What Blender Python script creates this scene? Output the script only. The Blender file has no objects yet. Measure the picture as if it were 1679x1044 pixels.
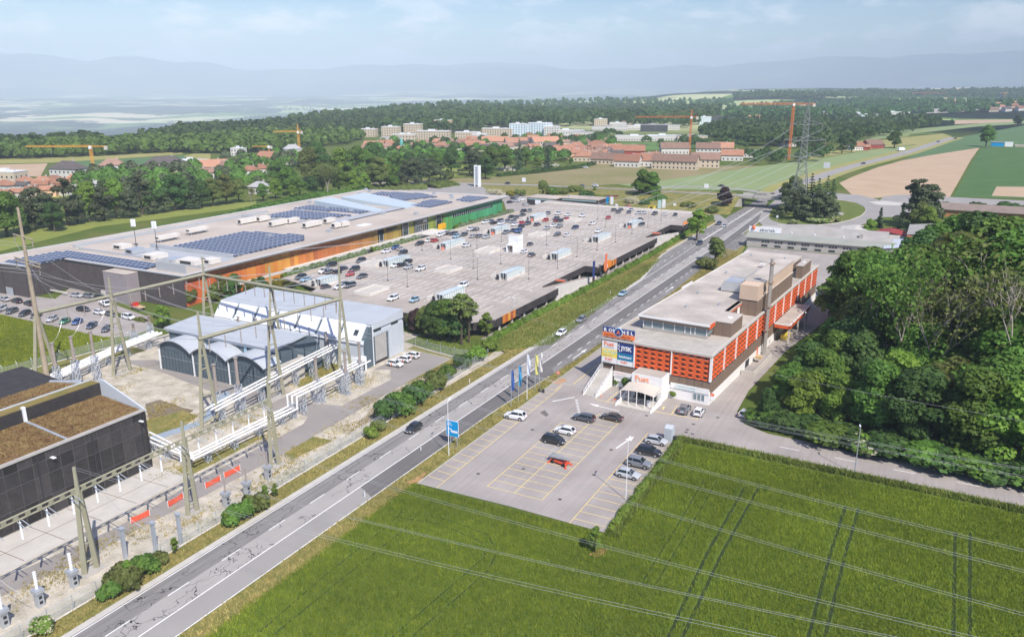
import bpy, bmesh, math, random
import numpy as np
from mathutils import Vector, Matrix
rnd = random.Random(7)
R = math.radians
scene = bpy.context.scene
col = scene.collection
# ---------------------------------------------------------------- camera
F_PX, CXP, CYP, HZP, CAM_H = 1306.0, 839.5, 522.0, 145.0, 63.0
TH = math.atan((CYP - HZP) / F_PX)
YAW = R(27.8)
cd = bpy.data.cameras.new('camera'); cam = bpy.data.objects.new('camera', cd); col.objects.link(cam)
cam.location = (0, 0, CAM_H); cam.rotation_euler = (R(90) - TH, 0, YAW)
cd.sensor_width = 36.0; cd.lens = F_PX / 1679.0 * 36.0; cd.clip_start = 0.5; cd.clip_end = 150000
scene.camera = cam
# ---------------------------------------------------------------- sky and sun
SUN_EL, SUN_AZ = 47.0, 127.0
world = bpy.data.worlds.new('World'); scene.world = world; world.use_nodes = True
wn, wl = world.node_tree.nodes, world.node_tree.links
wn.clear()
w_out = wn.new('ShaderNodeOutputWorld'); w_bg = wn.new('ShaderNodeBackground')
sky = wn.new('ShaderNodeTexSky'); sky.sky_type = 'NISHITA'; sky.sun_disc = False
sky.sun_elevation = R(SUN_EL); sky.sun_rotation = R(SUN_AZ); sky.altitude = 600; sky.air_density = 1.15; sky.dust_density = .7; sky.ozone_density = 2.2
w_bg.inputs['Strength'].default_value = 0.09
# clouds: low soft banks over the whole sky, laid out by direction
w_tc = wn.new('ShaderNodeTexCoord'); w_map = wn.new('ShaderNodeMapping'); w_map.inputs['Scale'].default_value = (1.0, 1.0, 3.0)
wl.new(w_tc.outputs['Generated'], w_map.inputs['Vector'])
w_n = wn.new('ShaderNodeTexNoise'); w_n.inputs['Scale'].default_value = 9.5; w_n.inputs['Detail'].default_value = 8; w_n.inputs['Roughness'].default_value = 0.6
wl.new(w_map.outputs['Vector'], w_n.inputs['Vector'])
w_sep = wn.new('ShaderNodeSeparateXYZ'); wl.new(w_tc.outputs['Generated'], w_sep.inputs[0])
w_band = wn.new('ShaderNodeValToRGB')
for e, (p, v) in zip([w_band.color_ramp.elements[0], w_band.color_ramp.elements[1]] + [w_band.color_ramp.elements.new(0.5) for _ in range(3)],
                     [(0.0, .9), (1.0, .3), (0.045, 1.0), (0.075, .8), (0.105, .35)]):
    e.position = p; e.color = (v, v, v, 1)
wl.new(w_sep.outputs['Z'], w_band.inputs['Fac'])
w_ramp = wn.new('ShaderNodeValToRGB'); w_ramp.color_ramp.elements[0].position = 0.49; w_ramp.color_ramp.elements[1].position = 0.63
wl.new(w_n.outputs['Fac'], w_ramp.inputs['Fac'])
w_mul = wn.new('ShaderNodeMath'); w_mul.operation = 'MULTIPLY'
wl.new(w_ramp.outputs['Color'], w_mul.inputs[0]); wl.new(w_band.outputs['Color'], w_mul.inputs[1])
w_mix = wn.new('ShaderNodeMixRGB'); w_mix.inputs['Color2'].default_value = (10.5, 10.7, 11.0, 1)
w_hs = wn.new('ShaderNodeHueSaturation'); w_hs.inputs['Saturation'].default_value = 1.75; w_hs.inputs['Hue'].default_value = .522; wl.new(sky.outputs[0], w_hs.inputs['Color'])
wl.new(w_mul.outputs[0], w_mix.inputs['Fac']); wl.new(w_hs.outputs[0], w_mix.inputs['Color1'])
wl.new(w_mix.outputs[0], w_bg.inputs['Color']); wl.new(w_bg.outputs[0], w_out.inputs['Surface'])
sd = bpy.data.lights.new('sun', 'SUN'); sd.energy = 4.0; sd.angle = R(0.5); sd.color = (1.0, 0.94, 0.86)
sun = bpy.data.objects.new('sun', sd); col.objects.link(sun); sun.rotation_euler = (R(90 - SUN_EL), 0, R(180 - SUN_AZ)); sun.location = (100, -100, 200)
vs = scene.view_settings; vs.view_transform = 'Standard'; vs.look = 'None'; vs.exposure = 0.66; vs.gamma = 1.0; vs.use_curve_mapping = False
scene.render.resolution_x = 1024; scene.render.resolution_y = 636
try:
    scene.cycles.volume_bounces = 0; scene.cycles.max_bounces = 6; scene.cycles.transparent_max_bounces = 16
except Exception: pass

# ---------------------------------------------------------------- helpers
def at(px, py, z=0.0):
    """world X, Y of the survey point seen at photo pixel (px, py) when it lies at height z"""
    u = (px - CXP) / F_PX; v = (py - CYP) / F_PX; c, s = math.cos(TH), math.sin(TH)
    dy, dz = c - v * s, -s - v * c; t = (z - CAM_H) / dz; x, y = u * t, dy * t
    cy, sy = math.cos(YAW), math.sin(YAW)
    return (x * cy - y * sy, x * sy + y * cy)
def pix(X, Y, Z=0.0):
    cy, sy = math.cos(YAW), math.sin(YAW); x = X * cy + Y * sy; y = -X * sy + Y * cy
    c, s = math.cos(TH), math.sin(TH); dz = Z - CAM_H; d = y * c - dz * s; w = y * s + dz * c
    return (CXP + F_PX * x / d, CYP - F_PX * w / d) if d > 0.1 else (-9999, -9999)
class MB:
    """collects shapes that become ONE mesh object; mi = material index of what is added next"""
    def __init__(s): s.v = []; s.f = []; s.m = []; s.mi = 0
    def face(s, pts):
        n = len(s.v); s.v += [tuple(p) for p in pts]; s.f.append(tuple(range(n, n + len(pts)))); s.m.append(s.mi); return s
    def raw(s, vs, fs):
        n = len(s.v); s.v += [tuple(p) for p in vs]
        for f in fs: s.f.append(tuple(n + i for i in f)); s.m.append(s.mi)
        return s
    def box(s, x0, x1, y0, y1, z0, z1):
        x0, x1 = min(x0, x1), max(x0, x1); y0, y1 = min(y0, y1), max(y0, y1)
        return s.raw([(x0,y0,z0),(x1,y0,z0),(x1,y1,z0),(x0,y1,z0),(x0,y0,z1),(x1,y0,z1),(x1,y1,z1),(x0,y1,z1)],
              [(0,3,2,1),(4,5,6,7),(0,1,5,4),(1,2,6,5),(2,3,7,6),(3,0,4,7)])
    def cbox(s, cx, cy, z0, sx, sy, sz, rot=0.0):
        c, q = math.cos(rot), math.sin(rot); P = []
        for z in (z0, z0 + sz):
            for a, b in ((-1,-1),(1,-1),(1,1),(-1,1)):
                dx, dy = a*sx/2, b*sy/2; P.append((cx + dx*c - dy*q, cy + dx*q + dy*c, z))
        return s.raw(P, [(0,3,2,1),(4,5,6,7),(0,1,5,4),(1,2,6,5),(2,3,7,6),(3,0,4,7)])
    def prism(s, poly, z0, z1):
        n = len(poly); a = sum(poly[i][0]*poly[(i+1)%n][1] - poly[(i+1)%n][0]*poly[i][1] for i in range(n))
        if a < 0: poly = poly[::-1]
        P = [(x, y, z0) for x, y in poly] + [(x, y, z1) for x, y in poly]
        return s.raw(P, [tuple(range(n-1, -1, -1)), tuple(range(n, 2*n))] + [(i, (i+1)%n, n+(i+1)%n, n+i) for i in range(n)])
    def profile(s, pts, axis, a0, a1):
        """extrude a closed (h, z) outline along an axis: 'x' -> h is y, 'y' -> h is x"""
        n = len(pts)
        f = (lambda h, z, a: (a, h, z)) if axis == 'x' else (lambda h, z, a: (h, a, z))
        P = [f(h, z, a0) for h, z in pts] + [f(h, z, a1) for h, z in pts]
        return s.raw(P, [tuple(range(n-1,-1,-1)), tuple(range(n, 2*n))] + [(i, (i+1)%n, n+(i+1)%n, n+i) for i in range(n)])
    def tube(s, p0, p1, r0, r1=None, n=6, cap=True):
        r1 = r0 if r1 is None else r1; p0, p1 = Vector(p0), Vector(p1); d = p1 - p0
        if d.length < 1e-6: return s
        d.normalize(); a = d.orthogonal().normalized(); b = d.cross(a); k = len(s.v)
        for p, r in ((p0, r0), (p1, r1)):
            for i in range(n):
                t = 2*math.pi*(i + .5)/n; s.v.append(tuple(p + a*(r*math.cos(t)) + b*(r*math.sin(t))))
        for i in range(n): s.f.append((k+i, k+(i+1)%n, k+n+(i+1)%n, k+n+i)); s.m.append(s.mi)
        if cap: s.f.append(tuple(k+n-1-i for i in range(n))); s.m.append(s.mi); s.f.append(tuple(k+n+i for i in range(n))); s.m.append(s.mi)
        return s
    def path(s, pts, r, n=6):
        for a, b in zip(pts[:-1], pts[1:]): s.tube(a, b, r, r, n)
        return s
    def bar(s, p0, p1, w, h=None):
        """square bar between two points"""
        return s.tube(p0, p1, w*.7071, w*.7071, 4)
    def lathe(s, c, prof, n=12):
        k = len(s.v); m = len(prof)
        for r, z in prof:
            for i in range(n): t = 2*math.pi*i/n; s.v.append((c[0]+r*math.cos(t), c[1]+r*math.sin(t), c[2]+z))
        for j in range(m-1):
            for i in range(n): s.f.append((k+j*n+i, k+j*n+(i+1)%n, k+(j+1)*n+(i+1)%n, k+(j+1)*n+i)); s.m.append(s.mi)
        s.f.append(tuple(k+n-1-i for i in range(n))); s.m.append(s.mi); s.f.append(tuple(k+(m-1)*n+i for i in range(n))); s.m.append(s.mi)
        return s
    def mesh(s, name, mats, smooth=False, off=(0, 0, 0)):
        me = bpy.data.meshes.new(name)
        v = np.array(s.v, dtype=np.float64).reshape(-1, 3) - np.array(off)
        me.from_pydata(v.tolist(), [], s.f)
        for m in (mats if isinstance(mats, (list, tuple)) else [mats]): me.materials.append(m)
        if len(me.polygons) == len(s.m): me.polygons.foreach_set('material_index', s.m)
        if smooth: me.polygons.foreach_set('use_smooth', [True]*len(me.polygons))
        me.update(); return me
    def build(s, name, mats, parent=None, smooth=False, bevel=0):
        off = (0, 0, 0)
        if parent is not None:
            r = parent
            while r.parent: r = r.parent
            if r.name in WOFF: off = WOFF[r.name]
        o = bpy.data.objects.new(name, s.mesh(name, mats, smooth, off)); col.objects.link(o)
        if parent is not None: o.parent = parent
        if bevel:
            b = o.modifiers.new('bevel', 'BEVEL'); b.width = bevel; b.segments = 1; b.limit_method = 'ANGLE'
        return o
WOFF = {}
def tag(o, label=None, cat=None, group=None, kind=None):
    if label: o['label'] = label
    if cat: o['category'] = cat
    if group: o['group'] = group
    if kind: o['kind'] = kind
    return o
def thing(name, label, cat, loc=(0, 0, 0), rz=0.0, group=None, world=True):
    """Empty at a thing's base; with world=True its parts are given in world coordinates"""
    o = bpy.data.objects.new(name, None); col.objects.link(o); o.location = loc; o.rotation_euler = (0, 0, rz); o.empty_display_size = .3
    if world: WOFF[o.name] = tuple(loc)
    return tag(o, label, cat, group)
def copy_tree(o, parent=None):
    c = o.copy(); col.objects.link(c); c.parent = parent
    if o.name in WOFF: WOFF[c.name] = WOFF[o.name]
    for ch in list(o.children): copy_tree(ch, c)
    return c
def np_mesh(name, V, Fq, mat, smooth=False, fcol=None):
    me = bpy.data.meshes.new(name); V = np.asarray(V, dtype=np.float32); Fq = np.asarray(Fq, dtype=np.int32)
    n, k = Fq.shape
    me.vertices.add(len(V)); me.vertices.foreach_set('co', V.ravel())
    me.loops.add(n*k); me.loops.foreach_set('vertex_index', Fq.ravel())
    me.polygons.add(n); me.polygons.foreach_set('loop_start', np.arange(0, n*k, k, dtype=np.int32))
    if smooth: me.polygons.foreach_set('use_smooth', np.ones(n, dtype=bool))
    for m in (mat if isinstance(mat, (list, tuple)) else [mat]): me.materials.append(m)
    me.update(calc_edges=True); me.validate(); return me
def link_mesh(name, me, parent=None):
    o = bpy.data.objects.new(name, me); col.objects.link(o)
    if parent is not None: o.parent = parent
    return o
_fonts = {}
def lettering(txt, size, mat, parent, pos, facing, depth=0.03, name='lettering', sx=1.0, bold=0.0, align='LEFT'):
    """raised letters; facing 'S' looks to -Y, 'E' looks to +X, 'U' lies flat"""
    cu = bpy.data.curves.new('txt', 'FONT'); cu.body = txt; cu.size = size; cu.extrude = depth; cu.offset = bold; cu.align_x = align; cu.resolution_u = 2
    t = bpy.data.objects.new('txt', cu); col.objects.link(t)
    dg = bpy.context.evaluated_depsgraph_get(); me = bpy.data.meshes.new_from_object(t.evaluated_get(dg))
    bpy.data.objects.remove(t); me.name = name
    me.transform(Matrix.Diagonal((sx, 1, 1, 1)))
    if facing == 'S': M = Matrix.Rotation(R(90), 4, 'X')
    elif facing == 'E': M = Matrix.Rotation(R(90), 4, 'Z') @ Matrix.Rotation(R(90), 4, 'X')
    else: M = Matrix.Identity(4)
    off = Vector((0, 0, 0))
    if parent is not None:
        r = parent
        while r.parent: r = r.parent
        if r.name in WOFF: off = Vector(WOFF[r.name])
    me.transform(Matrix.Translation(Vector(pos) - off) @ M)
    me.materials.clear(); me.materials.append(mat)
    o = bpy.data.objects.new(name, me); col.objects.link(o)
    if parent is not None: o.parent = parent
    return o
# ---------------------------------------------------------------- materials
MATS = {}
def mat(name, rgb, rough=.8, var=.12, scale=.6, fine=6.0, bump=0.0, metal=0.0, rgb2=None, coat=0.0, rand=0.0, alpha=None, spec=.3):
    """procedural paint / stone / metal with two noise layers in world space"""
    if name in MATS: return MATS[name]
    m = bpy.data.materials.new(name); m.use_nodes = True; MATS[name] = m
    nt = m.node_tree; n, l = nt.nodes, nt.links; b = n['Principled BSDF']
    b.inputs['Roughness'].default_value = rough; b.inputs['Metallic'].default_value = metal
    b.inputs['Specular IOR Level'].default_value = spec
    if coat: b.inputs['Coat Weight'].default_value = coat; b.inputs['Coat Roughness'].default_value = .08
    if var <= 0 and not rand:
        b.inputs['Base Color'].default_value = (*rgb, 1)
    else:
        g = n.new('ShaderNodeNewGeometry')
        n1 = n.new('ShaderNodeTexNoise'); n1.inputs['Scale'].default_value = scale; n1.inputs['Detail'].default_value = 5
        n2 = n.new('ShaderNodeTexNoise'); n2.inputs['Scale'].default_value = fine; n2.inputs['Detail'].default_value = 3
        l.new(g.outputs['Position'], n1.inputs['Vector']); l.new(g.outputs['Position'], n2.inputs['Vector'])
        ad = n.new('ShaderNodeMath'); ad.operation = 'MULTIPLY_ADD'; ad.inputs[1].default_value = .45
        l.new(n2.outputs['Fac'], ad.inputs[0]); l.new(n1.outputs['Fac'], ad.inputs[2])
        rp = n.new('ShaderNodeMapRange'); rp.inputs['From Min'].default_value = .45; rp.inputs['From Max'].default_value = 1.0
        l.new(ad.outputs[0], rp.inputs['Value'])
        mx = n.new('ShaderNodeMixRGB')
        c2 = rgb2 if rgb2 else tuple(min(1, c*(1+var)) for c in rgb); c1 = tuple(c*(1-var) for c in rgb) if not rgb2 else rgb
        mx.inputs['Color1'].default_value = (*c1, 1); mx.inputs['Color2'].default_value = (*c2, 1)
        l.new(rp.outputs[0], mx.inputs['Fac']); out = mx.outputs[0]
        if rand:
            oi = n.new('ShaderNodeObjectInfo'); hs = n.new('ShaderNodeHueSaturation')
            r2 = n.new('ShaderNodeMapRange'); r2.inputs['To Min'].default_value = 1-rand; r2.inputs['To Max'].default_value = 1+rand
            l.new(oi.outputs['Random'], r2.inputs['Value']); l.new(r2.outputs[0], hs.inputs['Value']); l.new(out, hs.inputs['Color']); out = hs.outputs[0]
        l.new(out, b.inputs['Base Color'])
        if bump:
            bp = n.new('ShaderNodeBump'); bp.inputs['Strength'].default_value = bump; bp.inputs['Distance'].default_value = .05
            l.new(n2.outputs['Fac'], bp.inputs['Height']); l.new(bp.outputs[0], b.inputs['Normal'])
    return m
def leafmat(name, dark, light, transl=.36, rand=.22, rough=.6):
    if name in MATS: return MATS[name]
    m = bpy.data.materials.new(name); m.use_nodes = True; MATS[name] = m
    nt = m.node_tree; n, l = nt.nodes, nt.links; b = n['Principled BSDF']; b.inputs['Roughness'].default_value = rough; b.inputs['Specular IOR Level'].default_value = .25
    g = n.new('ShaderNodeNewGeometry'); n1 = n.new('ShaderNodeTexNoise'); n1.inputs['Scale'].default_value = .7; n1.inputs['Detail'].default_value = 6; n1.inputs['Roughness'].default_value = .75
    l.new(g.outputs['Position'], n1.inputs['Vector'])
    rp = n.new('ShaderNodeMapRange'); rp.inputs['From Min'].default_value = .33; rp.inputs['From Max'].default_value = .68; l.new(n1.outputs['Fac'], rp.inputs['Value'])
    mx = n.new('ShaderNodeMixRGB'); mx.inputs['Color1'].default_value = (*dark, 1); mx.inputs['Color2'].default_value = (*light, 1); l.new(rp.outputs[0], mx.inputs['Fac'])
    oi = n.new('ShaderNodeObjectInfo'); hs = n.new('ShaderNodeHueSaturation'); r2 = n.new('ShaderNodeMapRange')
    r2.inputs['To Min'].default_value = 1-rand; r2.inputs['To Max'].default_value = 1+rand
    r3 = n.new('ShaderNodeMapRange'); r3.inputs['To Min'].default_value = .485; r3.inputs['To Max'].default_value = .515
    n5 = n.new('ShaderNodeTexNoise'); n5.inputs['Scale'].default_value = .06; n5.inputs['Detail'].default_value = 3; l.new(g.outputs['Position'], n5.inputs['Vector'])
    r5 = n.new('ShaderNodeMapRange'); r5.inputs['From Min'].default_value = .3; r5.inputs['From Max'].default_value = .7; r5.inputs['To Min'].default_value = .78; r5.inputs['To Max'].default_value = 1.22; l.new(n5.outputs['Fac'], r5.inputs['Value'])
    m5 = n.new('ShaderNodeMath'); m5.operation = 'MULTIPLY'; l.new(r2.outputs[0], m5.inputs[0]); l.new(r5.outputs[0], m5.inputs[1])
    l.new(oi.outputs['Random'], r2.inputs['Value']); l.new(m5.outputs[0], hs.inputs['Value'])
    l.new(oi.outputs['Random'], r3.inputs['Value']); l.new(r3.outputs[0], hs.inputs['Hue']); l.new(mx.outputs[0], hs.inputs['Color'])
    l.new(hs.outputs[0], b.inputs['Base Color'])
    if transl:
        t = n.new('ShaderNodeBsdfTranslucent'); ms = n.new('ShaderNodeMixShader'); ms.inputs[0].default_value = transl
        l.new(hs.outputs[0], t.inputs['Color']); l.new(b.outputs[0], ms.inputs[1]); l.new(t.outputs[0], ms.inputs[2]); l.new(ms.outputs[0], n['Material Output'].inputs['Surface'])
    return m
def glassmat(name, rgb=(.03, .045, .05), rough=.06):
    return mat(name, rgb, rough, 0, spec=.6)
ORD = ['first', 'second', 'third', 'fourth', 'fifth', 'sixth', 'seventh', 'eighth', 'ninth', 'tenth', 'eleventh', 'twelfth', 'thirteenth', 'fourteenth', 'fifteenth', 'sixteenth', 'seventeenth', 'eighteenth', 'nineteenth', 'twentieth']
def ordinal(i):
    if i < 20: return ORD[i]
    n = i + 1; t = n // 10; u = n % 10
    tens = ['', '', 'twenty', 'thirty', 'forty', 'fifty', 'sixty', 'seventy', 'eighty', 'ninety']
    if n >= 100: return 'hundred and ' + ordinal(n - 101) if n > 100 else 'hundredth'
    return (tens[t][:-1] + 'ieth') if u == 0 else tens[t] + '-' + ORD[u-1]
# ================================================================ terrain
def sm(a, b, x):
    t = np.clip((x - a) / (b - a), 0, 1); return t*t*(3 - 2*t)
RIDGE_X = np.array([-2500, -900, -300, 0, 70, 150, 230, 300, 350, 400, 460, 540, 620, 700, 780, 830, 900, 960, 1020, 1100, 1180, 1250, 1330, 1420, 1500, 1679, 2300, 4000], float)
RIDGE_Y = np.array([100, 96, 88, 92, 95, 101, 98, 103, 105, 111, 113, 112, 104, 106, 103, 101, 106, 111, 111, 109, 107, 102, 97, 98, 95, 94, 102, 110], float)
def terrain(X, Y):
    X = np.asarray(X, float); Y = np.asarray(Y, float)
    cx = X*math.cos(YAW) + Y*math.sin(YAW); cy = -X*math.sin(YAW) + Y*math.cos(YAW)
    r = np.hypot(cx, cy) + 1e-6; az = np.degrees(np.arctan2(cx, cy))
    r0 = np.interp(az, [-60, -28, -18, -10, -4, 2, 10, 18, 60], [1000, 1050, 1250, 1750, 2500, 3200, 3800, 7500, 8000])
    dep = np.interp(az, [-60, -10, 4, 14, 60], [230, 215, 150, 90, 80])
    z = -dep*sm(0, 1, (r - r0)/(r0*1.1 + 1800))
    z = z + 46*sm(2200, 6200, r)*(1 - sm(7500, 10500, r))*np.interp(az, [5, 11, 17, 50], [0, .75, 1.0, 1.1])
    z = z + 125*sm(5000, 17000, r)*np.interp(az, [-60, -4, 8], [1, 1, .6])
    z = z + (9*np.sin(X/310.+1.)*np.cos(Y/430.) + 6*np.sin(X/170. + Y/210.))*sm(1300, 2600, r)
    xpx = CXP + np.tan(np.radians(np.clip(az, -75, 75)))*F_PX/math.cos(TH)
    top = 63 + (145 - np.interp(xpx, RIDGE_X, RIDGE_Y + 5))*26500/1359.
    wob = 1 + .10*np.sin(X/900.)*np.sin(Y/1300.) + .07*np.sin(X/370. + Y/520.)
    m1 = sm(17500, 25500, r)*wob; m1 = np.where(r > 26500, 1.0 - .35*sm(26500, 34000, r), np.minimum(m1, 1.0 + .02*np.sin(X/600.)))
    z = np.where(r > 16000, z + (top - z)*np.clip(m1, 0, 1.03), z)
    return z
def hit(px, py, lift=0.0):
    """where the view ray of a photo pixel meets the terrain"""
    u = (px - CXP)/F_PX; v = (py - CYP)/F_PX; c, s = math.cos(TH), math.sin(TH)
    d = np.array([u, c - v*s, -s - v*c]); cy, sy = math.cos(YAW), math.sin(YAW)
    D = np.array([d[0]*cy - d[1]*sy, d[0]*sy + d[1]*cy, d[2]])
    t = np.geomspace(60, 30000, 1500); z = CAM_H + D[2]*t; g = terrain(D[0]*t, D[1]*t) + lift
    k = np.argmax(z < g)
    if not (z < g).any(): k = len(t) - 1
    return (float(D[0]*t[k]), float(D[1]*t[k]), float(g[k]))
rr = np.concatenate([[0.0], np.geomspace(25, 40000, 230)]); na = 480
aa = np.linspace(0, 2*math.pi, na, endpoint=False)
RRg, AAg = np.meshgrid(rr, aa, indexing='ij'); GX, GY = RRg*np.sin(AAg), RRg*np.cos(AAg)
GZ = terrain(GX, GY) - .06
V = np.stack([GX, GY, GZ], -1).reshape(-1, 3)
i, j = np.meshgrid(np.arange(len(rr)-1), np.arange(na), indexing='ij'); j2 = (j+1) % na
Fq = np.stack([i*na+j, i*na+j2, (i+1)*na+j2, (i+1)*na+j], -1).reshape(-1, 4)[:, ::-1]
def ground_material():
    m = bpy.data.materials.new('ground'); m.use_nodes = True; nt = m.node_tree; n, l = nt.nodes, nt.links; b = n['Principled BSDF']; b.inputs['Roughness'].default_value = .95; b.inputs['Specular IOR Level'].default_value = .1
    g = n.new('ShaderNodeNewGeometry')
    def noise(sc, det=5, rough=.55):
        t = n.new('ShaderNodeTexNoise'); t.inputs['Scale'].default_value = sc; t.inputs['Detail'].default_value = det; t.inputs['Roughness'].default_value = rough; l.new(g.outputs['Position'], t.inputs['Vector']); return t.outputs['Fac']
    def ramp(fac, stops):
        t = n.new('ShaderNodeValToRGB'); e = t.color_ramp.elements
        while len(e) < len(stops): e.new(.5)
        for k, (p, c) in zip(e, stops): k.position = p; k.color = (*c, 1)
        l.new(fac, t.inputs['Fac']); return t
    def mix(f, a, c):
        t = n.new('ShaderNodeMixRGB')
        for k, q in ((0, f), (1, a), (2, c)):
            if hasattr(q, 'links') or hasattr(q, 'is_linked'): l.new(q, t.inputs[k])
            else: t.inputs[k].default_value = q if k == 0 else (*q, 1)
        return t.outputs[0]
    near = mix(noise(.9, 6, .7), ramp(noise(.045, 4), [(.35, (.085, .125, .022)), (.52, (.13, .16, .035)), (.66, (.20, .175, .06))]).outputs[0], (.07, .11, .02))
    vo = n.new('ShaderNodeTexVoronoi'); vo.inputs['Scale'].default_value = 1/620.; vo.distance = 'CHEBYCHEV'; l.new(g.outputs['Position'], vo.inputs['Vector'])
    sp = n.new('ShaderNodeSeparateColor'); l.new(vo.outputs['Color'], sp.inputs[0])
    farm = ramp(sp.outputs[0], [(0.0, (.06, .10, .03)), (.2, (.14, .22, .06)), (.4, (.40, .46, .20)), (.58, (.60, .52, .34)), (.72, (.13, .22, .05)), (.85, (.50, .52, .27))]); farm.color_ramp.interpolation = 'CONSTANT'
    wood = ramp(noise(1/1900., 7, .66), [(.475, (0, 0, 0)), (.49, (1, 1, 1))])
    far = mix(wood.outputs[0], farm.outputs[0], mix(noise(.02, 4), (.004, .010, .004), (.012, .022, .009)))
    ln = n.new('ShaderNodeVectorMath'); ln.operation = 'LENGTH'; l.new(g.outputs['Position'], ln.inputs[0])
    mr = n.new('ShaderNodeMapRange'); mr.inputs['From Min'].default_value = 1150; mr.inputs['From Max'].default_value = 1500; l.new(ln.outputs['Value'], mr.inputs['Value'])
    c1 = mix(mr.outputs[0], near, far)
    mm = n.new('ShaderNodeMapRange'); mm.inputs['From Min'].default_value = 17500; mm.inputs['From Max'].default_value = 19500; l.new(ln.outputs['Value'], mm.inputs['Value'])
    mount = mix(ramp(noise(1/2600., 6, .6), [(.5, (0, 0, 0)), (.62, (1, 1, 1))]).outputs[0], (.02, .035, .02), (.13, .17, .07))
    l.new(mix(mm.outputs[0], c1, mount), b.inputs['Base Color'])
    return m
ground = link_mesh('ground', np_mesh('ground', V, Fq, ground_material(), smooth=True)); tag(ground, kind='structure')

# ================================================================ surface materials
def asphalt(name, base, crack=0.0, tone=.12, streak=0.0):
    if name in MATS: return MATS[name]
    m = mat(name, base, .92, tone, .12, 9.0, bump=.25, spec=.2); nt = m.node_tree; n, l = nt.nodes, nt.links; b = n['Principled BSDF']
    g = [k for k in n if k.type == 'NEW_GEOMETRY'][0]; cur = b.inputs['Base Color'].links[0].from_socket
    if streak:     # tyre-polished bands that run along the road (Y)
        mp = n.new('ShaderNodeMapping'); mp.inputs['Scale'].default_value = (1.6, .02, 1); l.new(g.outputs['Position'], mp.inputs['Vector'])
        t = n.new('ShaderNodeTexNoise'); t.inputs['Scale'].default_value = 1.0; t.inputs['Detail'].default_value = 3; l.new(mp.outputs[0], t.inputs['Vector'])
        rp = n.new('ShaderNodeMapRange'); rp.inputs['From Min'].default_value = .3; rp.inputs['From Max'].default_value = .7; rp.inputs['To Min'].default_value = 1 - streak; rp.inputs['To Max'].default_value = 1 + streak; l.new(t.outputs['Fac'], rp.inputs['Value'])
        mu = n.new('ShaderNodeMixRGB'); mu.blend_type = 'MULTIPLY'; mu.inputs[0].default_value = 1; l.new(cur, mu.inputs[1]); l.new(rp.outputs[0], mu.inputs[2]); cur = mu.outputs[0]
    if crack:      # sealed cracks: thin wandering dark lines, in patches
        nz = n.new('ShaderNodeTexNoise'); nz.inputs['Scale'].default_value = .8; nz.inputs['Detail'].default_value = 4; l.new(g.outputs['Position'], nz.inputs['Vector'])
        ma = n.new('ShaderNodeVectorMath'); ma.operation = 'MULTIPLY_ADD'; ma.inputs[1].default_value = (2.2, 2.2, 2.2); l.new(nz.outputs['Color'], ma.inputs[0]); l.new(g.outputs['Position'], ma.inputs[2])
        mp = n.new('ShaderNodeMapping'); mp.inputs['Scale'].default_value = (1, .38, 1); l.new(ma.outputs[0], mp.inputs['Vector'])
        v = n.new('ShaderNodeTexVoronoi'); v.feature = 'DISTANCE_TO_EDGE'; v.inputs['Scale'].default_value = .42; l.new(mp.outputs[0], v.inputs['Vector'])
        cm = n.new('ShaderNodeMath'); cm.operation = 'LESS_THAN'; cm.inputs[1].default_value = .011; l.new(v.outputs['Distance'], cm.inputs[0])
        n3 = n.new('ShaderNodeTexNoise'); n3.inputs['Scale'].default_value = .11; l.new(g.outputs['Position'], n3.inputs['Vector'])
        gt = n.new('ShaderNodeMath'); gt.operation = 'GREATER_THAN'; gt.inputs[1].default_value = .62 - crack*.2; l.new(n3.outputs['Fac'], gt.inputs[0])
        mu = n.new('ShaderNodeMath'); mu.operation = 'MULTIPLY'; l.new(cm.outputs[0], mu.inputs[0]); l.new(gt.outputs[0], mu.inputs[1])
        mx = n.new('ShaderNodeMixRGB'); mx.inputs[2].default_value = (.03, .03, .032, 1); l.new(mu.outputs[0], mx.inputs[0]); l.new(cur, mx.inputs[1]); cur = mx.outputs[0]
    l.new(cur, b.inputs['Base Color']); return m
A_LANE = asphalt('asphalt_lane', (.228, .217, .206), .8, .14, .16)
A_PALE = asphalt('asphalt_pale', (.36, .34, .315), .75, .10, .05)
A_DARK = asphalt('asphalt_dark', (.158, .150, .143), .0, .12, .12)
A_LOT = asphalt('asphalt_lot', (.345, .31, .285), .0, .18, .06)
A_PATH = asphalt('asphalt_path', (.29, .265, .245), 0, .12)
A_FAR = asphalt('asphalt_far', (.315, .298, .278), 0, .1)
DECKM = asphalt('deck_concrete', (.40, .355, .31), .0, .20, .09)
WHITE_LINE = mat('white_road_paint', (.80, .79, .76), .8, .10, 1.5, 8)
YELLOW_LINE = mat('yellow_road_paint', (.78, .60, .20), .8, .15, 1.5, 8)
CONC = mat('concrete', (.42, .40, .37), .9, .14, .5, 5, bump=.2)
CONC_PALE = mat('concrete_pale', (.52, .49, .44), .9, .10, .4, 4, bump=.15)
GRAVEL = mat('gravel', (.30, .265, .20), .95, .2, .35, 2.6, bump=.9, rgb2=(.64, .58, .48))
VERGE = mat('verge_grass', (.11, .14, .03), .95, .2, .35, 2.4, bump=.8, rgb2=(.30, .24, .08))
GRASS = mat('grass', (.07, .115, .018), .95, .2, .25, 2.0, bump=.8, rgb2=(.17, .19, .04))
CROP = mat('crop_ground', (.075, .125, .015), .95, .2, .3, 3.0, bump=.5, rgb2=(.13, .18, .025))
SOIL = mat('ploughed_soil', (.42, .30, .19), .95, .12, .05, 1.2, bump=.3, rgb2=(.50, .37, .25))
PALE_CROP = mat('pale_crop', (.20, .27, .11), .95, .1, .02, .5, rgb2=(.25, .30, .13))
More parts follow.
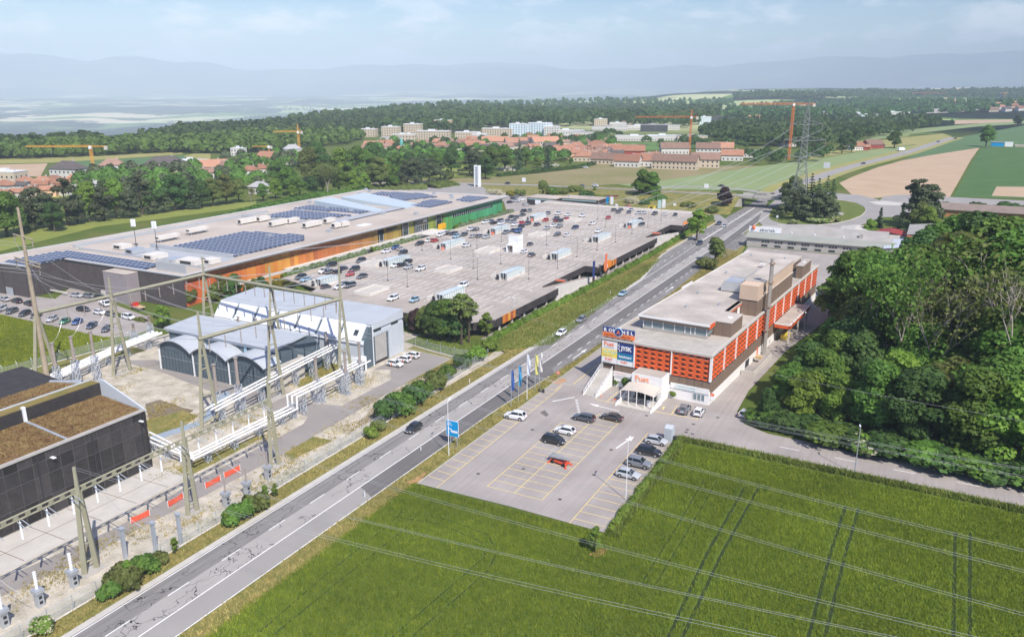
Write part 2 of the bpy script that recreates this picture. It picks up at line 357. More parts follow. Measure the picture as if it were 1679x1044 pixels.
TEAL_CROP = mat('teal_crop', (.075, .15, .055), .95, .1, .03, .5, rgb2=(.11, .18, .07))
YEL_CROP = mat('yellow_meadow', (.27, .27, .07), .95, .1, .02, .6, rgb2=(.34, .30, .12))
MEADOW = mat('meadow', (.17, .18, .05), .95, .1, .022, .35, rgb2=(.30, .235, .13))
def sheet(name, pts, m, z=0.0, parent=None, kind='structure', uneven=False):
    b = MB(); b.face([(x, y, z) for x, y in pts]); me = b
    o = b.build(name, m, parent)
    if o.data.polygons[0].normal.z < 0: o.data.flip_normals()
    if parent is None: tag(o, kind=kind)
    return o
def psheet(name, pxs, m, z=0.0): return sheet(name, [at(a, b_, z) for a, b_ in pxs], m, z)
UNIT = {}
def strip(parent, name, m, x0, y0, x1, y1, w, z):
    """a flat painted strip from one point to another; all share one unit mesh per paint"""
    if m.name not in UNIT:
        b = MB(); b.face([(-.5, -.5, 0), (.5, -.5, 0), (.5, .5, 0), (-.5, .5, 0)]); UNIT[m.name] = b.mesh('painted_strip', m)
    o = bpy.data.objects.new(name, UNIT[m.name]); col.objects.link(o); o.parent = parent
    L = math.hypot(x1-x0, y1-y0); o.location = ((x0+x1)/2, (y0+y1)/2, z); o.rotation_euler = (0, 0, math.atan2(y1-y0, x1-x0)); o.scale = (L, w, 1)
    return o
# ---------------------------------------------------------------- near setting
sheet('verge', [(-89.2, -60), (-85.5, -60), (-85.5, 256), (-91.5, 300), (-92, 390), (-95.5, 390), (-97, 296), (-97.5, 170), (-89.2, 165)], VERGE, 0.0)
sheet('verge', [(-73.4, -60), (-69.9, -60), (-69.9, 98), (-69.5, 98), (-69.5, 188), (-64.6, 210), (-61.5, 250), (-60, 285), (-66, 330), (-69, 350), (-72.3, 356), (-72.0, 330), (-70.6, 260), (-70.6, 240), (-71.3, 175), (-72.6, 150), (-73.4, 128)], VERGE, 0.0)
sheet('crop_field', [(-70.4, -60), (260, -60), (260, 132.5), (-35.6, 134.0), (-35.6, 97.0), (-70.4, 96.2)], CROP, -.02)
sheet('crop_field', [at(-420, 640), at(0, 625), at(205, 562), at(208, 552), at(170, 552), at(0, 515), at(-500, 400)], CROP, 0.0)
lot = sheet('car_park', [(-69.5, 98.4), (-53, 98.9), (-36.4, 98.6), (-36.7, 136.9), (-36.6, 137.2), (190, 134.0), (190, 143.6), (-4, 145.0), (-22, 146.0), (-27, 148.5), (-29.6, 154), (-30, 167), (-27.5, 200), (-21, 240), (-13, 256), (-6, 333), (-34, 333), (-65, 333), (-61.5, 280), (-64.7, 212), (-69.2, 190)], A_LOT, .02)
gravel = sheet('gravel_yard', [(-89.2, 20), (-89.2, 168), (-128, 168), (-158, 160), (-175, 158), (-178, 112), (-171, 84), (-171, 20)], GRAVEL, .0)
grass_patch = []
for k, pts in enumerate([[(478,600),(520,575),(560,590),(555,612),(490,635)], [(590,690),(640,640),(735,600),(800,585),(830,560),(690,560),(668,572),(740,588),(640,640),(560,720)],
                         [(240,690),(300,672),(325,682),(300,700),(245,715)], [(290,770),(330,752),(420,715),(440,712),(350,760),(310,780)], [(460,740),(500,712),(545,722),(480,752)], [(0,612),(210,566),(240,575),(120,600),(0,640)]]):
    psheet('grass_patch', pts, VERGE, .008)
psheet('grass_bank', [(662, 560), (745, 585), (905, 565), (1060, 448), (1095, 418), (1080, 418), (940, 492), (805, 560), (700, 545)], GRASS, .012)
path = psheet('service_path', [(-60, 975), (0, 950), (183, 868), (240, 838), (300, 800), (450, 720), (497, 695), (505, 683), (488, 678), (440, 672), (380, 655), (258, 607), (215, 597), (205, 590), (255, 590), (480, 645), (505, 660), (560, 665), (610, 632), (628, 620), (640, 612), (640, 606), (612, 606), (655, 585), (692, 578), (737, 588), (640, 642), (540, 700), (450, 752), (330, 815), (250, 855), (130, 920), (-60, 1005)], A_PATH, .012)
psheet('gravel_island', [(505, 655), (560, 665), (618, 634), (641, 622), (640, 613), (618, 612), (560, 632), (520, 645)], GRAVEL, .02)
apron = sheet('concrete_apron', [(-113.6, 30), (-105.0, 30), (-104.6, 66), (-105.2, 82), (-113.6, 82)], CONC_PALE, .022)
for yy in range(36, 82, 6): strip(apron, 'joint', mat('joint_rust', (.16, .10, .06), .9, .1), -113.4, yy, -105.2, yy + .2, .10, .028)
strip(apron, 'joint', MATS['joint_rust'], -109.4, 30, -109.4, 81.5, .10, .028)
pond = psheet('pond', [(238, 662), (262, 655), (300, 668), (318, 672), (300, 684), (245, 690)], mat('muddy_water', (.20, .14, .05), .12, .15, .3, 2, spec=.5), .006)
psheet('cable_cover', [(245, 716), (330, 688), (350, 655), (372, 640), (378, 645), (358, 668), (338, 694), (255, 722)], mat('blue_grey_plate', (.30, .36, .42), .7, .08), .018)
# ---------------------------------------------------------------- main road
road = sheet('main_road', [(-84.55, -60), (-80.97, -60), (-80.97, 452), (-83.5, 470), (-88, 520), (-91, 520), (-91.5, 470), (-91.4, 450), (-91.6, 390), (-91.2, 300), (-84.55, 257)], A_LANE, .02); road['label'] = 'left lane of the main road, cracked grey asphalt'
sheet('main_road', [(-80.97, -60), (-77.25, -60), (-77.25, 330), (-80.0, 452), (-80.97, 452)], A_PALE, .02)
sheet('main_road', [(-77.25, -60), (-73.3, -60), (-73.3, 91), (-77.25, 93)], A_FAR, .02)
sheet('main_road', [(-77.25, 93), (-73.3, 91), (-73.3, 130), (-72.4, 150), (-71.9, 157), (-73.7, 160), (-73.7, 330), (-74.3, 420), (-74.5, 520), (-83, 520), (-80.0, 452), (-77.25, 330)], A_DARK, .02)
sheet('main_road', [(-73.7, 160), (-71.9, 157), (-71.0, 175), (-70.4, 240), (-70.5, 262), (-72, 330), (-74.0, 366), (-74.1, 372), (-73.7, 330)], A_LANE, .02)
sheet('road_shoulder', [(-85.6, -60), (-84.55, -60), (-84.55, 257), (-91.2, 300), (-91.6, 390), (-92.3, 390), (-92.0, 298), (-85.6, 257)], CONC_PALE, .018)
mk = .028
for a, b_ in [(-60, 256)]: strip(road, 'edge_line', WHITE_LINE, -84.3, a, -84.3, b_, .16, mk)
strip(road, 'edge_line', WHITE_LINE, -77.3, -60, -77.3, 330, .18, mk); strip(road, 'edge_line', WHITE_LINE, -77.3, 330, -79.6, 440, .18, mk)
strip(road, 'edge_line', WHITE_LINE, -73.4, -60, -73.4, 130, .16, mk); strip(road, 'edge_line', WHITE_LINE, -73.4, 130, -72.1, 155, .16, mk)
strip(road, 'edge_line', WHITE_LINE, -84.3, 257, -85.4, 330, .16, mk); strip(road, 'edge_line', WHITE_LINE, -85.4, 330, -85.9, 440, .16, mk)
for yy in np.arange(-50, 330, 9.0): strip(road, 'dash', WHITE_LINE, -80.9, yy, -80.9, yy+3.4, .17, mk)
for yy in np.arange(163, 330, 6.0): strip(road, 'dash', WHITE_LINE, -73.75, yy, -73.75, yy+2.6, .17, mk)
for yy in np.arange(262, 440, 9.0): strip(road, 'dash', WHITE_LINE, -87.2, yy, -87.4, yy+3, .16, mk)
sheet('road_shoulder', [(-86.1, 330), (-85.3, 330), (-85.6, 450), (-86.6, 450)], CONC_PALE, .024)
def arrow(parent, name, m, x, y, ang, L=4.2, w=.32, head=1.1, z=.032, bend=0.0):
    b = MB(); hl = L*.32
    b.face([(-w/2, 0, 0), (w/2, 0, 0), (w/2 + bend*.5, L-hl, 0), (-w/2 + bend*.5, L-hl, 0)]); b.face([(-head/2 + bend*.5, L-hl, 0), (head/2 + bend*.5, L-hl, 0), (bend, L, 0)])
    o = b.build(name, m, parent); o.location = (x, y, z); o.rotation_euler = (0, 0, ang); return o
for yy in (168.5, 243): arrow(road, 'lane_arrow', WHITE_LINE, -72.2, yy, 0, 9.0, .22, .95)
# far carriageway, slip road, roundabout, cross road
def ribbon(name, pts, w, m, zs=None, parent=None):
    b = MB(); n = len(pts); L, Rr = [], []
    for k, p in enumerate(pts):
        a = Vector(pts[max(0, k-1)]); c = Vector(pts[min(n-1, k+1)]); d = (c - a).normalized(); nn = Vector((-d.y, d.x)); ww = w[k] if isinstance(w, (list, tuple)) else w
        z = zs[k] if isinstance(zs, (list, tuple)) else (zs or .02)
        L.append((p[0]+nn.x*ww/2, p[1]+nn.y*ww/2, z)); Rr.append((p[0]-nn.x*ww/2, p[1]-nn.y*ww/2, z))
    for k in range(n-1): b.face([L[k], Rr[k], Rr[k+1], L[k+1]])
    o = b.build(name, m, parent)
    if parent is None: tag(o, kind='structure')
    return o
farpts = [(-82.5, 512), at(1300, 305), at(1330, 295), at(1360, 284), at(1400, 272), at(1440, 262), at(1480, 252), at(1515, 241), at(1545, 231), at(1565, 225.5)]
farroad = ribbon('far_road', farpts, [15, 12, 11, 10.5, 10.5, 10.5, 11, 11, 11, 11], A_FAR, .02)
ribbon('far_verge', [(p[0]-1, p[1]) for p in farpts], [30, 26, 26, 25, 25, 25, 26, 26, 26, 26], YEL_CROP, .012)
isl = [(1259,356),(1266,362),(1280,367),(1299,370),(1320,370.5),(1345,369),(1370,366.5),(1395,361),(1412,354),(1420,346),(1418,340),(1405,333),(1384,329),(1340,325),(1290,330),(1265,342)]
outr = [(1243,363),(1252,370),(1270,375),(1299,379),(1325,380),(1350,378),(1380,375),(1412,369),(1436,360),(1447,348),(1448,338),(1440,327),(1410,320),(1350,315),(1280,321),(1250,345)]
psheet('roundabout', outr, A_FAR, .024); psheet('roundabout_island', isl, GRASS, .05)
ib = MB()
for a, b_ in zip(isl, isl[1:] + isl[:1]): ib.bar((*at(*a), .06), (*at(*b_), .06), .28)
tag(ib.build('roundabout_kerb', CONC_PALE), kind='structure')
psheet('exit_road', [(1440, 330), (1450, 322), (1475, 319), (1679, 329), (1900, 340), (1900, 352), (1500, 338), (1492, 356), (1440, 356)], A_FAR, .028)
psheet('splitter_island', [(1424, 331), (1450, 329.5), (1482, 333), (1474, 337), (1440, 336)], CONC_PALE, .045)
psheet('slip_road', [(1214, 388), (1222, 380), (1246, 370), (1262, 374.5), (1300, 378), (1345, 377), (1330, 383), (1290, 385), (1262, 388), (1240, 393), (1222, 399), (1196, 418), (1185, 424), (1184, 414)], A_LANE, .03)
psheet('grass_wedge', [(1219, 383), (1241, 366), (1262, 374), (1299, 375.5), (1262, 382)], VERGE, .036)
strip(road, 'edge_line', WHITE_LINE, *at(1216, 384), *at(1259, 353), .25, .045)
# ================================================================ fields in the middle distance
psheet('ploughed_field', [(1376, 300), (1400, 289), (1440, 274), (1480, 263), (1540, 252), (1606, 242.5), (1592, 262), (1557, 324), (1500, 326), (1470, 322), (1405, 327)], SOIL, .004)
psheet('green_field', [(1562, 323), (1608, 243), (1720, 240), (1900, 245), (1900, 330), (1679, 326)], mat('field_green', (.05, .12, .03), .95, .1, .05, .6, rgb2=(.09, .16, .045)), .004)
psheet('bare_patch', [(1626, 321), (1634, 306), (1720, 307), (1720, 325)], SOIL, .010)
psheet('green_field', [(1480, 262), (1545, 233), (1568, 226), (1679, 206), (1800, 200), (1800, 238), (1606, 242)], TEAL_CROP, .006)
psheet('pale_field', [(1000, 300), (1060, 310), (1190, 312), (1255, 312), (1325, 291), (1355, 280), (1440, 257), (1520, 236), (1440, 244), (1330, 262), (1250, 272), (1130, 283)], PALE_CROP, .004)
psheet('meadow', [(640, 296), (700, 298), (830, 301), (960, 305), (1060, 300), (1250, 272), (1160, 272), (1040, 273), (985, 266), (950, 272), (900, 282), (830, 289), (760, 292)], MEADOW, .006)
psheet('yellow_field', [(1325, 262), (1440, 243), (1520, 235), (1562, 224), (1545, 219), (1480, 226), (1400, 236), (1340, 247)], YEL_CROP, .005)
psheet('pale_field', [(1400, 234), (1500, 219), (1600, 208), (1679, 203), (1679, 196), (1600, 203), (1480, 213)], PALE_CROP, .006)
psheet('bare_patch', [(1565, 204), (1660, 200), (1660, 196), (1566, 197)], SOIL, .02)
psheet('green_field', [(960, 248), (1160, 244), (1165, 232), (1040, 234), (955, 236)], mat('field_bright', (.11, .20, .05), .95, .1, .04, .5), .006)
psheet('ploughed_field', [(-80, 286), (0, 287), (66, 290), (78, 268), (0, 270), (-80, 272)], SOIL, .006)
psheet('green_field', [(96, 281), (170, 288), (260, 282), (318, 256), (300, 254), (200, 261), (100, 266)], TEAL_CROP, .006)
psheet('yellow_field', [(-80, 270), (80, 267), (200, 260), (300, 253), (298, 249), (160, 256), (-80, 262)], YEL_CROP, .005)
psheet('yellow_field', [(300, 256), (345, 266), (345, 252), (318, 252)], YEL_CROP, .008)
psheet('lawn', [(-60, 425), (0, 412), (160, 372), (330, 350), (420, 338), (420, 330), (330, 338), (160, 352), (-60, 385)], mat('bank_lawn', (.17, .22, .04), .95, .1, .1, 1.5, rgb2=(.26, .27, .06), bump=.5), .01)
psheet('lawn', [(700, 290), (760, 290), (780, 282), (760, 272), (730, 276)], MATS['bank_lawn'], .01)
psheet('lawn', [(68, 330), (112, 322), (122, 296), (90, 300), (60, 312)], MATS['bank_lawn'], .01)
psheet('mall_yard', [(-60, 520), (0, 515), (170, 553), (212, 552), (245, 540), (245, 520), (190, 500), (118, 470), (90, 490), (0, 478), (-60, 470)], A_LOT, .016)
psheet('mall_yard', [(735, 318), (742, 312), (870, 318), (1000, 330), (1150, 338), (1172, 345), (1160, 352), (990, 345), (870, 350), (832, 352), (826, 330)], A_LOT, .02)
psheet('mall_yard', [(650, 312), (735, 297), (790, 306), (800, 312), (780, 320), (700, 318)], A_FAR, .024)
ribbon('mall_drive', [at(1185, 372), at(1183, 362), at(1168, 350), at(1130, 342), at(1060, 336)], [5, 6, 6, 6, 6], A_FAR, .03)
sheet('walkway', [(-100.0, 172), (-96.9, 172), (-96.9, 352), (-96.0, 395), (-99.4, 395)], A_PATH, .022)
# ---------------------------------------------------------------- cross road on its embankment, and the bridge
crs = [(600, 300, 0), (700, 299, 0), (800, 302, 0), (870, 303.5, .8), (960, 307, 2.2), (1060, 312, 4.2), (1130, 315.5, 5.3), (1215, 320, 6.0), (1280, 322, 6.0), (1330, 322, 4.0), (1360, 321, 1.5)]
cpts = [at(a, b_, z) for a, b_, z in crs]; czs = [z + .03 for _, _, z in crs]
cross = ribbon('cross_road', cpts, 8.0, A_FAR, czs)
ribbon('cross_road', [at(1040, 310.5, 3.9), at(1090, 306.5, 4.2), (at(1140, 306, 4.6)), at(1200, 309, 5.4), at(1262, 317, 5.9)], 6.5, A_FAR, [3.9, 4.2, 4.6, 5.4, 5.95])
b = MB()
bot = [(600, 306), (700, 306), (800, 314), (870, 322), (960, 333), (1060, 345), (1130, 352), (1196, 352)]
for k in range(len(bot)-1):
    p0, p1 = at(crs[k][0], crs[k][1] + 1.5, crs[k][2]), at(crs[k+1][0], crs[k+1][1] + 1.5, crs[k+1][2]); q0, q1 = at(*bot[k]), at(*bot[k+1])
    z0, z1 = crs[k][2] + .01, crs[k+1][2] + .01
    m0 = ((p0[0]*.55+q0[0]*.45), (p0[1]*.55+q0[1]*.45)); m1 = ((p1[0]*.55+q1[0]*.45), (p1[1]*.55+q1[1]*.45))
    b.face([(*q0, -.02), (*q1, -.02), (*m1, z1*.62), (*m0, z0*.62)]); b.face([(*m0, z0*.62), (*m1, z1*.62), (*p1, z1), (*p0, z0)])
    f0, f1 = (p0[0]-6, p0[1]+13), (p1[0]-6, p1[1]+13); g0, g1 = (p0[0]-12, p0[1]+28), (p1[0]-12, p1[1]+28)
    b.face([(*p0, z0-.03), (*p1, z1-.03), (*f1, z1-.03), (*f0, z0-.03)]); b.face([(*f0, z0-.03), (*f1, z1-.03), (*g1, -.03), (*g0, -.03)])
tag(b.build('embankment', VERGE), kind='structure')
bx, by = at(1217, 320, 6.0)
br = thing('road_bridge', 'concrete bridge carrying the cross road over the main road', 'bridge', (-82, 455, 0))
yb0, yb1 = by - 4.6, by + 5.0
MB().box(-94.0, -69, yb0, yb1, 5.0, 5.97).build('deck', CONC, br)
for yy, nm in ((yb0, 0), (yb1 - .3, 1)): MB().box(-94.5, -69, yy - .02, yy + .32, 5.98, 6.9).build('parapet', CONC_PALE, br)
MB().box(-94.6, -93.4, yb0 + .2, yb1 - .2, 0, 4.99).build('abutment', CONC_PALE, br); MB().box(-70.5, -69.3, yb0 + .2, yb1 - .2, 0, 4.99).build('abutment', CONC_PALE, br)
w = MB(); w.raw([(-94.6, yb0+.1, 0), (-94.6, yb0+.1, 5.4), (-103.5, yb0-1.5, 1.2), (-103.5, yb0-1.5, 0), (-94.6, yb0+.5, 0), (-94.6, yb0+.5, 5.4), (-103.5, yb0-1.1, 1.2), (-103.5, yb0-1.1, 0)], [(0,1,2,3), (7,6,5,4), (1,5,6,2), (0,4,5,1), (3,2,6,7)]); w.build('wing_wall', CONC_PALE, br)
w = MB(); w.prism([(-69, yb0), (-40, yb0 - 6), (-40, yb0 + 2), (-69, yb1)], -.5, 0); w.v = [(x, y, (6.0 if x < -60 else 0.03) if z > -.1 else 0) for x, y, z in w.v]; tag(w.build('ramp', A_FAR), kind='structure')
# ---------------------------------------------------------------- paint on the car park
ZP = .028
def line(m, x0, y0, x1, y1, w=.11, nm='stall_line'): return strip(lot, nm, m, x0, y0, x1, y1, w, ZP)
line(YELLOW_LINE, -66.0, 98.6, -66.9, 150); 
for k in range(20): yy = 101.2 + k*2.45; line(YELLOW_LINE, -69.3, yy + .25, -66.05 - k*.042, yy)
line(YELLOW_LINE, -58.9, 103, -58.9, 132.5); line(YELLOW_LINE, -53.9, 103, -53.9, 140); line(YELLOW_LINE, -48.9, 103, -48.9, 140); line(YELLOW_LINE, -58.9, 103, -48.9, 103)
for k in range(1, 16):
    yy = 103 + k*2.45
    if k < 13: line(YELLOW_LINE, -58.9, yy, -53.9, yy)
    line(YELLOW_LINE, -53.9, yy, -48.9, yy)
line(YELLOW_LINE, -42.2, 98.6, -42.2, 135.5)
for k in range(15): yy = 100.2 + k*2.45; line(YELLOW_LINE, -42.2, yy, -37.0, yy)
p0, p1 = at(1066, 673), at(1143, 687); line(YELLOW_LINE, *p0, *p1, .18)
for t in (0, .46, .72, 1.0): x, y = p0[0] + (p1[0]-p0[0])*t, p0[1] + (p1[1]-p0[1])*t; line(YELLOW_LINE, x, y, x - .3, y + 5.2, .15)
p0, p1 = at(976, 654), at(1022, 664); line(YELLOW_LINE, *p0, *p1, .16); line(YELLOW_LINE, *at(995, 658), *at(1012, 643), .14); line(YELLOW_LINE, *at(1022, 664), *at(1028, 657), .14)
line(YELLOW_LINE, *at(940, 630), *at(982, 596), .15); line(YELLOW_LINE, *at(910, 640), *at(922, 630), .15); line(YELLOW_LINE, *at(922, 629), *at(936, 632), .15)
line(WHITE_LINE, *at(906, 658), *at(942, 651), .3, 'white_line')
for k in range(9): a = 655 + k*2.6; line(WHITE_LINE, *at(943 + k*.5, a), *at(947.5 + k*.5, a + .4), .28, 'white_line')
arrow(lot, 'painted_arrow', WHITE_LINE, *at(1016, 674), R(88), 7.2, .22, 1.0, bend=.7)
arrow(lot, 'painted_arrow', WHITE_LINE, *at(1010, 735), R(-6), 6.6, .3, 1.3, bend=.5)
arrow(lot, 'painted_arrow', YELLOW_LINE, *at(1087, 671), R(10), 1.6, .3, .7)
MANH = mat('manhole_iron', (.06, .06, .06), .7, .2)
for px_, py_ in [(1060, 681), (1100, 699), (1137, 695), (1127, 704), (1125, 708), (1135, 711), (1177, 684), (784, 776), (873, 704), (858, 768), (1002, 737), (918, 818), (974, 778)]:
    o = strip(lot, 'drain_cover', MANH, *at(px_ - 2.6, py_), *at(px_ + 2.6, py_ + .6), .55, ZP + .002)
for k, x in enumerate(np.arange(-14, 130, 9.5)): line(WHITE_LINE, x - 5, 140.9 - .011*x, x - 1.6, 140.9 - .011*x, .16, 'dash')
OIL = mat('oil_stain', (.15, .135, .125), .9, .2)
for pts in ([(885, 676), (895, 683), (900, 680), (893, 672)],): sheet('stain', [at(*q) for q in pts], OIL, ZP - .003, lot)
psheet('bare_soil', [(664, 790), (680, 784), (700, 772), (690, 788), (672, 793)], mat('red_soil', (.46, .26, .13), .95, .15, .8, 4), .03)
psheet('bare_soil', [(965, 908), (985, 898), (996, 900), (992, 910), (975, 912)], MATS['red_soil'], .03)
psheet('bare_soil', [(902, 625), (925, 620), (930, 624), (915, 630)], MATS['red_soil'], .03)
sheet('kerb', [(-69.75, 98.4), (-69.5, 98.4), (-69.3, 189), (-69.5, 189)], CONC_PALE, .05)
# ================================================================ vegetation
NPR = np.random.default_rng(11)
LEAF = {
 'mid': leafmat('leaf_mid', (0.066, 0.147, 0.026), (0.189, 0.314, 0.051)),
 'dark': leafmat('leaf_dark', (0.041, 0.098, 0.028), (0.116, 0.202, 0.046)),
 'light': leafmat('leaf_light', (0.118, 0.222, 0.028), (0.254, 0.370, 0.058)),
 'olive': leafmat('leaf_olive', (0.114, 0.152, 0.035), (0.225, 0.267, 0.071)),
 'pine': leafmat('needle_pine', (0.041, 0.063, 0.028), (0.118, 0.135, 0.060), .1),
 'spruce': leafmat('needle_spruce', (0.028, 0.063, 0.028), (0.085, 0.135, 0.055), .1),
 'purple': leafmat('leaf_purple2', (0.035, 0.020, 0.022), (0.100, 0.055, 0.058)), 'purple0': leafmat('leaf_purple', (0.025, 0.014, 0.017), (0.070, 0.036, 0.039)),
 'blossom': leafmat('blossom', (0.420, 0.400, 0.240), (0.620, 0.580, 0.400), .2, .08),
 'yellow': leafmat('leaf_yellow', (0.200, 0.190, 0.020), (0.360, 0.320, 0.050)),
 'pink': leafmat('leaf_pink', (0.300, 0.120, 0.100), (0.420, 0.200, 0.160)),
 'grass': leafmat('grass_blade', (0.088, 0.150, 0.019), (0.237, 0.263, 0.056), .15),
 'dry': leafmat('dry_grass', (0.187, 0.165, 0.044), (0.440, 0.341, 0.132), .15),
 'sedum': leafmat('sedum_plants', (0.170, 0.085, 0.045), (0.300, 0.230, 0.090), .1, .0),
 'crop': leafmat('crop_blade', (0.127, 0.182, 0.009), (0.286, 0.330, 0.029), .2, .0),
}
BARK = mat('bark', (.09, .07, .05), .95, .25, 1.5, 8, bump=.5); PALE_BARK = mat('pale_bark', (.34, .30, .25), .9, .2, 1.5, 8, bump=.4)
def quads(P, N, size, rng, asp=1.0):
    """small irregular leaf-clump faces at points P with normals N"""
    n = len(P); N = N/np.linalg.norm(N, axis=1, keepdims=True)
    a = rng.normal(size=(n, 3)); a -= (a*N).sum(1, keepdims=True)*N; a /= np.linalg.norm(a, axis=1, keepdims=True)+1e-9; b = np.cross(N, a)
    s = size*(.65 + .7*rng.random((n, 1))); out = np.empty((n, 4, 3))
    for k, (u, v) in enumerate(((-1, -.6), (.7, -1), (1, .7), (-.6, 1))):
        j = .75 + .5*rng.random((n, 2)); out[:, k] = P + a*s*u*j[:, :1]*.5 + b*s*v*j[:, 1:]*.5*asp
    return out.reshape(-1, 3), np.arange(4*n).reshape(n, 4)
def blob_pts(blobs, n, rng, inner=.72):
    w = np.array([b[3]*b[4] for b in blobs]); idx = rng.choice(len(blobs), n, p=w/w.sum()); B = np.array(blobs)[idx]
    d = rng.normal(size=(n, 3)); d /= np.linalg.norm(d, axis=1, keepdims=True); d[:, 2] = np.where(d[:, 2] < -.45, -d[:, 2], d[:, 2])
    r = inner + (1.06 - inner)*rng.random((n, 1)); P = B[:, :3] + d*B[:, 3:6]*r
    return P, d + rng.normal(size=(n, 3))*.45 + np.array([0, 0, .25])
def limbs(mb, base, tips, r0, rng, sides=6):
    for t in tips:
        b0 = Vector(base) + Vector((0, 0, rng.uniform(-.15, .25)*t[2]*.3)); t = Vector(t); m = b0.lerp(t, .5) + Vector((rng.uniform(-.3, .3), rng.uniform(-.3, .3), .12*t.z*.3))
        mb.tube(b0, m, r0, r0*.6, sides, False); mb.tube(m, t, r0*.6, r0*.2, sides, False)
def deciduous(h, w, nleaf, leaf, seed, size=.44, clear=.16, nb=34, narrow=1.0, bark=None, shape='round', sparse=False):
    rng = np.random.default_rng(seed); blobs = []; r = random.Random(seed)
    for k in range(nb):
        t = rng.random(); zz = clear + (1-clear)*(.12 + .83*t)
        env = {'round': math.sin(math.pi*min(1, .18 + .80*t))**.7, 'ovate': (1-t)**.55*.98 + .12, 'column': .9*(1 - t**3)+.1}[shape]
        a = rng.random()*2*math.pi; d = w/2*env*(rng.random()**.45)*.80; s = w*.5*(.24 + .20*rng.random())
        blobs.append((d*math.cos(a), d*math.sin(a), zz*h, s, s, s*.78))
    P, N = blob_pts(blobs, int(nleaf*1.45), rng); V, Fq = quads(P, N, size, rng)
    crown = np_mesh('crown', V, Fq, LEAF[leaf])
    mb = MB(); mb.tube((0, 0, -.2), (0, 0, h*clear*1.2), w*.035 + .08, w*.026 + .05, 7, False); mb.tube((0, 0, h*clear*1.2), (r.uniform(-.3, .3), r.uniform(-.3, .3), h*.72), w*.026 + .05, .05, 7, False)
    limbs(mb, (0, 0, h*clear*1.1), [bb[:3] for bb in blobs[::2]], w*.014 + .03, r)
    return crown, mb.mesh('trunk', bark or BARK)
def conifer(h, w, leaf, seed, tiers=15, per=11, size=.55, droop=.28, clear=.05):
    rng = np.random.default_rng(seed); Ps, Ns = [], []
    for k in range(tiers):
        t = k/(tiers-1); zz = h*(clear + (1-clear)*t*.97); rad = w/2*(1-t)**.85 + .12
        for j in range(max(5, int(per*(1 - .55*t)))):
            a = rng.random()*6.283 ; L = rad*(.75 + .35*rng.random()); ns = max(4, int(L*7))
            s = rng.random(ns)**.7*L; sp = rng.normal(size=ns)*.16*(L*.6+.3)
            x = s*math.cos(a) - sp*math.sin(a); y = s*math.sin(a) + sp*math.cos(a); z = zz - droop*s + .12*s*s/(L+.1)*.6 + rng.normal(size=ns)*.08
            Ps.append(np.stack([x, y, z], 1)); Ns.append(np.stack([np.cos(a)*.5 + rng.normal(size=ns)*.35, np.sin(a)*.5 + rng.normal(size=ns)*.35, np.full(ns, .8)], 1))
    P, N = np.concatenate(Ps), np.concatenate(Ns); V, Fq = quads(P, N, size, rng, 1.3)
    mb = MB(); mb.tube((0, 0, -.2), (0, 0, h*.97), .05*w*.5+.12, .03, 7, False)
    return np_mesh('crown', V, Fq, LEAF[leaf]), mb.mesh('trunk', BARK)
def pine(h, w, seed, leaf='pine', nleaf=5200, clear=.12):
    rng = np.random.default_rng(seed); blobs = []; r = random.Random(seed)
    for k in range(30):
        t = rng.random(); zz = h*(clear + (1-clear)*t*.95); rad = w/2*(1 - .75*t**1.6)*(.35 + .6*rng.random()); a = rng.random()*6.283; s = w*(.10 + .08*rng.random())
        blobs.append((rad*math.cos(a), rad*math.sin(a), zz, s*1.25, s*1.25, s*.62))
    P, N = blob_pts(blobs, nleaf, rng, .6); V, Fq = quads(P, N, .42, rng)
    mb = MB(); mb.tube((0, 0, -.2), (0, 0, h*.93), .04*w+.1, .05, 7, False); limbs(mb, (0, 0, h*.35), [bb[:3] for bb in blobs[::3]], .09, r)
    return np_mesh('crown', V, Fq, LEAF[leaf]), mb.mesh('trunk', BARK)
def bare(h, w, seed, nleaf=700, leaf='olive'):
    """half-dead tree: pale forked stems, twigs, a thin scatter of leaves"""
    r = random.Random(seed); rng = np.random.default_rng(seed); mb = MB(); tips = []
    def grow(p, d, L, rad, dep):
        q = p + d*L; mb.tube(p, q, rad, rad*.66, 5, False)
        if dep == 0: tips.append(q); return
        for k in range(r.choice((2, 3)) if dep > 1 else 2):
            nd = (d + Vector((r.uniform(-.6, .6), r.uniform(-.6, .6), r.uniform(-.05, .5)))).normalized(); grow(q, nd, L*r.uniform(.62, .85), rad*.62, dep-1)
        tips.append(q)
    for k in range(3):
        grow(Vector((r.uniform(-.4, .4), r.uniform(-.4, .4), -.2)), Vector((r.uniform(-.22, .22)*w/6, r.uniform(-.22, .22)*w/6, 1)).normalized(), h*.36, .22, 4)
    T = np.array([tuple(t) for t in tips]); idx = rng.integers(0, len(T), nleaf); P = T[idx] + rng.normal(size=(nleaf, 3))*np.array([.8, .8, .7]); V, Fq = quads(P, rng.normal(size=(nleaf, 3)) + [0, 0, .5], .40, rng)
    return np_mesh('crown', V, Fq, LEAF[leaf]), mb.mesh('trunk', PALE_BARK)
